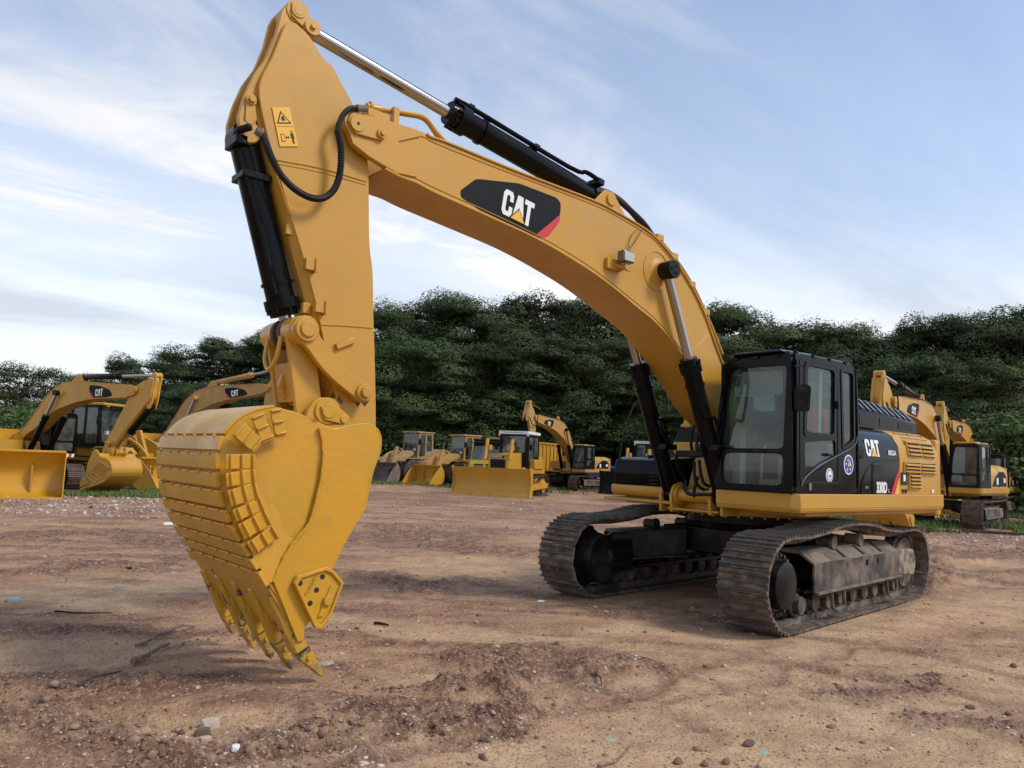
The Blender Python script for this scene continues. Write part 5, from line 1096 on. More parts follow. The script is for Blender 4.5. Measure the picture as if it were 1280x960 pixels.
    m = MB(); m.loft([(.58, -.64, 1.84), (.58, .64, 1.84), (.575, .64, 1.84), (.575, -.64, 1.84)], [(.485, -.64, zt - .02), (.485, .64, zt - .02), (.48, .64, zt - .02), (.48, -.64, zt - .02)]); m.build('windscreen', 'glass_far', r)
    m = MB(); m.panel([(-.68, 1.6), (.68, 1.6), (.68, zt), (-.68, zt)], [rounded([(-.55, 2.2), (.55, 2.2), (.55, zt - .12), (-.55, zt - .12)], .05)], -.95, -.91, 'x'); m.build('back_wall', cm, r)
    m = MB(); m.box(-1.02, .72, -.78, .78, zt, zt + .11); m.build('roof', P, r, bevel=.03)
    m = MB(); m.box(-.6, -.15, -.25, .25, 1.75, 2.05); m.box(-.65, -.52, -.25, .25, 2.05, 2.75); m.box(.30, .42, -.12, .12, 1.6, 2.25); m.build('operator_seat', 'seat', r)
    m = MB()
    for s_ in (1, -1): m.cyl((.60, s_ * .5, zt + .02), (.70, s_ * .5, zt + .02), .07, n=10); m.box(.78, .88, s_ * .62 - .08, s_ * .62 + .08, 2.15, 2.30)
    m.build('headlight', 'clearlamp', r)
    # lift arms, bellcrank, rams
    for s_ in (1, -1):
        m = MB(); m.prism(cat([(.95, 2.12), (1.7, 2.10), (2.4, 1.80), (2.95, 1.2), (3.06, .5), (2.95, .34), (2.78, .45), (2.6, 1.0), (2.15, 1.40), (1.5, 1.62), (.9, 1.85), (.82, 2.0)], 4, True), s_ * .50, s_ * .60); la = m.build('lift_arm', P, r, bevel=.01)
        if num and s_ == -1:
            text_mb(num, (1.78, -.603, 1.76), (.88, 0, -.47), (.47, 0, .88), .24, .004, .03, .9).build('lettering', 'inkblack', la)
        m = MB(); m.cyl((.7, s_ * .38, 1.0), (1.6, s_ * .38, 1.35), .08, n=12); m.build('lift_ram', P, r); m = MB(); m.cyl((1.5, s_ * .38, 1.31), (2.2, s_ * .38, 1.15), .045, n=12); m.build('lift_ram_rod', 'chrome', r)
    m = MB(); m.box(2.0, 2.25, -.55, .55, 1.25, 1.45); m.prism([(1.75, 2.35), (1.95, 2.40), (2.35, 1.45), (2.50, .70), (2.35, .65), (2.05, 1.35)], -.08, .08); m.build('bellcrank', P, r, bevel=.01)
    m = MB(); m.cyl((.95, 0, 1.9), (1.5, 0, 2.15), .085, n=12); m.build('tilt_ram', P, r); m = MB(); m.cyl((1.45, 0, 2.13), (1.85, 0, 2.32), .045, n=12); m.build('tilt_ram_rod', 'chrome', r)
    scoop(r, 2.9, 2.8, .03, 1.25, 1.25, bk)
    return r
loader('yellow wheel loader with black cab frame, exhaust and 950H on its lift arm', spot(130, 32), hd(-76), num='950H', cabm='satin')
loader('faded tan wheel loader with muddy steel bucket and tyres, parked under the trees', spot(524, 53.5), hd(36), P='faded', bk='dirtysteel', cabm='faded', scale=1.02)
loader('yellow wheel loader with clean yellow bucket, between the tan loader and the dozer', spot(583, 52), hd(44), P='oldyellow', bk='yellow', cabm='oldyellow', scale=.98)
def dozer(label, loc, head, P='yellow', blade='yellow', sign=True, scale=1):
    r = empty('bulldozer', (loc[0], loc[1], 0), head, scale); tag(r, label, 'bulldozer', 'bulldozers on the lot')
    m = MB(); m.prism([(-.1, 1.05), (2.0, 1.05), (2.05, 1.15), (2.05, 2.02), (-.1, 2.18)], -.46, .46); hood = m.build('hood', P, r, bevel=.03)
    m = MB(); m.panel(rounded([(-.50, 1.0), (.50, 1.0), (.50, 2.06), (-.50, 2.06)], .05), [rounded([(-.40, 1.1), (.40, 1.1), (.40, 1.80), (-.40, 1.80)], .03)], 2.05, 2.13, 'x'); gs = m.build('grille_surround', P, hood, bevel=.01)
    m = MB(); m.box(2.055, 2.075, -.40, .40, 1.1, 1.80); m.build('grille', 'darkgrille', hood)
    m = MB()
    for k in range(9): m.box(2.075, 2.10, -.38 + k * .09, -.36 + k * .09, 1.1, 1.8)
    m.build('grille_bars', 'satin', hood)
    m = MB(); m.box(2.131, 2.136, -.34, .34, 1.86, 1.97); m.build('name_plate', 'inkblack', hood)
    text_mb('CATERPILLAR', (2.137, -.31, 1.885), (0, 1, 0), (0, 0, 1), .075, .003, .02, .78).build('lettering', 'white', hood)
    m = MB(); m.cyl((1.1, .25, 2.05), (1.1, .25, 2.9), .07, n=12); m.build('exhaust', 'satin', hood)
    for s_ in (1, -1):
        m = MB(); m.steps((1.95, s_ * .66, 2.78), (2.35, s_ * .66, 1.15), [(0, .05), (0, .09), (.62, .09), (.62, .05), (1, .05)], 14); m.box(1.8, 2.1, s_ * .46, s_ * .72, 2.25, 2.5); m.build('lift_ram', P, r)
        m = MB()
        m.cyl((.4, s_ * .72, 1.35), (.55, s_ * .72, 1.35), .10, n=12)
        m.build('headlight', 'clearlamp', r)
    # cab
    zt = 3.12; cm = M['satin']
    for s_ in (1, -1):
        W_ = [rounded([(-.78, 1.75), (-.12, 1.75), (-.10, zt - .1), (-.80, zt - .1)], .05), rounded([(-1.55, 2.0), (-.90, 2.0), (-.92, zt - .1), (-1.5, zt - .1)], .05)]
        m = MB(); m.panel([(-1.65, 1.35), (.02, 1.35), (.02, zt), (-1.6, zt)], W_, s_ * .80, s_ * .76); c = m.build('cab_side', cm, r)
        for q in W_: MB().prism(q, s_ * .785, s_ * .78).build('side_window', 'glass_far', c)
        m = MB(); m.box(.0, .10, s_ * .95 - .07, s_ * .95 + .07, 2.3, 2.6); m.tube([(0, s_ * .78, 2.5), (.05, s_ * .95, 2.5), (.05, s_ * .95, 2.4)], .012, 5, 2); m.build('mirror', 'satin', r)
        m = MB(); m.cyl((.04, s_ * .78, zt - .05), (.14, s_ * .78, zt - .05), .06, n=10); m.build('work_lamp', 'clearlamp', r)
    W_ = [rounded([(-.66, 2.2), (.66, 2.2), (.64, zt - .1), (-.64, zt - .1)], .06)]
    for x in (.02, -1.64):
        m = MB(); m.panel([(-.76, 1.35), (.76, 1.35), (.76, zt), (-.76, zt)], W_, x - .04, x, 'x'); c = m.build('front_wall' if x > 0 else 'back_wall', cm, r); MB().prism(W_[0], x - .025, x - .02, 'x').build('windscreen' if x > 0 else 'rear_window', 'glass_far', c)
    m = MB(); m.box(-1.72, .12, -.84, .84, zt, zt + .16); rf = m.build('roof', 'whitepaint' if sign else 'grey', r, bevel=.03)
    m = MB(); m.box(.12, .15, -.78, .78, zt + .01, zt + .17); rs = m.build('roof_sign', 'whitepaint', r)
    m = MB()
    for k in range(9): m.box(.151, .154, -.55 + k * .125, -.47 + k * .125, zt + .06, zt + .12)
    m.build('sign_marks', 'teal', rs)
    m = MB(); m.box(-1.2, -.7, -.25, .25, 1.5, 2.0); m.box(-1.25, -1.12, -.25, .25, 2.0, 2.6); m.build('operator_seat', 'seat', r)
    m = MB(); m.box(-2.0, .1, -1.05, 1.05, 1.12, 1.36); m.box(-2.3, -1.6, -.8, .8, .9, 2.0); m.build('chassis', P, r, bevel=.03)
    for s_ in (1, -1):
        m = MB(); m.box(-1.5, -.2, s_ * .80, s_ * 1.12, 1.36, 1.85); m.build('side_tank', P, r, bevel=.04)
    belt = [(1.5, .03), (1.8, .12), (1.95, .45), (1.8, .80), (1.5, .92), (.5, .94), (-.6, .98), (-1.35, 1.05), (-1.75, .90), (-1.95, .55), (-1.75, .15), (-1.4, .03), (0, .03), (.8, .03)]
    stl = dict(belt=belt, out=-1, front=(1.5, .47, .36), rear=(-1.45, .54, .40), carriers=(.2,))
    c_, s2 = 1, 0
    for sd in (1, -1):
        tr = track_small(r, sd, stl, P)
    # blade: curved mouldboard with end bits and bottom edge, built across in four plates
    prof = cat([(2.95, .06), (2.83, .25), (2.76, .55), (2.78, .90), (2.90, 1.22), (2.98, 1.38)], 4); bp = prof + [(p[0] - .05, p[1]) for p in prof[::-1]]
    bl = MB(); bl.prism(bp, -2.0, 2.0); b = bl.build('blade', blade, r, bevel=.008)
    for s_ in (1, -1):
        m = MB(); m.prism([(2.60, .1), (3.02, .03), (2.86, .55), (2.88, .95), (3.06, 1.40), (2.9, 1.42), (2.62, 1.2)], s_ * 1.99, s_ * 2.04); m.build('end_plate', blade, b, bevel=.006)
        m = MB(); m.prism([(-1.2, .42), (2.72, .24), (2.72, .50), (-1.2, .66)], s_ * 1.36, s_ * 1.52); m.cyl((-.6, s_ * 1.42, .55), (-.6, s_ * .9, .55), .14, n=14); m.build('push_arm', P, r, bevel=.02)
        m = MB(); m.cyl((1.6, s_ * 1.44, .55), (2.74, s_ * 1.44, 1.1), .05, n=10); m.build('tilt_brace', P, r)
    for k in range(4):
        m = MB(); m.loft([(2.965, -2.03 + k * 1.018, -.01), (2.965, -1.03 + k * 1.018, -.01), (2.925, -1.03 + k * 1.018, .24), (2.925, -2.03 + k * 1.018, .24)], [(2.93, -2.03 + k * 1.018, -.01), (2.93, -1.03 + k * 1.018, -.01), (2.85, -1.03 + k * 1.018, .24), (2.85, -2.03 + k * 1.018, .24)]); m.build('edge_plate', blade, b, bevel=.005)
    return r
def track_small(root, side, st, P):
    y0 = side * 1.06; Q = [Vector((a, 0, b)) for a, b in cat(st['belt'], 12, True)]; seg = [(Q[(i + 1) % len(Q)] - Q[i]).length for i in range(len(Q))]; tot = sum(seg); n = 40; pitch = tot / n; m = MB(); t = 0
    for k in range(n):
        t = k * pitch; i = 0
        while t > seg[i]: t -= seg[i]; i += 1
        a, b = Q[i], Q[(i + 1) % len(Q)]; p = a + (b - a) * (t / seg[i]); d = (b - a).normalized(); nn_ = Vector((d.z, 0, -d.x))
        o = p - d * pitch * .46 + Vector((0, y0 - .28, 0)); m.slab(o, d * pitch * .92, Vector((0, .56, 0)), nn_ * .02); m.slab(o, d * .025, Vector((0, .56, 0)), nn_ * .075)
        for yy in (-.08, .05): m.slab(p - d * pitch * .44 + Vector((0, y0 + yy, 0)) - nn_ * .08, d * pitch * .88, Vector((0, .03, 0)), nn_ * .08)
    tr = m.build('track', 'steel', root, kind='stuff')
    for (cx, cz, r_), nm in ((st['front'], 'idler'), (st['rear'], 'sprocket')):
        m = MB(); m.steps((cx, y0 - .1, cz), (cx, y0 + .1, cz), [(0, .1), (0, r_), (1, r_), (1, .1)], 24)
        m.steps((cx, y0, cz), (cx, y0 + side * .26, cz), [(0, r_ * .6), (.5, r_ * .55), (1, r_ * .3), (1, .001)], 20); m.build(nm, P, tr)
    m = MB(); m.box(-1.2, 1.3, y0 - .18, y0 + .18, .30, .62); m.build('track_frame', P, tr, bevel=.02)
    for k in range(6):
        m = MB(); m.cyl((-1.0 + k * .42, y0 - .2, .20), (-1.0 + k * .42, y0 + .2, .20), .11, n=12); m.build('bottom_roller', 'mudframe', tr)
    return tr
bz = [(-12.468,-24.319),(-14.475,-20.599)]
bc = Vector(((bz[0][0] + bz[1][0]) / 2, (bz[0][1] + bz[1][1]) / 2)); bd = Vector((bz[1][0] - bz[0][0], bz[1][1] - bz[0][1])).normalized(); bh = math.atan2(-bd.x, bd.y)
dozer('bulldozer with broad clean yellow blade facing us and white sign on its cab roof', (bc.x - math.cos(bh) * 2.98, bc.y - math.sin(bh) * 2.98), bh)
dozer('bulldozer with dark steel blade, mostly hidden behind the large machine\'s black tool box', spot(812, 47), hd(26), blade='satin', sign=True)
def truck(label, loc, head, P, bedm, scale=1):
    r = empty('dump_truck', (loc[0], loc[1], 0), head, scale); tag(r, label, 'dump truck')
    m = MB(); m.prism(rounded([(3.0, .75), (4.6, .75), (4.65, 1.5), (4.45, 1.75), (3.0, 1.75)], .06, 3), -1.22, 1.22); c = m.build('cab', P, r, bevel=.05)
    for s_ in (1, -1):
        W_ = rounded([(3.3, 1.85), (4.32, 1.85), (4.15, 2.65), (3.3, 2.65)], .06, 3)
        m = MB(); m.panel([(3.0, 1.74), (4.45, 1.74), (4.22, 2.95), (3.0, 2.95)], [W_], s_ * 1.21, s_ * 1.16); cs = m.build('cab_side', P, c); MB().prism(W_, s_ * 1.19, s_ * 1.185).build('side_window', 'glass_far', cs)
        m = MB(); m.tube([(4.4, s_ * 1.2, 2.5), (4.6, s_ * 1.42, 2.5), (4.6, s_ * 1.42, 2.3)], .015, 5, 2); m.box(4.55, 4.62, s_ * 1.42 - .1, s_ * 1.42 + .1, 1.95, 2.45); m.build('mirror', 'satin', c)
        m = MB(); m.box(4.60, 4.68, s_ * .95 - .2, s_ * .95 + .2, .95, 1.12); m.build('headlight', 'clearlamp', c)
    m = MB(); m.loft([(4.44, -1.16, 1.76), (4.44, 1.16, 1.76), (4.42, 1.16, 1.76), (4.42, -1.16, 1.76)], [(4.25, -1.1, 2.62), (4.25, 1.1, 2.62), (4.23, 1.1, 2.62), (4.23, -1.1, 2.62)]); m.build('windscreen', 'glass_far', c)
    m = MB(); m.loft([(4.27, -1.2, 2.62), (4.27, 1.2, 2.62), (4.2, 1.2, 2.62), (4.2, -1.2, 2.62)], [(4.20, -1.2, 2.96), (4.20, 1.2, 2.96), (4.1, 1.2, 2.96), (4.1, -1.2, 2.96)]); m.build('windscreen_header', 'satin', c)
    m = MB(); m.box(3.0, 4.2, -1.2, 1.2, 2.95, 3.08); m.box(4.25, 4.5, -1.15, 1.15, 2.80, 2.86); m.build('roof', 'satin', c, bevel=.04)
    m = MB()
    for k in range(3): m.box(4.655, 4.67, -.8, .8, 1.05 + k * .17, 1.15 + k * .17)
    m.build('grille', 'inkblack', c)
    m = MB(); m.box(4.5, 4.72, -1.2, 1.2, .45, .75); m.build('bumper', 'satin', r, bevel=.04)
    m = MB(); m.box(-3.6, 3.2, -.45, .45, .75, 1.05); m.build('chassis', 'satin', r)
    for x in (3.7, -1.4, -2.7):
        for s_ in (1, -1): wheel(r, x, s_ * 1.0, .52, .34, 'tyre', 'satin', 16)
    m = MB(); m.box(-3.7, 2.7, -1.2, 1.2, 1.15, 1.25)
    bed = m.build('bed', bedm, r)
    for s_ in (1, -1):
        m = MB(); m.box(-3.7, 2.7, s_ * 1.14, s_ * 1.2, 1.25, 3.0); sd = m.build('bed_side', bedm, bed)
        for k in range(12):
            m = MB(); m.box(-3.7 + k * .56, -3.58 + k * .56, s_ * 1.2, s_ * 1.28, 1.2, 3.0); m.build('rib', bedm, sd)
        m = MB(); m.box(-3.72, 2.72, s_ * 1.12, s_ * 1.30, 3.0, 3.1); m.build('top_rail', bedm, sd)
    m = MB(); m.box(2.64, 2.7, -1.14, 1.14, 1.25, 3.25); m.box(-3.7, -3.64, -1.14, 1.14, 1.25, 2.9); m.build('headboard', bedm, bed)
    return r
truck('dump truck with bright yellow cab and ribbed yellow bed, behind the dozer blade', spot(655, 52), hd(30), 'lemon', 'yellow')
# loader bucket standing on the ground at the left edge
r = scoop(None, 0, 3.0, .02, 1.42, 1.5, 'bucket', 'loader_bucket'); r.location = (*spot(20, 24.0), 0); r.rotation_euler = (0, 0, hd(-30))
tag(r, 'large smooth yellow loader bucket standing open on the ground at the left edge', 'loader bucket')
r = empty('worn_tyre_thing', (*spot(-3, 20.8), 0), hd(-20)); tag(r, 'dark worn tyre cut off by the left edge, in front of the yellow loader bucket', 'tyre'); w_ = wheel(r, 0, .01, .36, .30, 'tyre', 'satin', 16)
# printed hoarding beyond the box
r = empty('site_hoarding', (*spot(800, 56), 0), hd(2)); tag(r, 'low blue, red and cream printed hoarding under the trees behind the black blade', 'hoarding')
for nm, z0, z1, mt in (('blue_panel', .92, 1.7, 'blue'), ('red_band', .78, .915, 'red'), ('cream_panel', .05, .775, 'cream')):
    for k in range(3):
        m = MB(); m.box(-.04, .0, -3.6 + k * 2.4, -1.22 + k * 2.4, z0, z1); m.build(nm, mt, r)
for k in range(4):
    m = MB(); m.box(-.12, -.045, -3.62 + k * 2.4, -3.54 + k * 2.4, 0, 1.72); m.build('post', 'grey', r)
m = MB(); m.box(.001, .006, -2.2, -1.5, 1.2, 1.5); m.box(.001, .006, -1.3, -.6, 1.2, 1.5); m.box(.001, .006, 1.3, 2.0, 1.2, 1.5); m.build('print_blocks', 'decal', r)

# ================================================================ ground
def _h(ix, iy, s): 
    n = (ix * 374761393 + iy * 668265263 + s * 974634777) & 0xffffffff
    n = ((n ^ (n >> 13)) * 1274126177) & 0xffffffff
    return ((n ^ (n >> 16)) & 0xffff) / 65535.0
def vnoise(x, y, s=0):
    ix, iy = np.floor(x).astype(np.int64), np.floor(y).astype(np.int64); fx, fy = x - ix, y - iy
    fx = fx * fx * fx * (fx * (fx * 6 - 15) + 10); fy = fy * fy * fy * (fy * (fy * 6 - 15) + 10)
    return (_h(ix, iy, s) * (1 - fx) + _h(ix + 1, iy, s) * fx) * (1 - fy) + (_h(ix, iy + 1, s) * (1 - fx) + _h(ix + 1, iy + 1, s) * fx) * fy - .5
def fbm(x, y, o=4, s=0, g=.5):
    t, a = 0, 1
    for k in range(o): t = t + a * vnoise(x * 2 ** k + 17.3 * k, y * 2 ** k - 9.1 * k, s + k); a *= g
    return t
C2 = np.array(CAM['C'][:2]); F2 = np.array(CAM['F'][:2]); F2 = F2 / np.linalg.norm(F2); R2 = np.array([F2[1], -F2[0]])
if R2 @ np.array(CAM['R'][:2]) < 0: R2 = -R2
def caps(X, Y, pts, w):                      # soft distance mask to a polyline on the ground
    best = np.full(X.shape, 1e9)
    for (ax, ay), (bx, by) in zip(pts[:-1], pts[1:]):
        dx, dy = bx - ax, by - ay; t = np.clip(((X - ax) * dx + (Y - ay) * dy) / max(dx * dx + dy * dy, 1e-9), 0, 1)
        best = np.minimum(best, np.hypot(X - ax - t * dx, Y - ay - t * dy))
    return np.exp(-(best / w) ** 2)
TAN = [([(7.731,1.801),(6.917,1.955),(6.046,2.117),(5.049,2.054),(3.49,1.968),(1.523,2.086)], .50), ([(6.438,2.577),(5.263,2.543),(3.767,2.88),(1.253,3.664)], 1.1), ([(5.411,3.28),(3.463,4.287)], 1.0), ([(5.653,-1.833),(5.13,-0.426),(4.382,0.402),(3.118,0.739)], .45),
       ([(8.024,1.131),(7.796,1.206),(7.671,1.52)], .20), ([(6.133,0.881),(5.964,1.281),(5.963,1.576)], .16), ([(8.12,-4.48),(7.059,-3.645),(6.026,-4.063)], .5), ([(3.842,2.049),(0.24,1.93),(-4.106,2.151)], .9), ([(1.692,-4.683),(1.39,-2.598),(-3.528,-9.127)], .9), ([(-5.651,0.73),(-10.287,0.407)], .6)]
DARK = [([(8.668,0.377),(8.292,1.1),(7.876,1.594),(7.582,1.654)], .36), ([(8.045,-0.093),(7.625,-0.06),(7.252,0.051)], .28), ([(7.242,1.324),(6.835,1.411),(6.569,1.771),(6.222,2.001),(5.835,1.87),(5.671,1.539)], .20), ([(6.762,1.163),(6.486,1.445),(6.151,1.344)], .22), ([(5.317,0.843),(5.097,1.403),(4.119,1.581)], .30), ([(6.333,0.217),(6.233,0.69)], .16),
        ([(2.565,-1.643),(2.617,-0.167),(1.286,-0.014),(2.107,1.323)], .30), ([(7.426,-10.618),(5.805,-10.88),(5.025,-8.409)], .8), ([(7.94,-6.069),(7.038,-5.894),(6.083,-5.212)], .4), ([(-0.255,-10.042),(0.262,-6.68),(0.17,-5.252)], .8), ([(3.68,-3.681),(3.724,-2.572),(2.528,-2.727)], .4), ([(-9.902,-1.263),(-12.524,-0.224)], .7), ([(-5.336,0.581),(-5.682,1.706)], .4), ([(3.212,2.989),(2.352,3.267)], .3), ([(8.577,-0.432),(8.28,-0.473)], .25), ([(3.398,3.776),(3.084,4.18)], .25)]
BERM = [([(7.473,1.502),(6.992,1.489),(6.609,1.832),(6.268,2.059),(5.867,1.95),(5.608,1.509),(5.607,1.213)], .10, .045), ([(8.599,-0.233),(8.189,0.135),(7.68,0.139),(7.433,0.061)], .12, .04), ([(8.496,0.889),(8.088,0.762),(7.912,1.57)], .14, .04), ([(6.488,1.127),(6.064,1.217),(5.766,1.113)], .07, .03), ([(6.985,-1.132),(6.318,-1.113),(5.887,-0.485)], .3, .04), ([(4.91,0.783),(3.546,0.894),(2.672,1.409)], .2, .02), ([(-7.026,-0.334),(-10.287,0.407)], .25, .07), ([(-3.328,0.968),(-7.678,1.143)], .2, .05), ([(-1.389,1.731),(-5.336,0.581),(-9.902,-1.263)], .25, .09)]
RUT = [([(7.656,1.604),(7.091,1.679),(6.6,2.169),(6.142,2.23)], .13, -.035), ([(8.65,0.216),(8.157,0.448),(7.766,0.798)], .12, -.04), ([(8.47,-1.38),(7.667,-1.043),(7.043,-0.364),(6.333,0.217)], .16, -.03), ([(8.232,-3.482),(7.476,-2.833),(5.988,-2.801),(4.709,-1.068),(3.861,0.309)], .2, -.03), ([(6.797,1.34),(6.422,1.547),(6.16,1.555)], .12, -.03), ([(-9.789,-1.307),(-14.718,-0.844)], .25, -.07), ([(2.694,-5.109),(1.484,-4.061),(-0.43,-5.014)], .25, -.05), ([(7.696,-8.232),(6.63,-8.033),(5.74,-6.403)], .25, -.05)]
def masks(X, Y):
    wob = fbm(X * 1.4, Y * 1.4, 3, 40) * .9
    t = np.zeros_like(X); d = np.zeros_like(X)
    Xw, Yw = X + wob * .5, Y + fbm(X * 1.6, Y * 1.6, 3, 50) * .4
    for p, w in TAN: t = np.maximum(t, caps(Xw, Yw, p, w))
    for p, w in DARK: d = np.maximum(d, caps(Xw, Yw, p, w))
    return t, d
SWEEP = [[(8.895,0.227),(8.053,-0.053),(6.893,0.093),(5.716,0.935),(5.078,2.081),(5.184,3.125)], [(8.851,-0.395),(7.918,-0.704),(6.64,-0.521),(5.14,0.38),(4.162,1.792),(4.086,3.118)], [(8.62,-2.095),(7.115,-1.889),(5.115,-1.06),(3.403,0.978),(2.728,3.03),(2.769,4.191)], [(8.545,-2.986),(6.876,-2.747),(4.662,-1.818),(2.504,0.454),(1.534,2.657),(1.446,3.838)],
         [(8.253,-6.448),(6.357,-6.195),(4.446,-5.853),(1.313,-5.212),(-2.543,-6.319)], [(8.09,-8.388),(5.922,-7.991),(2.647,-7.545),(-2.528,-8.558)], [(-4.766,2.494),(-3.729,1.169),(-1.07,1.558),(3.241,1.798),(6.046,2.117),(7.316,2.113)], [(-8.581,1.56),(-6.539,0.282),(-7.628,-0.723)], [(-13.805,0.283),(-11.04,-1.145),(-11.98,-2.237)], [(8.083,1.585),(7.122,1.738),(6.222,2.001),(4.841,2.188),(1.656,2.398),(-2.188,3.04)]]
def sweep(X, Y):
    t = np.zeros_like(X); wx, wy = X + fbm(X * .8, Y * .8, 3, 201) * .35, Y + fbm(X * .8, Y * .8, 3, 202) * .35
    for k, p in enumerate(SWEEP):
        q = cat(p, 4); d = caps(wx, wy, q, .13 if k not in (0, 1, 9) else .09); t = np.maximum(t, d * (.55 + .9 * (vnoise(X * .7 + k * 5, Y * .7, 210 + k) + .25)))
    return np.clip(t, 0, 1)
def streak(rx, lx):
    return fbm(rx * 3.2 + .35 * np.sin(lx * .5), lx * .45 + rx * .12, 5, 107, .58)
def height(X, Y, full=True):
    rx = (X - C2[0]) * F2[0] + (Y - C2[1]) * F2[1]; lx = (X - C2[0]) * R2[0] + (Y - C2[1]) * R2[1]
    r = np.hypot(rx, lx)
    t, d = masks(X, Y)
    rough = np.clip(.55 + .9 * d - .55 * t, .12, 1.4)
    h = fbm(X * .16, Y * .16, 3, 1) * .10 * np.clip(r / 12, .2, 1)
    fade = 1 / (1 + (r / 22) ** 2)
    sw_ = sweep(X, Y); st_ = streak(rx, lx)
    h = h + st_ * .085 * rough * (.35 + .65 * fade) - sw_ * .040 * (.5 + .5 * fade) + np.clip(sw_ * (1 - sw_) * 4, 0, 1) * .018 * fade * (1 + 1.2 * fbm(X * 9, Y * 9, 2, 220))
    h = h + np.abs(fbm(rx * 9, lx * 5, 4, 131, .6)) * .040 * (rough + .2) * fade + np.abs(fbm(X * 24, Y * 24, 2, 141, .6)) * .014 * (rough + .3) * fade
    h = h + fbm(X * 2.2, Y * 2.2, 5, 11, .55) * .055 * rough * (.3 + .7 * fade)
    cl = np.abs(fbm(X * 9, Y * 9, 4, 21, .6)); h = h + (.5 - cl) * .030 * np.clip(d * 1.2 - t * .4 + .15, 0, 1) * fade
    for p, w, a in BERM: h = h + caps(X + fbm(X * 3, Y * 3, 2, 60) * .12, Y + fbm(X * 3, Y * 3, 2, 61) * .12, p, w) * a * (1 + .9 * fbm(X * 12, Y * 12, 3, 62))
    for p, w, a in RUT: h = h + caps(X + fbm(X * 2, Y * 2, 2, 63) * .1, Y, p, w) * a
    for k, p in enumerate(SWEEP):
        if k in (1, 2, 6, 8, 9):
            (x0, y0), (x1, y1) = p[0], p[-1]; L_ = math.hypot(x1 - x0, y1 - y0); dx, dy = (x1 - x0) / L_, (y1 - y0) / L_
            s_ = (X - x0) * dx + (Y - y0) * dy; mk = caps(X, Y, cat(p, 3), .24) * np.clip(fbm(X * .8, Y * .8, 3, 400 + k) * 3 + .4, 0, 1)
            h = h + mk * .016 * np.abs(np.sin(s_ * math.pi / .21 + fbm(X * 2, Y * 2, 2, 71) * 1.2)) ** .6 * (r < 16)
    # cleat prints in front of the far crawler
    q = [(3.119,-1.169),(2.794,-0.005)]; k = caps(X, Y, q, .28); ax, ay = q[1][0] - q[0][0], q[1][1] - q[0][1]; n_ = math.hypot(ax, ay)
    h = h + k * .022 * np.sin(((X - q[0][0]) * ax + (Y - q[0][1]) * ay) / n_ * 2 * math.pi / .19 + fbm(X * 3, Y * 3, 2, 70) * 2)
    # level pads where the machines stand
    pad = np.clip((np.maximum(np.abs(X - .0) / 2.9, np.abs(Y) / 1.9) - 1) * 2.5, .12, 1); h = h * pad
    k = np.clip((np.hypot(X - 6.8, Y * .8) - .55) / .7, 0, 1); h = h * (.25 + .75 * k) + .035 * (1 - k)
    # bank rising under the trees
    bank_ = np.clip((rx - 72) / 40, 0, 1); h = h + bank_ ** 1.3 * 7
    return h
def polar():
    c0 = math.atan2(F2[1], F2[0]); A = np.concatenate([np.linspace(-180, -48, 40, endpoint=False), np.linspace(-48, 48, 700, endpoint=False), np.linspace(48, 180, 40, endpoint=False)]) * math.pi / 180 + c0
    inv = np.linspace(1 / 2.2, 1 / 220., 520); rr = np.concatenate([[.3, .8, 1.5], 1 / inv, [300, 420, 600, 900, 1400, 2200]])
    return A, rr
A_, RR = polar(); na, nr = len(A_), len(RR)
GX = C2[0] + np.outer(RR, np.cos(A_)); GY = C2[1] + np.outer(RR, np.sin(A_)); GZ = height(GX, GY)
co = np.stack([GX, GY, GZ], -1).reshape(-1, 3)
idx = np.arange(nr * na).reshape(nr, na); a = idx[:-1, :]; b = idx[1:, :]; a2 = np.roll(a, -1, 1); b2 = np.roll(b, -1, 1)
quads = np.stack([a, b, b2, a2], -1).reshape(-1, 4)
def fast_mesh(name, co, faces, mat, smooth=True):
    me = bpy.data.meshes.new(name); k = faces.shape[1]; me.vertices.add(len(co)); me.vertices.foreach_set('co', co.astype(np.float32).ravel())
    me.loops.add(faces.size); me.loops.foreach_set('vertex_index', faces.astype(np.int32).ravel()); me.polygons.add(len(faces))
    me.polygons.foreach_set('loop_start', np.arange(0, faces.size, k, dtype=np.int32)); me.polygons.foreach_set('loop_total', np.full(len(faces), k, np.int32))
    if smooth: me.polygons.foreach_set('use_smooth', np.ones(len(faces), bool))
    me.update(calc_edges=True); me.materials.append(mat); return me
tm, dm = masks(GX, GY); rx_ = (GX - C2[0]) * F2[0] + (GY - C2[1]) * F2[1]; lx_ = (GX - C2[0]) * R2[0] + (GY - C2[1]) * R2[1]
sk_ = streak(rx_, lx_); sw2 = sweep(GX, GY); dm = np.clip(dm * .9 + np.clip(sk_ * 2.6 - .15, 0, .75) * (1 - .65 * tm) + sw2 * .55, 0, 1); tm = np.clip(tm + np.clip(-sk_ * 2.4 - .12, 0, .7), 0, 1) * (1 - .5 * sw2)
far_ = np.clip((rx_ - 9.5) / 7, 0, 1); tm = tm * (1 - .6 * far_); dm = np.clip(dm + far_ * np.clip(.34 + fbm(GX * .5, GY * .5, 4, 300) * 1.2, 0, .8), 0, 1)
gr = np.clip((rx_ + fbm(GX * .3, GY * .3, 3, 80) * 14 - np.where(lx_ > 12, 36, 55)) / 5, 0, 1) 
gr = np.maximum(gr, np.where((lx_ < -9) & (rx_ > 24), np.clip(fbm(GX * .5, GY * .5, 3, 81) * 3 - .2 + (rx_ - 26) / 20, 0, 1), 0))
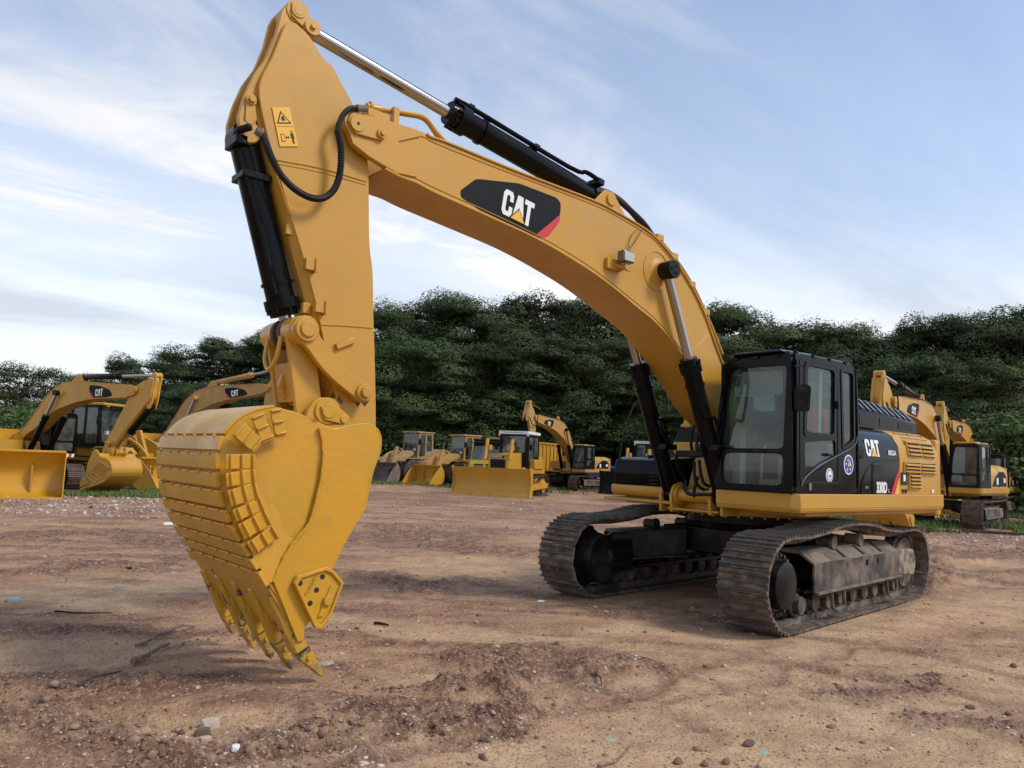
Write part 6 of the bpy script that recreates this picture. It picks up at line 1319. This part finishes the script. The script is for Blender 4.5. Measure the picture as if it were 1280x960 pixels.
def ground_mat():
    m = bpy.data.materials.new('churned_red_brown_soil'); m.use_nodes = True; t = m.node_tree; l = t.links; b = t.nodes['Principled BSDF']; b.inputs['Roughness'].default_value = .95; b.inputs['Specular IOR Level'].default_value = .15
    tcn = t.nodes.new('ShaderNodeTexCoord')
    at = t.nodes.new('ShaderNodeAttribute'); at.attribute_name = 'soil'; sp = t.nodes.new('ShaderNodeSeparateColor'); l.new(at.outputs['Color'], sp.inputs[0])
    def noi(sc, det=5, ro=.6, anis=False):
        n = t.nodes.new('ShaderNodeTexNoise'); n.inputs['Scale'].default_value = sc; n.inputs['Detail'].default_value = det; n.inputs['Roughness'].default_value = ro
        if anis:
            mp_ = t.nodes.new('ShaderNodeMapping'); mp_.inputs['Rotation'].default_value = (0, 0, -math.atan2(R2[1], R2[0])); mp_.inputs['Scale'].default_value = (.22, 1, 1); l.new(tcn.outputs['Object'], mp_.inputs[0]); l.new(mp_.outputs[0], n.inputs['Vector'])
        else: l.new(tcn.outputs['Object'], n.inputs['Vector'])
        return n.outputs['Fac']
    def mr(v, a, b_, c=0, d=1):
        r = t.nodes.new('ShaderNodeMapRange'); 
        for i, q in enumerate((a, b_, c, d)): r.inputs[i + 1].default_value = q
        l.new(v, r.inputs[0]); return r.outputs[0]
    def mix(f, A, B):
        x = t.nodes.new('ShaderNodeMix'); x.data_type = 'RGBA'; l.new(f, x.inputs['Factor'])
        for nm, q in (('A', A), ('B', B)):
            if isinstance(q, tuple): x.inputs[nm].default_value = (*q, 1)
            else: l.new(q, x.inputs[nm])
        return x.outputs['Result']
    def mul(a, b_):
        x = t.nodes.new('ShaderNodeMath'); x.operation = 'MULTIPLY'; l.new(a, x.inputs[0])
        if isinstance(b_, float): x.inputs[1].default_value = b_
        else: l.new(b_, x.inputs[1])
        return x.outputs[0]
    c = mix(mr(noi(.9, 6, .65), .38, .62), (.45, .245, .135), (.60, .365, .205))
    c = mix(mr(noi(2.4, 6, .7, True), .42, .66), c, (.28, .145, .085))
    c = mix(mul(sp.outputs[0], mr(noi(3, 5), .25, .6)), c, (.74, .49, .28))
    c = mix(mul(sp.outputs[1], mr(noi(5, 6, .7), .30, .55)), c, (.17, .088, .060))
    c = mix(mr(noi(26, 5, .75), .50, .66), c, (.50, .36, .26))
    c = mix(mul(mr(noi(48, 4, .7), .54, .62), .7), c, (.11, .068, .05))
    vo = t.nodes.new('ShaderNodeTexVoronoi'); vo.inputs['Scale'].default_value = 13; l.new(tcn.outputs['Object'], vo.inputs['Vector'])
    c = mix(mul(mul(mr(vo.outputs['Distance'], .13, .09), mr(noi(.8, 3), .42, .6)), .8), c, (.55, .47, .42))
    c = mix(mul(sp.outputs[2], mr(noi(2.0, 5), .30, .55)), c, (.055, .075, .025))
    l.new(c, b.inputs['Base Color'])
    bp = t.nodes.new('ShaderNodeBump'); bp.inputs['Strength'].default_value = .9; bp.inputs['Distance'].default_value = .045; l.new(noi(14, 8, .72), bp.inputs['Height'])
    b2_ = t.nodes.new('ShaderNodeBump'); b2_.inputs['Strength'].default_value = .6; b2_.inputs['Distance'].default_value = .008; l.new(noi(70, 4, .7), b2_.inputs['Height']); l.new(bp.outputs[0], b2_.inputs['Normal']); l.new(b2_.outputs[0], b.inputs['Normal'])
    return m
gme = fast_mesh('ground', co, quads, ground_mat())
ca = gme.color_attributes.new('soil', 'FLOAT_COLOR', 'POINT'); ca.data.foreach_set('color', np.stack([tm, dm, gr, np.ones_like(gr)], -1).astype(np.float32).ravel())
go = bpy.data.objects.new('ground', gme); COL.objects.link(go); tag(go, None, None, None, 'structure')
# ---------------------------------------------------------------- gravel, clods, rubble, grass
ico_v = np.array([(0, 0, 1), (.894, 0, .447), (.276, .851, .447), (-.724, .526, .447), (-.724, -.526, .447), (.276, -.851, .447), (.724, .526, -.447), (-.276, .851, -.447), (-.894, 0, -.447), (-.276, -.851, -.447), (.724, -.526, -.447), (0, 0, -1)])
ico_f = np.array([(0, 1, 2), (0, 2, 3), (0, 3, 4), (0, 4, 5), (0, 5, 1), (1, 6, 2), (2, 7, 3), (3, 8, 4), (4, 9, 5), (5, 10, 1), (2, 6, 7), (3, 7, 8), (4, 8, 9), (5, 9, 10), (1, 10, 6), (6, 11, 7), (7, 11, 8), (8, 11, 9), (9, 11, 10), (10, 11, 6)])
RG = np.random.default_rng(4)
def scatter(name, P, size, mat, flat=.6, sink=.25, kind='stuff', smooth=False):
    n = len(P); v = ico_v[None] * (1 + np.clip(RG.normal(0, .34, (n, 12, 1)), -.6, .8)); sc = np.stack([RG.uniform(.6, 1.3, n), RG.uniform(.6, 1.3, n), RG.uniform(.35, .9, n) * flat / .6], -1)
    v = v * sc[:, None, :] * size[:, None, None]; a = RG.uniform(0, 6.28, n); ca_, sa_ = np.cos(a), np.sin(a)
    x = v[..., 0] * ca_[:, None] - v[..., 1] * sa_[:, None]; y = v[..., 0] * sa_[:, None] + v[..., 1] * ca_[:, None]
    z = height(P[:, 0], P[:, 1]); v = np.stack([x + P[:, :1], y + P[:, 1:2], v[..., 2] + (z + size * sink)[:, None]], -1)
    f = (ico_f[None] + (np.arange(n) * 12)[:, None, None]).reshape(-1, 3)
    o = bpy.data.objects.new(name, fast_mesh(name, v.reshape(-1, 3), f, mat, smooth)); COL.objects.link(o); tag(o, None, None, None, kind); return o
def wedge_pts(n, r0, r1, a=38):
    inv = RG.uniform(1 / r1, 1 / r0, n); r = 1 / inv; th = math.atan2(F2[1], F2[0]) + np.radians(RG.uniform(-a, a, n)); return np.stack([C2[0] + r * np.cos(th), C2[1] + r * np.sin(th)], -1), r
def matvar(name, cols, rough=.9):
    m = material(name, cols[0], rough, col2=cols[1], nscale=9, mixr=(.4, .6), col3=cols[2], n3=4, r3=(.52, .6)); return m
P_, r_ = wedge_pts(26000, 3.6, 60); t_, d_ = masks(P_[:, 0], P_[:, 1]); keep = RG.uniform(0, 1, len(P_)) < (.25 + .75 * d_ + .0 * t_ + .25 * (r_ > 12)) ; P_, r_ = P_[keep], r_[keep]
scatter('gravel', P_, np.clip(RG.lognormal(-5.45, .6, len(P_)), .002, .022) * (1 + r_ / 18), matvar('pale_gravel', [(.46, .34, .25), (.32, .20, .14), (.60, .52, .44)]), .5, .1)
P_, r_ = wedge_pts(26000, 3.6, 30); t_, d_ = masks(P_[:, 0], P_[:, 1]); keep = RG.uniform(0, 1, len(P_)) < (.10 + .9 * d_ ** 2); P_, r_ = P_[keep], r_[keep]
scatter('soil_clods', P_, np.clip(RG.lognormal(-5.1, .6, len(P_)), .003, .03) * (1 + r_ / 30), matvar('dark_soil_clods', [(.19, .105, .07), (.27, .16, .105), (.12, .068, .048)]), .7, -.05)
bermp = []
for p, w, a in BERM[:5]:
    for (ax, ay), (bx, by) in zip(p[:-1], p[1:]):
        k = int(math.dist((ax, ay), (bx, by)) * 130); t = RG.uniform(0, 1, k); bermp.append(np.stack([ax + (bx - ax) * t, ay + (by - ay) * t], -1) + RG.normal(0, w * .9, (k, 2)))
bermp = np.concatenate(bermp); scatter('berm_crumbs', bermp, np.clip(RG.lognormal(-4.9, .65, len(bermp)), .004, .035), matvar('soil_crumbs', [(.19, .115, .08), (.30, .20, .14), (.12, .075, .055)]), .7, .2)
# rubble heaps by the leftmost bucket and on the right
def heap(px0, px1, D0, D1, n, name, sz=-3.0):
    u = RG.uniform(px0, px1, n); D = RG.uniform(D0, D1, n); lat = (u - 640) / CAM['f'] * D; P = C2 + np.outer(D, F2) + np.outer(lat, R2)
    return scatter(name, P, np.clip(RG.lognormal(sz, .5, n), .02, .16), matvar('broken_stone_' + name, [(.42, .32, .28), (.30, .19, .15), (.60, .56, .53)]), .6, .2)
heap(20, 290, 18.5, 25, 1100, 'rubble', -3.6)
heap(1130, 1290, 19, 24, 420, 'rubble', -3.8); heap(250, 700, 17, 40, 1100, 'rubble', -4.0)
# grass
def grass(regions, n_per, name='grass'):
    V = []; Fc = []
    for (px0, px1, D0, D1, n, hh) in regions:
        u = RG.uniform(px0, px1, n); D = RG.uniform(D0, D1, n); P = C2 + np.outer(D, F2) + np.outer((u - 640) / CAM['f'] * D, R2)
        k = fbm(P[:, 0] * .6, P[:, 1] * .6, 3, 90) + RG.normal(0, .08, n) > -.02; P = P[k]; D = D[k]; m = len(P); z = height(P[:, 0], P[:, 1])
        a = RG.uniform(0, 6.28, m); h = hh * RG.uniform(.4, 1.2, m); w = .012 + D * .0006; dx, dy = np.cos(a) * w, np.sin(a) * w; le = RG.normal(0, .35, (m, 2)) * h[:, None]
        b = len(V) and sum(len(q) for q in V)
        base = np.stack([P[:, 0], P[:, 1], z - .01], -1); A = base + np.stack([dx, dy, 0 * dx], -1); B = base - np.stack([dx, dy, 0 * dx], -1); T = base + np.stack([le[:, 0], le[:, 1], h], -1)
        v = np.stack([A, B, T], 1).reshape(-1, 3); V.append(v); Fc.append(np.arange(len(v)).reshape(-1, 3) + b)
    o = bpy.data.objects.new(name, fast_mesh(name, np.concatenate(V), np.concatenate(Fc), M['grass'], False)); COL.objects.link(o); tag(o, None, None, None, 'stuff')
M['grass'] = material('short_green_grass', (.085, .15, .03), .8, col2=(.16, .20, .06), nscale=.8)
grass([(-40, 330, 25, 36, 30000, .16), (380, 700, 47, 60, 22000, .22), (640, 900, 44, 58, 16000, .25), (960, 1100, 27, 36, 9000, .16), (1130, 1400, 24, 50, 34000, .22)], 0)
# ---------------------------------------------------------------- loose things on the dirt
def gz(x, y): return float(height(np.array([x]), np.array([y]))[0])
def stick_thing(px, r, label, name='broken_stick', mat='wood', cat_='stick', bend=.02):
    q = cat(px, 6); zs = [gz(x, y) for x, y in q]; rr = random.Random(len(label)); pts = []
    for i, (x, y) in enumerate(q):
        lo = max(zs[max(0, i - 3):i + 4]); pts.append((x + rr.uniform(-.3, .3) * r, y + rr.uniform(-.3, .3) * r, lo + r * .8 + bend * .3))
    m = MB(); m.tube(pts, lambda t: r * (1 - .45 * t), 7, 0); o = m.build(name, mat); tag(o, label, cat_); return o
stick_thing([(7.489,-1.258),(7.235,-1.458),(6.987,-1.696),(6.776,-1.864)], .018, 'long thin pale stick lying left of the bucket teeth')
stick_thing([(7.674,-0.637),(7.519,-0.772),(7.302,-0.983)], .026, 'short thick brown stick below the long pale one')
stick_thing([(6.088,2.929),(5.967,2.943),(5.826,2.893),(5.685,2.834)], .010, 'curved pale twig at the bottom edge of the dirt', bend=.004)
stick_thing([(7.826,-2.979),(7.624,-2.822),(7.361,-2.677)], .010, 'thin dark bent wire lying on the dirt at left', 'bent_wire', 'satin', 'wire')
stick_thing([(8.186,-0.009),(8.059,-0.147),(7.861,-0.209)], .012, 'dark root half buried in churned soil at lower left', 'root', 'bark', 'root')
stick_thing([(4.822,1.656),(4.799,1.723),(4.876,1.829),(4.977,1.839)], .008, 'small dark curled twig on tan soil right of the puddle rim', 'curled_twig', 'bark', 'twig', .004)
stick_thing([(5.299,-0.941),(5.267,-0.837),(5.249,-0.742)], .018, 'short dark hose scrap on the soil right of the bucket', 'hose_scrap', 'rubber', 'scrap')
def slab_thing(px, s, label, name, mat, cat_, h=.02, seed=1, ang=0):
    rr = random.Random(seed); x, y = px; n = 7; z = gz(x, y)
    pl = [(x + s * (1 if k % 2 else .75) * math.cos(ang + k * 6.283 / n) * rr.uniform(.8, 1.25), y + s * .6 * math.sin(ang + k * 6.283 / n) * rr.uniform(.8, 1.2)) for k in range(n)]
    m = MB(); m.loft([(a, b, z - .01) for a, b in pl], [(x + (a - x) * .85, y + (b - y) * .85, z + h + rr.uniform(-.3, .3) * h) for a, b in pl]); o = m.build(name, mat, bevel=.004); tag(o, label, cat_); return o
M['palestone'] = material('pale_broken_stone', (.48, .38, .30), .9, col2=(.36, .26, .20), nscale=8, bump=.4, bscale=30)
M['brownstone'] = material('brown_clod', (.13, .085, .06), .95, col2=(.19, .125, .085), nscale=12, bump=.8, bscale=40)
slab_thing([(6.496,0.285)][0], .10, 'flat pale stone chip just right of the nearest bucket tooth', 'stone_chip', 'palestone', 'stone', .015, 2)
slab_thing([(7.642,1.058)][0], .085, 'largest pale stone of the small heap at lower left', 'broken_stone', 'palestone', 'stone', .05, 3)
slab_thing([(7.736,1.165)][0], .06, 'grey-brown stone just left of the largest pale one', 'broken_stone', 'brownstone', 'stone', .04, 4)
slab_thing([(7.743,1.273)][0], .045, 'small pale stone below the heap at lower left', 'broken_stone', 'palestone', 'stone', .03, 6)
slab_thing([(7.639,1.497)][0], .04, 'lone white pebble right of the lower left stone heap', 'pebble', 'whitepaint', 'stone', .02, 5)
slab_thing([(8.055,-3.944)][0], .11, 'crumpled bright blue plastic scrap near the left edge', 'plastic_scrap', 'teal', 'litter', .02, 7, 1)
slab_thing([(5.706,2.675)][0], .06, 'torn pale green plastic scrap pressed in soil, bottom centre', 'plastic_scrap', 'palegreen', 'litter', .004, 8)
slab_thing([(5.053,3.342)][0], .055, 'dull green plastic scrap beside the dark clods, lower right', 'plastic_scrap', 'palegreen', 'litter', .004, 9)
slab_thing([(2.847,-1.085)][0], .07, 'white paper scrap just below the far crawler', 'paper_scrap', 'whitepaint', 'litter', .012, 10)
slab_thing([(6.571,-5.437)][0], .10, 'dark grey flat scrap of sheet left of the bucket', 'sheet_scrap', 'satin', 'litter', .02, 11)
slab_thing([(4.185,-11.857)][0], .14, 'white stone left of the bucket heel', 'stone', 'whitepaint', 'stone', .05, 12)
slab_thing([(6.96,-4.071)][0], .10, 'pale cream stone on the dirt at mid left', 'stone', 'palestone', 'stone', .04, 13)
for px, s, lab, sd in (([(5.04,3.238)][0], .055, 'round dark clod next to the dull green scrap', 21), ([(5.645,3.149)][0], .045, 'left clod of three along the bottom right', 22), ([(5.54,3.264)][0], .04, 'middle clod of three along the bottom right', 23), ([(5.421,3.331)][0], .04, 'right clod of three along the bottom right', 24), ([(1.059,3.531)][0], .05, 'dark clod near the right edge of the dirt', 25), ([(2.93,3.789)][0], .05, 'brown clod of dirt at lower right', 26), ([(2.873,4.019)][0], .035, 'small dark clod close to the lower right corner', 27)):
    z = gz(*px); rr = np.random.default_rng(sd); v = ico_v * (1 + rr.normal(0, .20, (12, 1))) * s * np.array([1, .8, .6]); m = MB(); m.add([(a + px[0], b + px[1], c + z + s * .25) for a, b, c in v], [tuple(q) for q in ico_f]); o = m.build('soil_clod', 'brownstone', smooth=False)
    md = o.modifiers.new('sub', 'SUBSURF'); md.levels = md.render_levels = 2; tag(o, lab, 'clod')
# steel bar on the ground at right
q = [(-17.414,-3.317),(-18.123,-1.593)]; m = MB(); a, b = Vector((*q[0], .06)), Vector((*q[1], .06)); d = (b - a).normalized(); w = Vector((-d.y, d.x, 0)) * .12; m.slab(a, (b - a), w, (0, 0, .09)); o = m.build('steel_beam', 'rust', bevel=.01); tag(o, 'rusty flat steel beam lying on the ground before the right crawler', 'beam')

# ================================================================ trees
def leaf_material(name, c1, c2):
    m = bpy.data.materials.new(name); m.use_nodes = True; t = m.node_tree; l = t.links; b = t.nodes['Principled BSDF']
    b.inputs['Roughness'].default_value = .65; b.inputs['Specular IOR Level'].default_value = .25
    at = t.nodes.new('ShaderNodeAttribute'); at.attribute_name = 'tone'; oi = t.nodes.new('ShaderNodeObjectInfo')
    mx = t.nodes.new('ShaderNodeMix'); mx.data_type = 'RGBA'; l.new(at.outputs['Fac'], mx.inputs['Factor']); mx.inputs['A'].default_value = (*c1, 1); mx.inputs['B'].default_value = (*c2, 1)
    hs = t.nodes.new('ShaderNodeHueSaturation'); mh = t.nodes.new('ShaderNodeMapRange'); mh.inputs[3].default_value = .475; mh.inputs[4].default_value = .515; ml_ = t.nodes.new('ShaderNodeMath'); ml_.operation = 'FRACT'; mm_ = t.nodes.new('ShaderNodeMath'); mm_.operation = 'MULTIPLY'; mm_.inputs[1].default_value = 7.3; l.new(oi.outputs['Random'], mm_.inputs[0]); l.new(mm_.outputs[0], ml_.inputs[0]); l.new(ml_.outputs[0], mh.inputs[0]); l.new(mh.outputs[0], hs.inputs['Hue']); mr = t.nodes.new('ShaderNodeMapRange'); mr.inputs[3].default_value = .72; mr.inputs[4].default_value = 1.25; l.new(oi.outputs['Random'], mr.inputs[0]); l.new(mr.outputs[0], hs.inputs['Value']); l.new(mx.outputs['Result'], hs.inputs['Color'])
    l.new(hs.outputs[0], b.inputs['Base Color'])
    tr = t.nodes.new('ShaderNodeBsdfTranslucent'); l.new(hs.outputs[0], tr.inputs[0]); ms = t.nodes.new('ShaderNodeMixShader'); ms.inputs[0].default_value = .14; l.new(b.outputs[0], ms.inputs[1]); l.new(tr.outputs[0], ms.inputs[2]); l.new(ms.outputs[0], t.nodes['Material Output'].inputs[0]); return m
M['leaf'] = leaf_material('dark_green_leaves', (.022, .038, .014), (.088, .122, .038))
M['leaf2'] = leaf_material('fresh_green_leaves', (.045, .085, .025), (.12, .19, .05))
def foliage(seed, pads, leaf, n_leaf):
    """pads: list of (centre, radii); leaf quads spread through each pad, denser near its upper skin"""
    g = np.random.default_rng(seed); V = []; T = []; N_ = []
    for (c, rad) in pads:
        n = int(n_leaf * (rad[0] * rad[1]) ** .8); u = g.normal(0, 1, (n, 3)); u /= np.linalg.norm(u, axis=1)[:, None]
        lump = 1 + .20 * np.sin(u[:, 0] * 4 + c[0] * 3) * np.cos(u[:, 1] * 4 + c[1]) + .13 * np.sin(u[:, 0] * 9 + u[:, 1] * 7 + c[2] * 5) * np.cos(u[:, 2] * 8 + c[1])
        rr = g.uniform(.10, 1, n) ** .22 * lump; u2 = u.copy(); u2[:, 2] = np.where(u2[:, 2] < -.25, u2[:, 2] * .45, u2[:, 2])
        p = np.array(c) + u2 * rr[:, None] * np.array(rad); nr = u2 * 1.1 + np.array([0, 0, .6]) + g.normal(0, .30, (n, 3)); nr /= np.linalg.norm(nr, axis=1)[:, None]
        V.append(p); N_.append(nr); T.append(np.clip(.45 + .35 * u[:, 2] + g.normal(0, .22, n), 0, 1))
    P = np.concatenate(V); Nn = np.concatenate(N_); tone = np.concatenate(T); n = len(P)
    a = np.cross(Nn, g.normal(0, 1, (n, 3))); a /= np.linalg.norm(a, axis=1)[:, None]; b = np.cross(Nn, a); s = leaf * g.uniform(.55, 1.35, n)[:, None]
    q = np.stack([P - a * s, P - b * s * .42, P + a * s, P + b * s * .42], 1).reshape(-1, 3); f = np.arange(4 * n).reshape(-1, 4); return q, f, np.repeat(tone, 4)
def leaf_mesh(name, seed, pads, leaf, n_leaf, mat):
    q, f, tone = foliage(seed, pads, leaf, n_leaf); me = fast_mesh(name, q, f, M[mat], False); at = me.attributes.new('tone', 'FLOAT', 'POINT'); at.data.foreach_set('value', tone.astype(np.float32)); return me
def tree_proto(seed, H, W, low=.18, mat='leaf', leaf=.125, dens=520):
    g = random.Random(seed); m = MB(); pads = []
    trunk = [(0, 0, -.3), (g.uniform(-.3, .3), g.uniform(-.3, .3), H * .25), (g.uniform(-.6, .6), g.uniform(-.6, .6), H * .5), (g.uniform(-.7, .7), g.uniform(-.7, .7), H * .8)]
    m.tube(trunk, lambda t: .30 * (1 - .8 * t), 8, 4)
    tc_ = cat(trunk, 4)
    nlimb = 15
    for k in range(nlimb):
        f0 = .25 + .6 * k / nlimb; s = tc_[min(int(f0 * len(tc_)), len(tc_) - 1)]; a = k * 2.4 + g.uniform(-.4, .4); L_ = W * g.uniform(.45, .8) * (1.0 - .35 * abs(f0 - .5)); zt = min(H * (f0 + g.uniform(.06, .20)), H * .80)
        e = (s[0] + L_ * math.cos(a), s[1] + L_ * math.sin(a), zt); mid = ((s[0] + e[0]) / 2 + g.uniform(-.4, .4), (s[1] + e[1]) / 2 + g.uniform(-.4, .4), (s[2] + e[2]) / 2 + .3)
        m.tube([s, mid, e], lambda t: .11 * (1 - .8 * t), 5, 4)
        for j in range(2):
            e2 = (e[0] + g.uniform(-.9, .9), e[1] + g.uniform(-.9, .9), min(e[2] + g.uniform(-.4, .8), H * .82)); m.tube([mid, ((mid[0] + e2[0]) / 2, (mid[1] + e2[1]) / 2, (mid[2] + e2[2]) / 2 + .3), e2], lambda t: .05 * (1 - .7 * t), 4, 3)
    # crown: many flattened pads on a domed shell, with gaps between
    npad = 40
    for k in range(npad):
        f = (k + .5) / npad; zz = low + (1 - low) * f ** .8; a = k * 2.39996 + g.uniform(-.3, .3)
        prof = max(0, 1 - (abs(zz - .45) / .58) ** 2.6) ** .5; rad = W * prof * g.uniform(.62, 1.06)
        a += g.uniform(-.9, .9); c = (rad * math.cos(a), rad * math.sin(a), H * min(.95, max(low * .8, zz + g.uniform(-.09, .09))) * .93); r0 = g.uniform(1.3, 2.5) * (1.2 - .35 * zz)
        pads.append((c, (r0 * g.uniform(.9, 1.3), r0 * g.uniform(.9, 1.3), r0 * g.uniform(.50, .80))))
    for zz, rw in ((.30, .66), (.48, .66), (.64, .54), (.76, .36)): pads.append(((0, 0, H * zz), (W * rw, W * rw, H * .12)))
    tm_ = m.mesh('trunk', M['bark']); cm_ = leaf_mesh('crown', seed, pads, leaf, dens, mat); return tm_, cm_
PROTO = [tree_proto(1, 16, 5.4), tree_proto(2, 16, 6.2, .12), tree_proto(3, 16, 5.0, .2), tree_proto(4, 16, 6.6, .15), tree_proto(5, 16, 5.6, .1)]
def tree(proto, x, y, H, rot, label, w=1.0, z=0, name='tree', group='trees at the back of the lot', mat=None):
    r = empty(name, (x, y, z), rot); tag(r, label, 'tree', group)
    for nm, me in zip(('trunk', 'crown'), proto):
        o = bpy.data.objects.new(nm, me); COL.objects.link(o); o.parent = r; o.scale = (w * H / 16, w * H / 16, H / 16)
    return r
def hor(px): return 577 + .0398 * (px - 640)
GR = 'trees at the back of the lot'; k = 0
BACK = [(112, 462, 80), (168, 441, 76), (232, 428, 74), (296, 410, 72), (356, 402, 72), (418, 392, 72), (478, 376, 72), (540, 361, 72), (603, 357, 72), (664, 357, 73), (726, 362, 73), (792, 366, 74), (862, 372, 72), (926, 370, 70), (988, 394, 70), (1044, 392, 70), (1098, 400, 69), (1148, 404, 68), (1194, 380, 66), (1240, 392, 64), (1292, 366, 62)]
BL = ['rising above the 950H loader cab', 'above the stick top of the leftmost excavator', 'left of the boom with the yellow ram', 'above the boom with the yellow ram', 'directly behind the black bucket ram', 'mostly hidden behind the big yellow stick',
      'just right of the big yellow stick', 'above the faded tan loader', 'above the bright yellow truck, highest in the middle', 'above the dozer with the white roof', 'above the small arched boom, touching the big boom', 'framed under the bend of the big boom', 'hidden behind the foot of the big boom',
      'between the big boom and the black cab', 'above the black cab, where the skyline dips', 'above the rear corner of the black cab', 'above the stick top of the right excavator', 'on the left of the tallest right crown', 'tallest right crown, above the right booms', 'on the right of the tallest right crown', 'cut off by the right edge, reaching highest there']
FLB = ['above the leftmost cab', 'behind the bucket of the leftmost excavator', 'between the two left booms', 'behind the wide top of the big bucket', 'behind the link of the big bucket', 'left of the tan loader, beside the big stick', 'right behind the tan loader', 'right behind the white dozer roof', 'behind the small arched boom', 'left of the far black boom ram', 'behind the near black boom ram', 'behind the left edge of the black cab',
       'behind the middle of the black cab', 'behind the black engine hood', 'behind the boom of the right excavator', 'behind the farthest right boom', 'above the fresh green bushes']
for i, (px, ty, D) in enumerate(BACK):
    H = (hor(px) - ty) / CAM['f'] * D + 1.7; x, y = spot(px, D); tree(PROTO[(i * 3) % 5], x, y, H, i * 1.3, 'tall dark back-row tree ' + BL[i], .92 + .1 * (i % 3), 0, 'broadleaf_tree', GR)
FRONT = [(60, .62, 60), (150, .60, 58), (250, .66, 58), (345, .62, 58), (440, .72, 60), (515, .78, 61), (590, .70, 62), (660, .80, 62), (735, .76, 62), (805, .66, 61), (880, .80, 61), (950, .72, 60), (1015, .78, 60), (1080, .70, 59), (1140, .80, 58), (1200, .74, 56), (1262, .70, 54)]
def topat(px):
    xs = [b[0] for b in BACK]; ys = [b[1] for b in BACK]; return float(np.interp(px, xs, ys))
for i, (px, k_, D) in enumerate(FRONT):
    H = ((hor(px) - topat(px)) * k_) / CAM['f'] * D + 1.7; x, y = spot(px, D); tree(PROTO[(i * 2 + 1) % 5], x, y, H, i * 2.1 + .5, 'lower front-row tree ' + FLB[i], 1.10, 0, 'broadleaf_tree', 'lower front row of trees')
FARP = tree_proto(11, 16, 5.0, .2, 'leaf', .16, 90)
for i, (px, ty, D) in enumerate(((-10, 456, 118), (28, 449, 120), (60, 456, 122), (92, 462, 118), (1272, 380, 78))):
    H = (hor(px) - ty) / CAM['f'] * D + 1.7; x, y = spot(px, D); tree(FARP, x, y, H, i, ('farthest feathery tree cut off by the left edge', 'far feathery tree above the start of the leftmost boom', 'far feathery tree where the leftmost boom bends', 'far feathery tree just left of the 950H cab')[i] if i < 4 else 'loose feathery tree showing against the sky at the right edge', 1.1, 0, 'feathery_tree', 'feathery trees' if i < 4 else None)
def shrub_proto(seed, W, H, mat, leaf=.10, dens=330):
    g = random.Random(seed); m = MB(); pads = []
    for k in range(9):
        a = k * .7; e = (W * .6 * math.cos(a), W * .6 * math.sin(a), H * .7); m.tube([(0, 0, -.05), (e[0] * .4, e[1] * .4, H * .35), e], lambda t: .05 * (1 - .7 * t), 5, 3)
    for k in range(26):
        a = k * 2.4; f = (k + .5) / 26; rad = W * math.sqrt(1 - (f * .9) ** 2) * g.uniform(.5, 1); pads.append(((rad * math.cos(a), rad * math.sin(a), H * (.12 + .8 * f)), (g.uniform(.5, .85), g.uniform(.5, .85), g.uniform(.3, .5))))
    return m.mesh('stem', M['bark']), leaf_mesh('foliage', seed, pads, leaf, dens, mat)
SH = [shrub_proto(21, 1.9, 3.0, 'leaf2'), shrub_proto(22, 1.8, 2.4, 'leaf')]
def shrub(pr, px, D, s, label, group=None, rot=0):
    r = empty('shrub', (*spot(px, D), 0), rot, s); tag(r, label, 'shrub', group)
    for nm, me in zip(('stem', 'foliage'), pr): o = bpy.data.objects.new(nm, me); COL.objects.link(o); o.parent = r
for i, (px, D, s) in enumerate(((1262, 42, 1.9), (1312, 40, 1.7), (1222, 46, 1.8))): shrub(SH[0], px, D, s, ('fresh green bush right behind the rightmost cab', 'fresh green bush cut off by the right edge', 'fresh green bush above the rightmost booms')[i], 'fresh green bushes at right', i)
for i, (px, D) in enumerate(((-20, 48), (20, 50), (75, 47), (150, 50), (215, 47), (275, 50), (330, 51), (400, 57), (455, 60), (500, 61), (545, 62), (600, 62), (655, 62), (700, 62), (750, 62), (800, 62), (850, 62), (905, 61), (960, 60), (1010, 58), (1060, 57), (1110, 55), (1160, 53))):
    near_ = ['the left edge', 'the open yellow loader bucket', 'the leftmost cab', 'the 950H lift arm', 'the left rim of the big bucket', 'the boom with the yellow ram', 'the top of the big bucket', 'the big bucket hinge', 'the lower end of the big stick', 'the muddy loader bucket', 'the tan loader rear', 'the yellow truck cab', 'the white dozer roof', 'the arched boom foot', 'the blue hoarding left end', 'the black tool box', 'the near black boom ram', 'the black cab front', 'the black cab door', 'the black cab rear', 'the black engine hood', 'the yellow louvred panel', 'the right excavator stick'][i]
    fresh = px in (20, 75, 330, 275); shrub(SH[0 if fresh else 1], px, D, 1.0 + .25 * ((i * 7) % 4) / 2, ('light green bush low behind ' if fresh else 'dark bush at the tree foot behind ') + near_, 'light green undergrowth at left' if fresh else 'dark undergrowth', i)
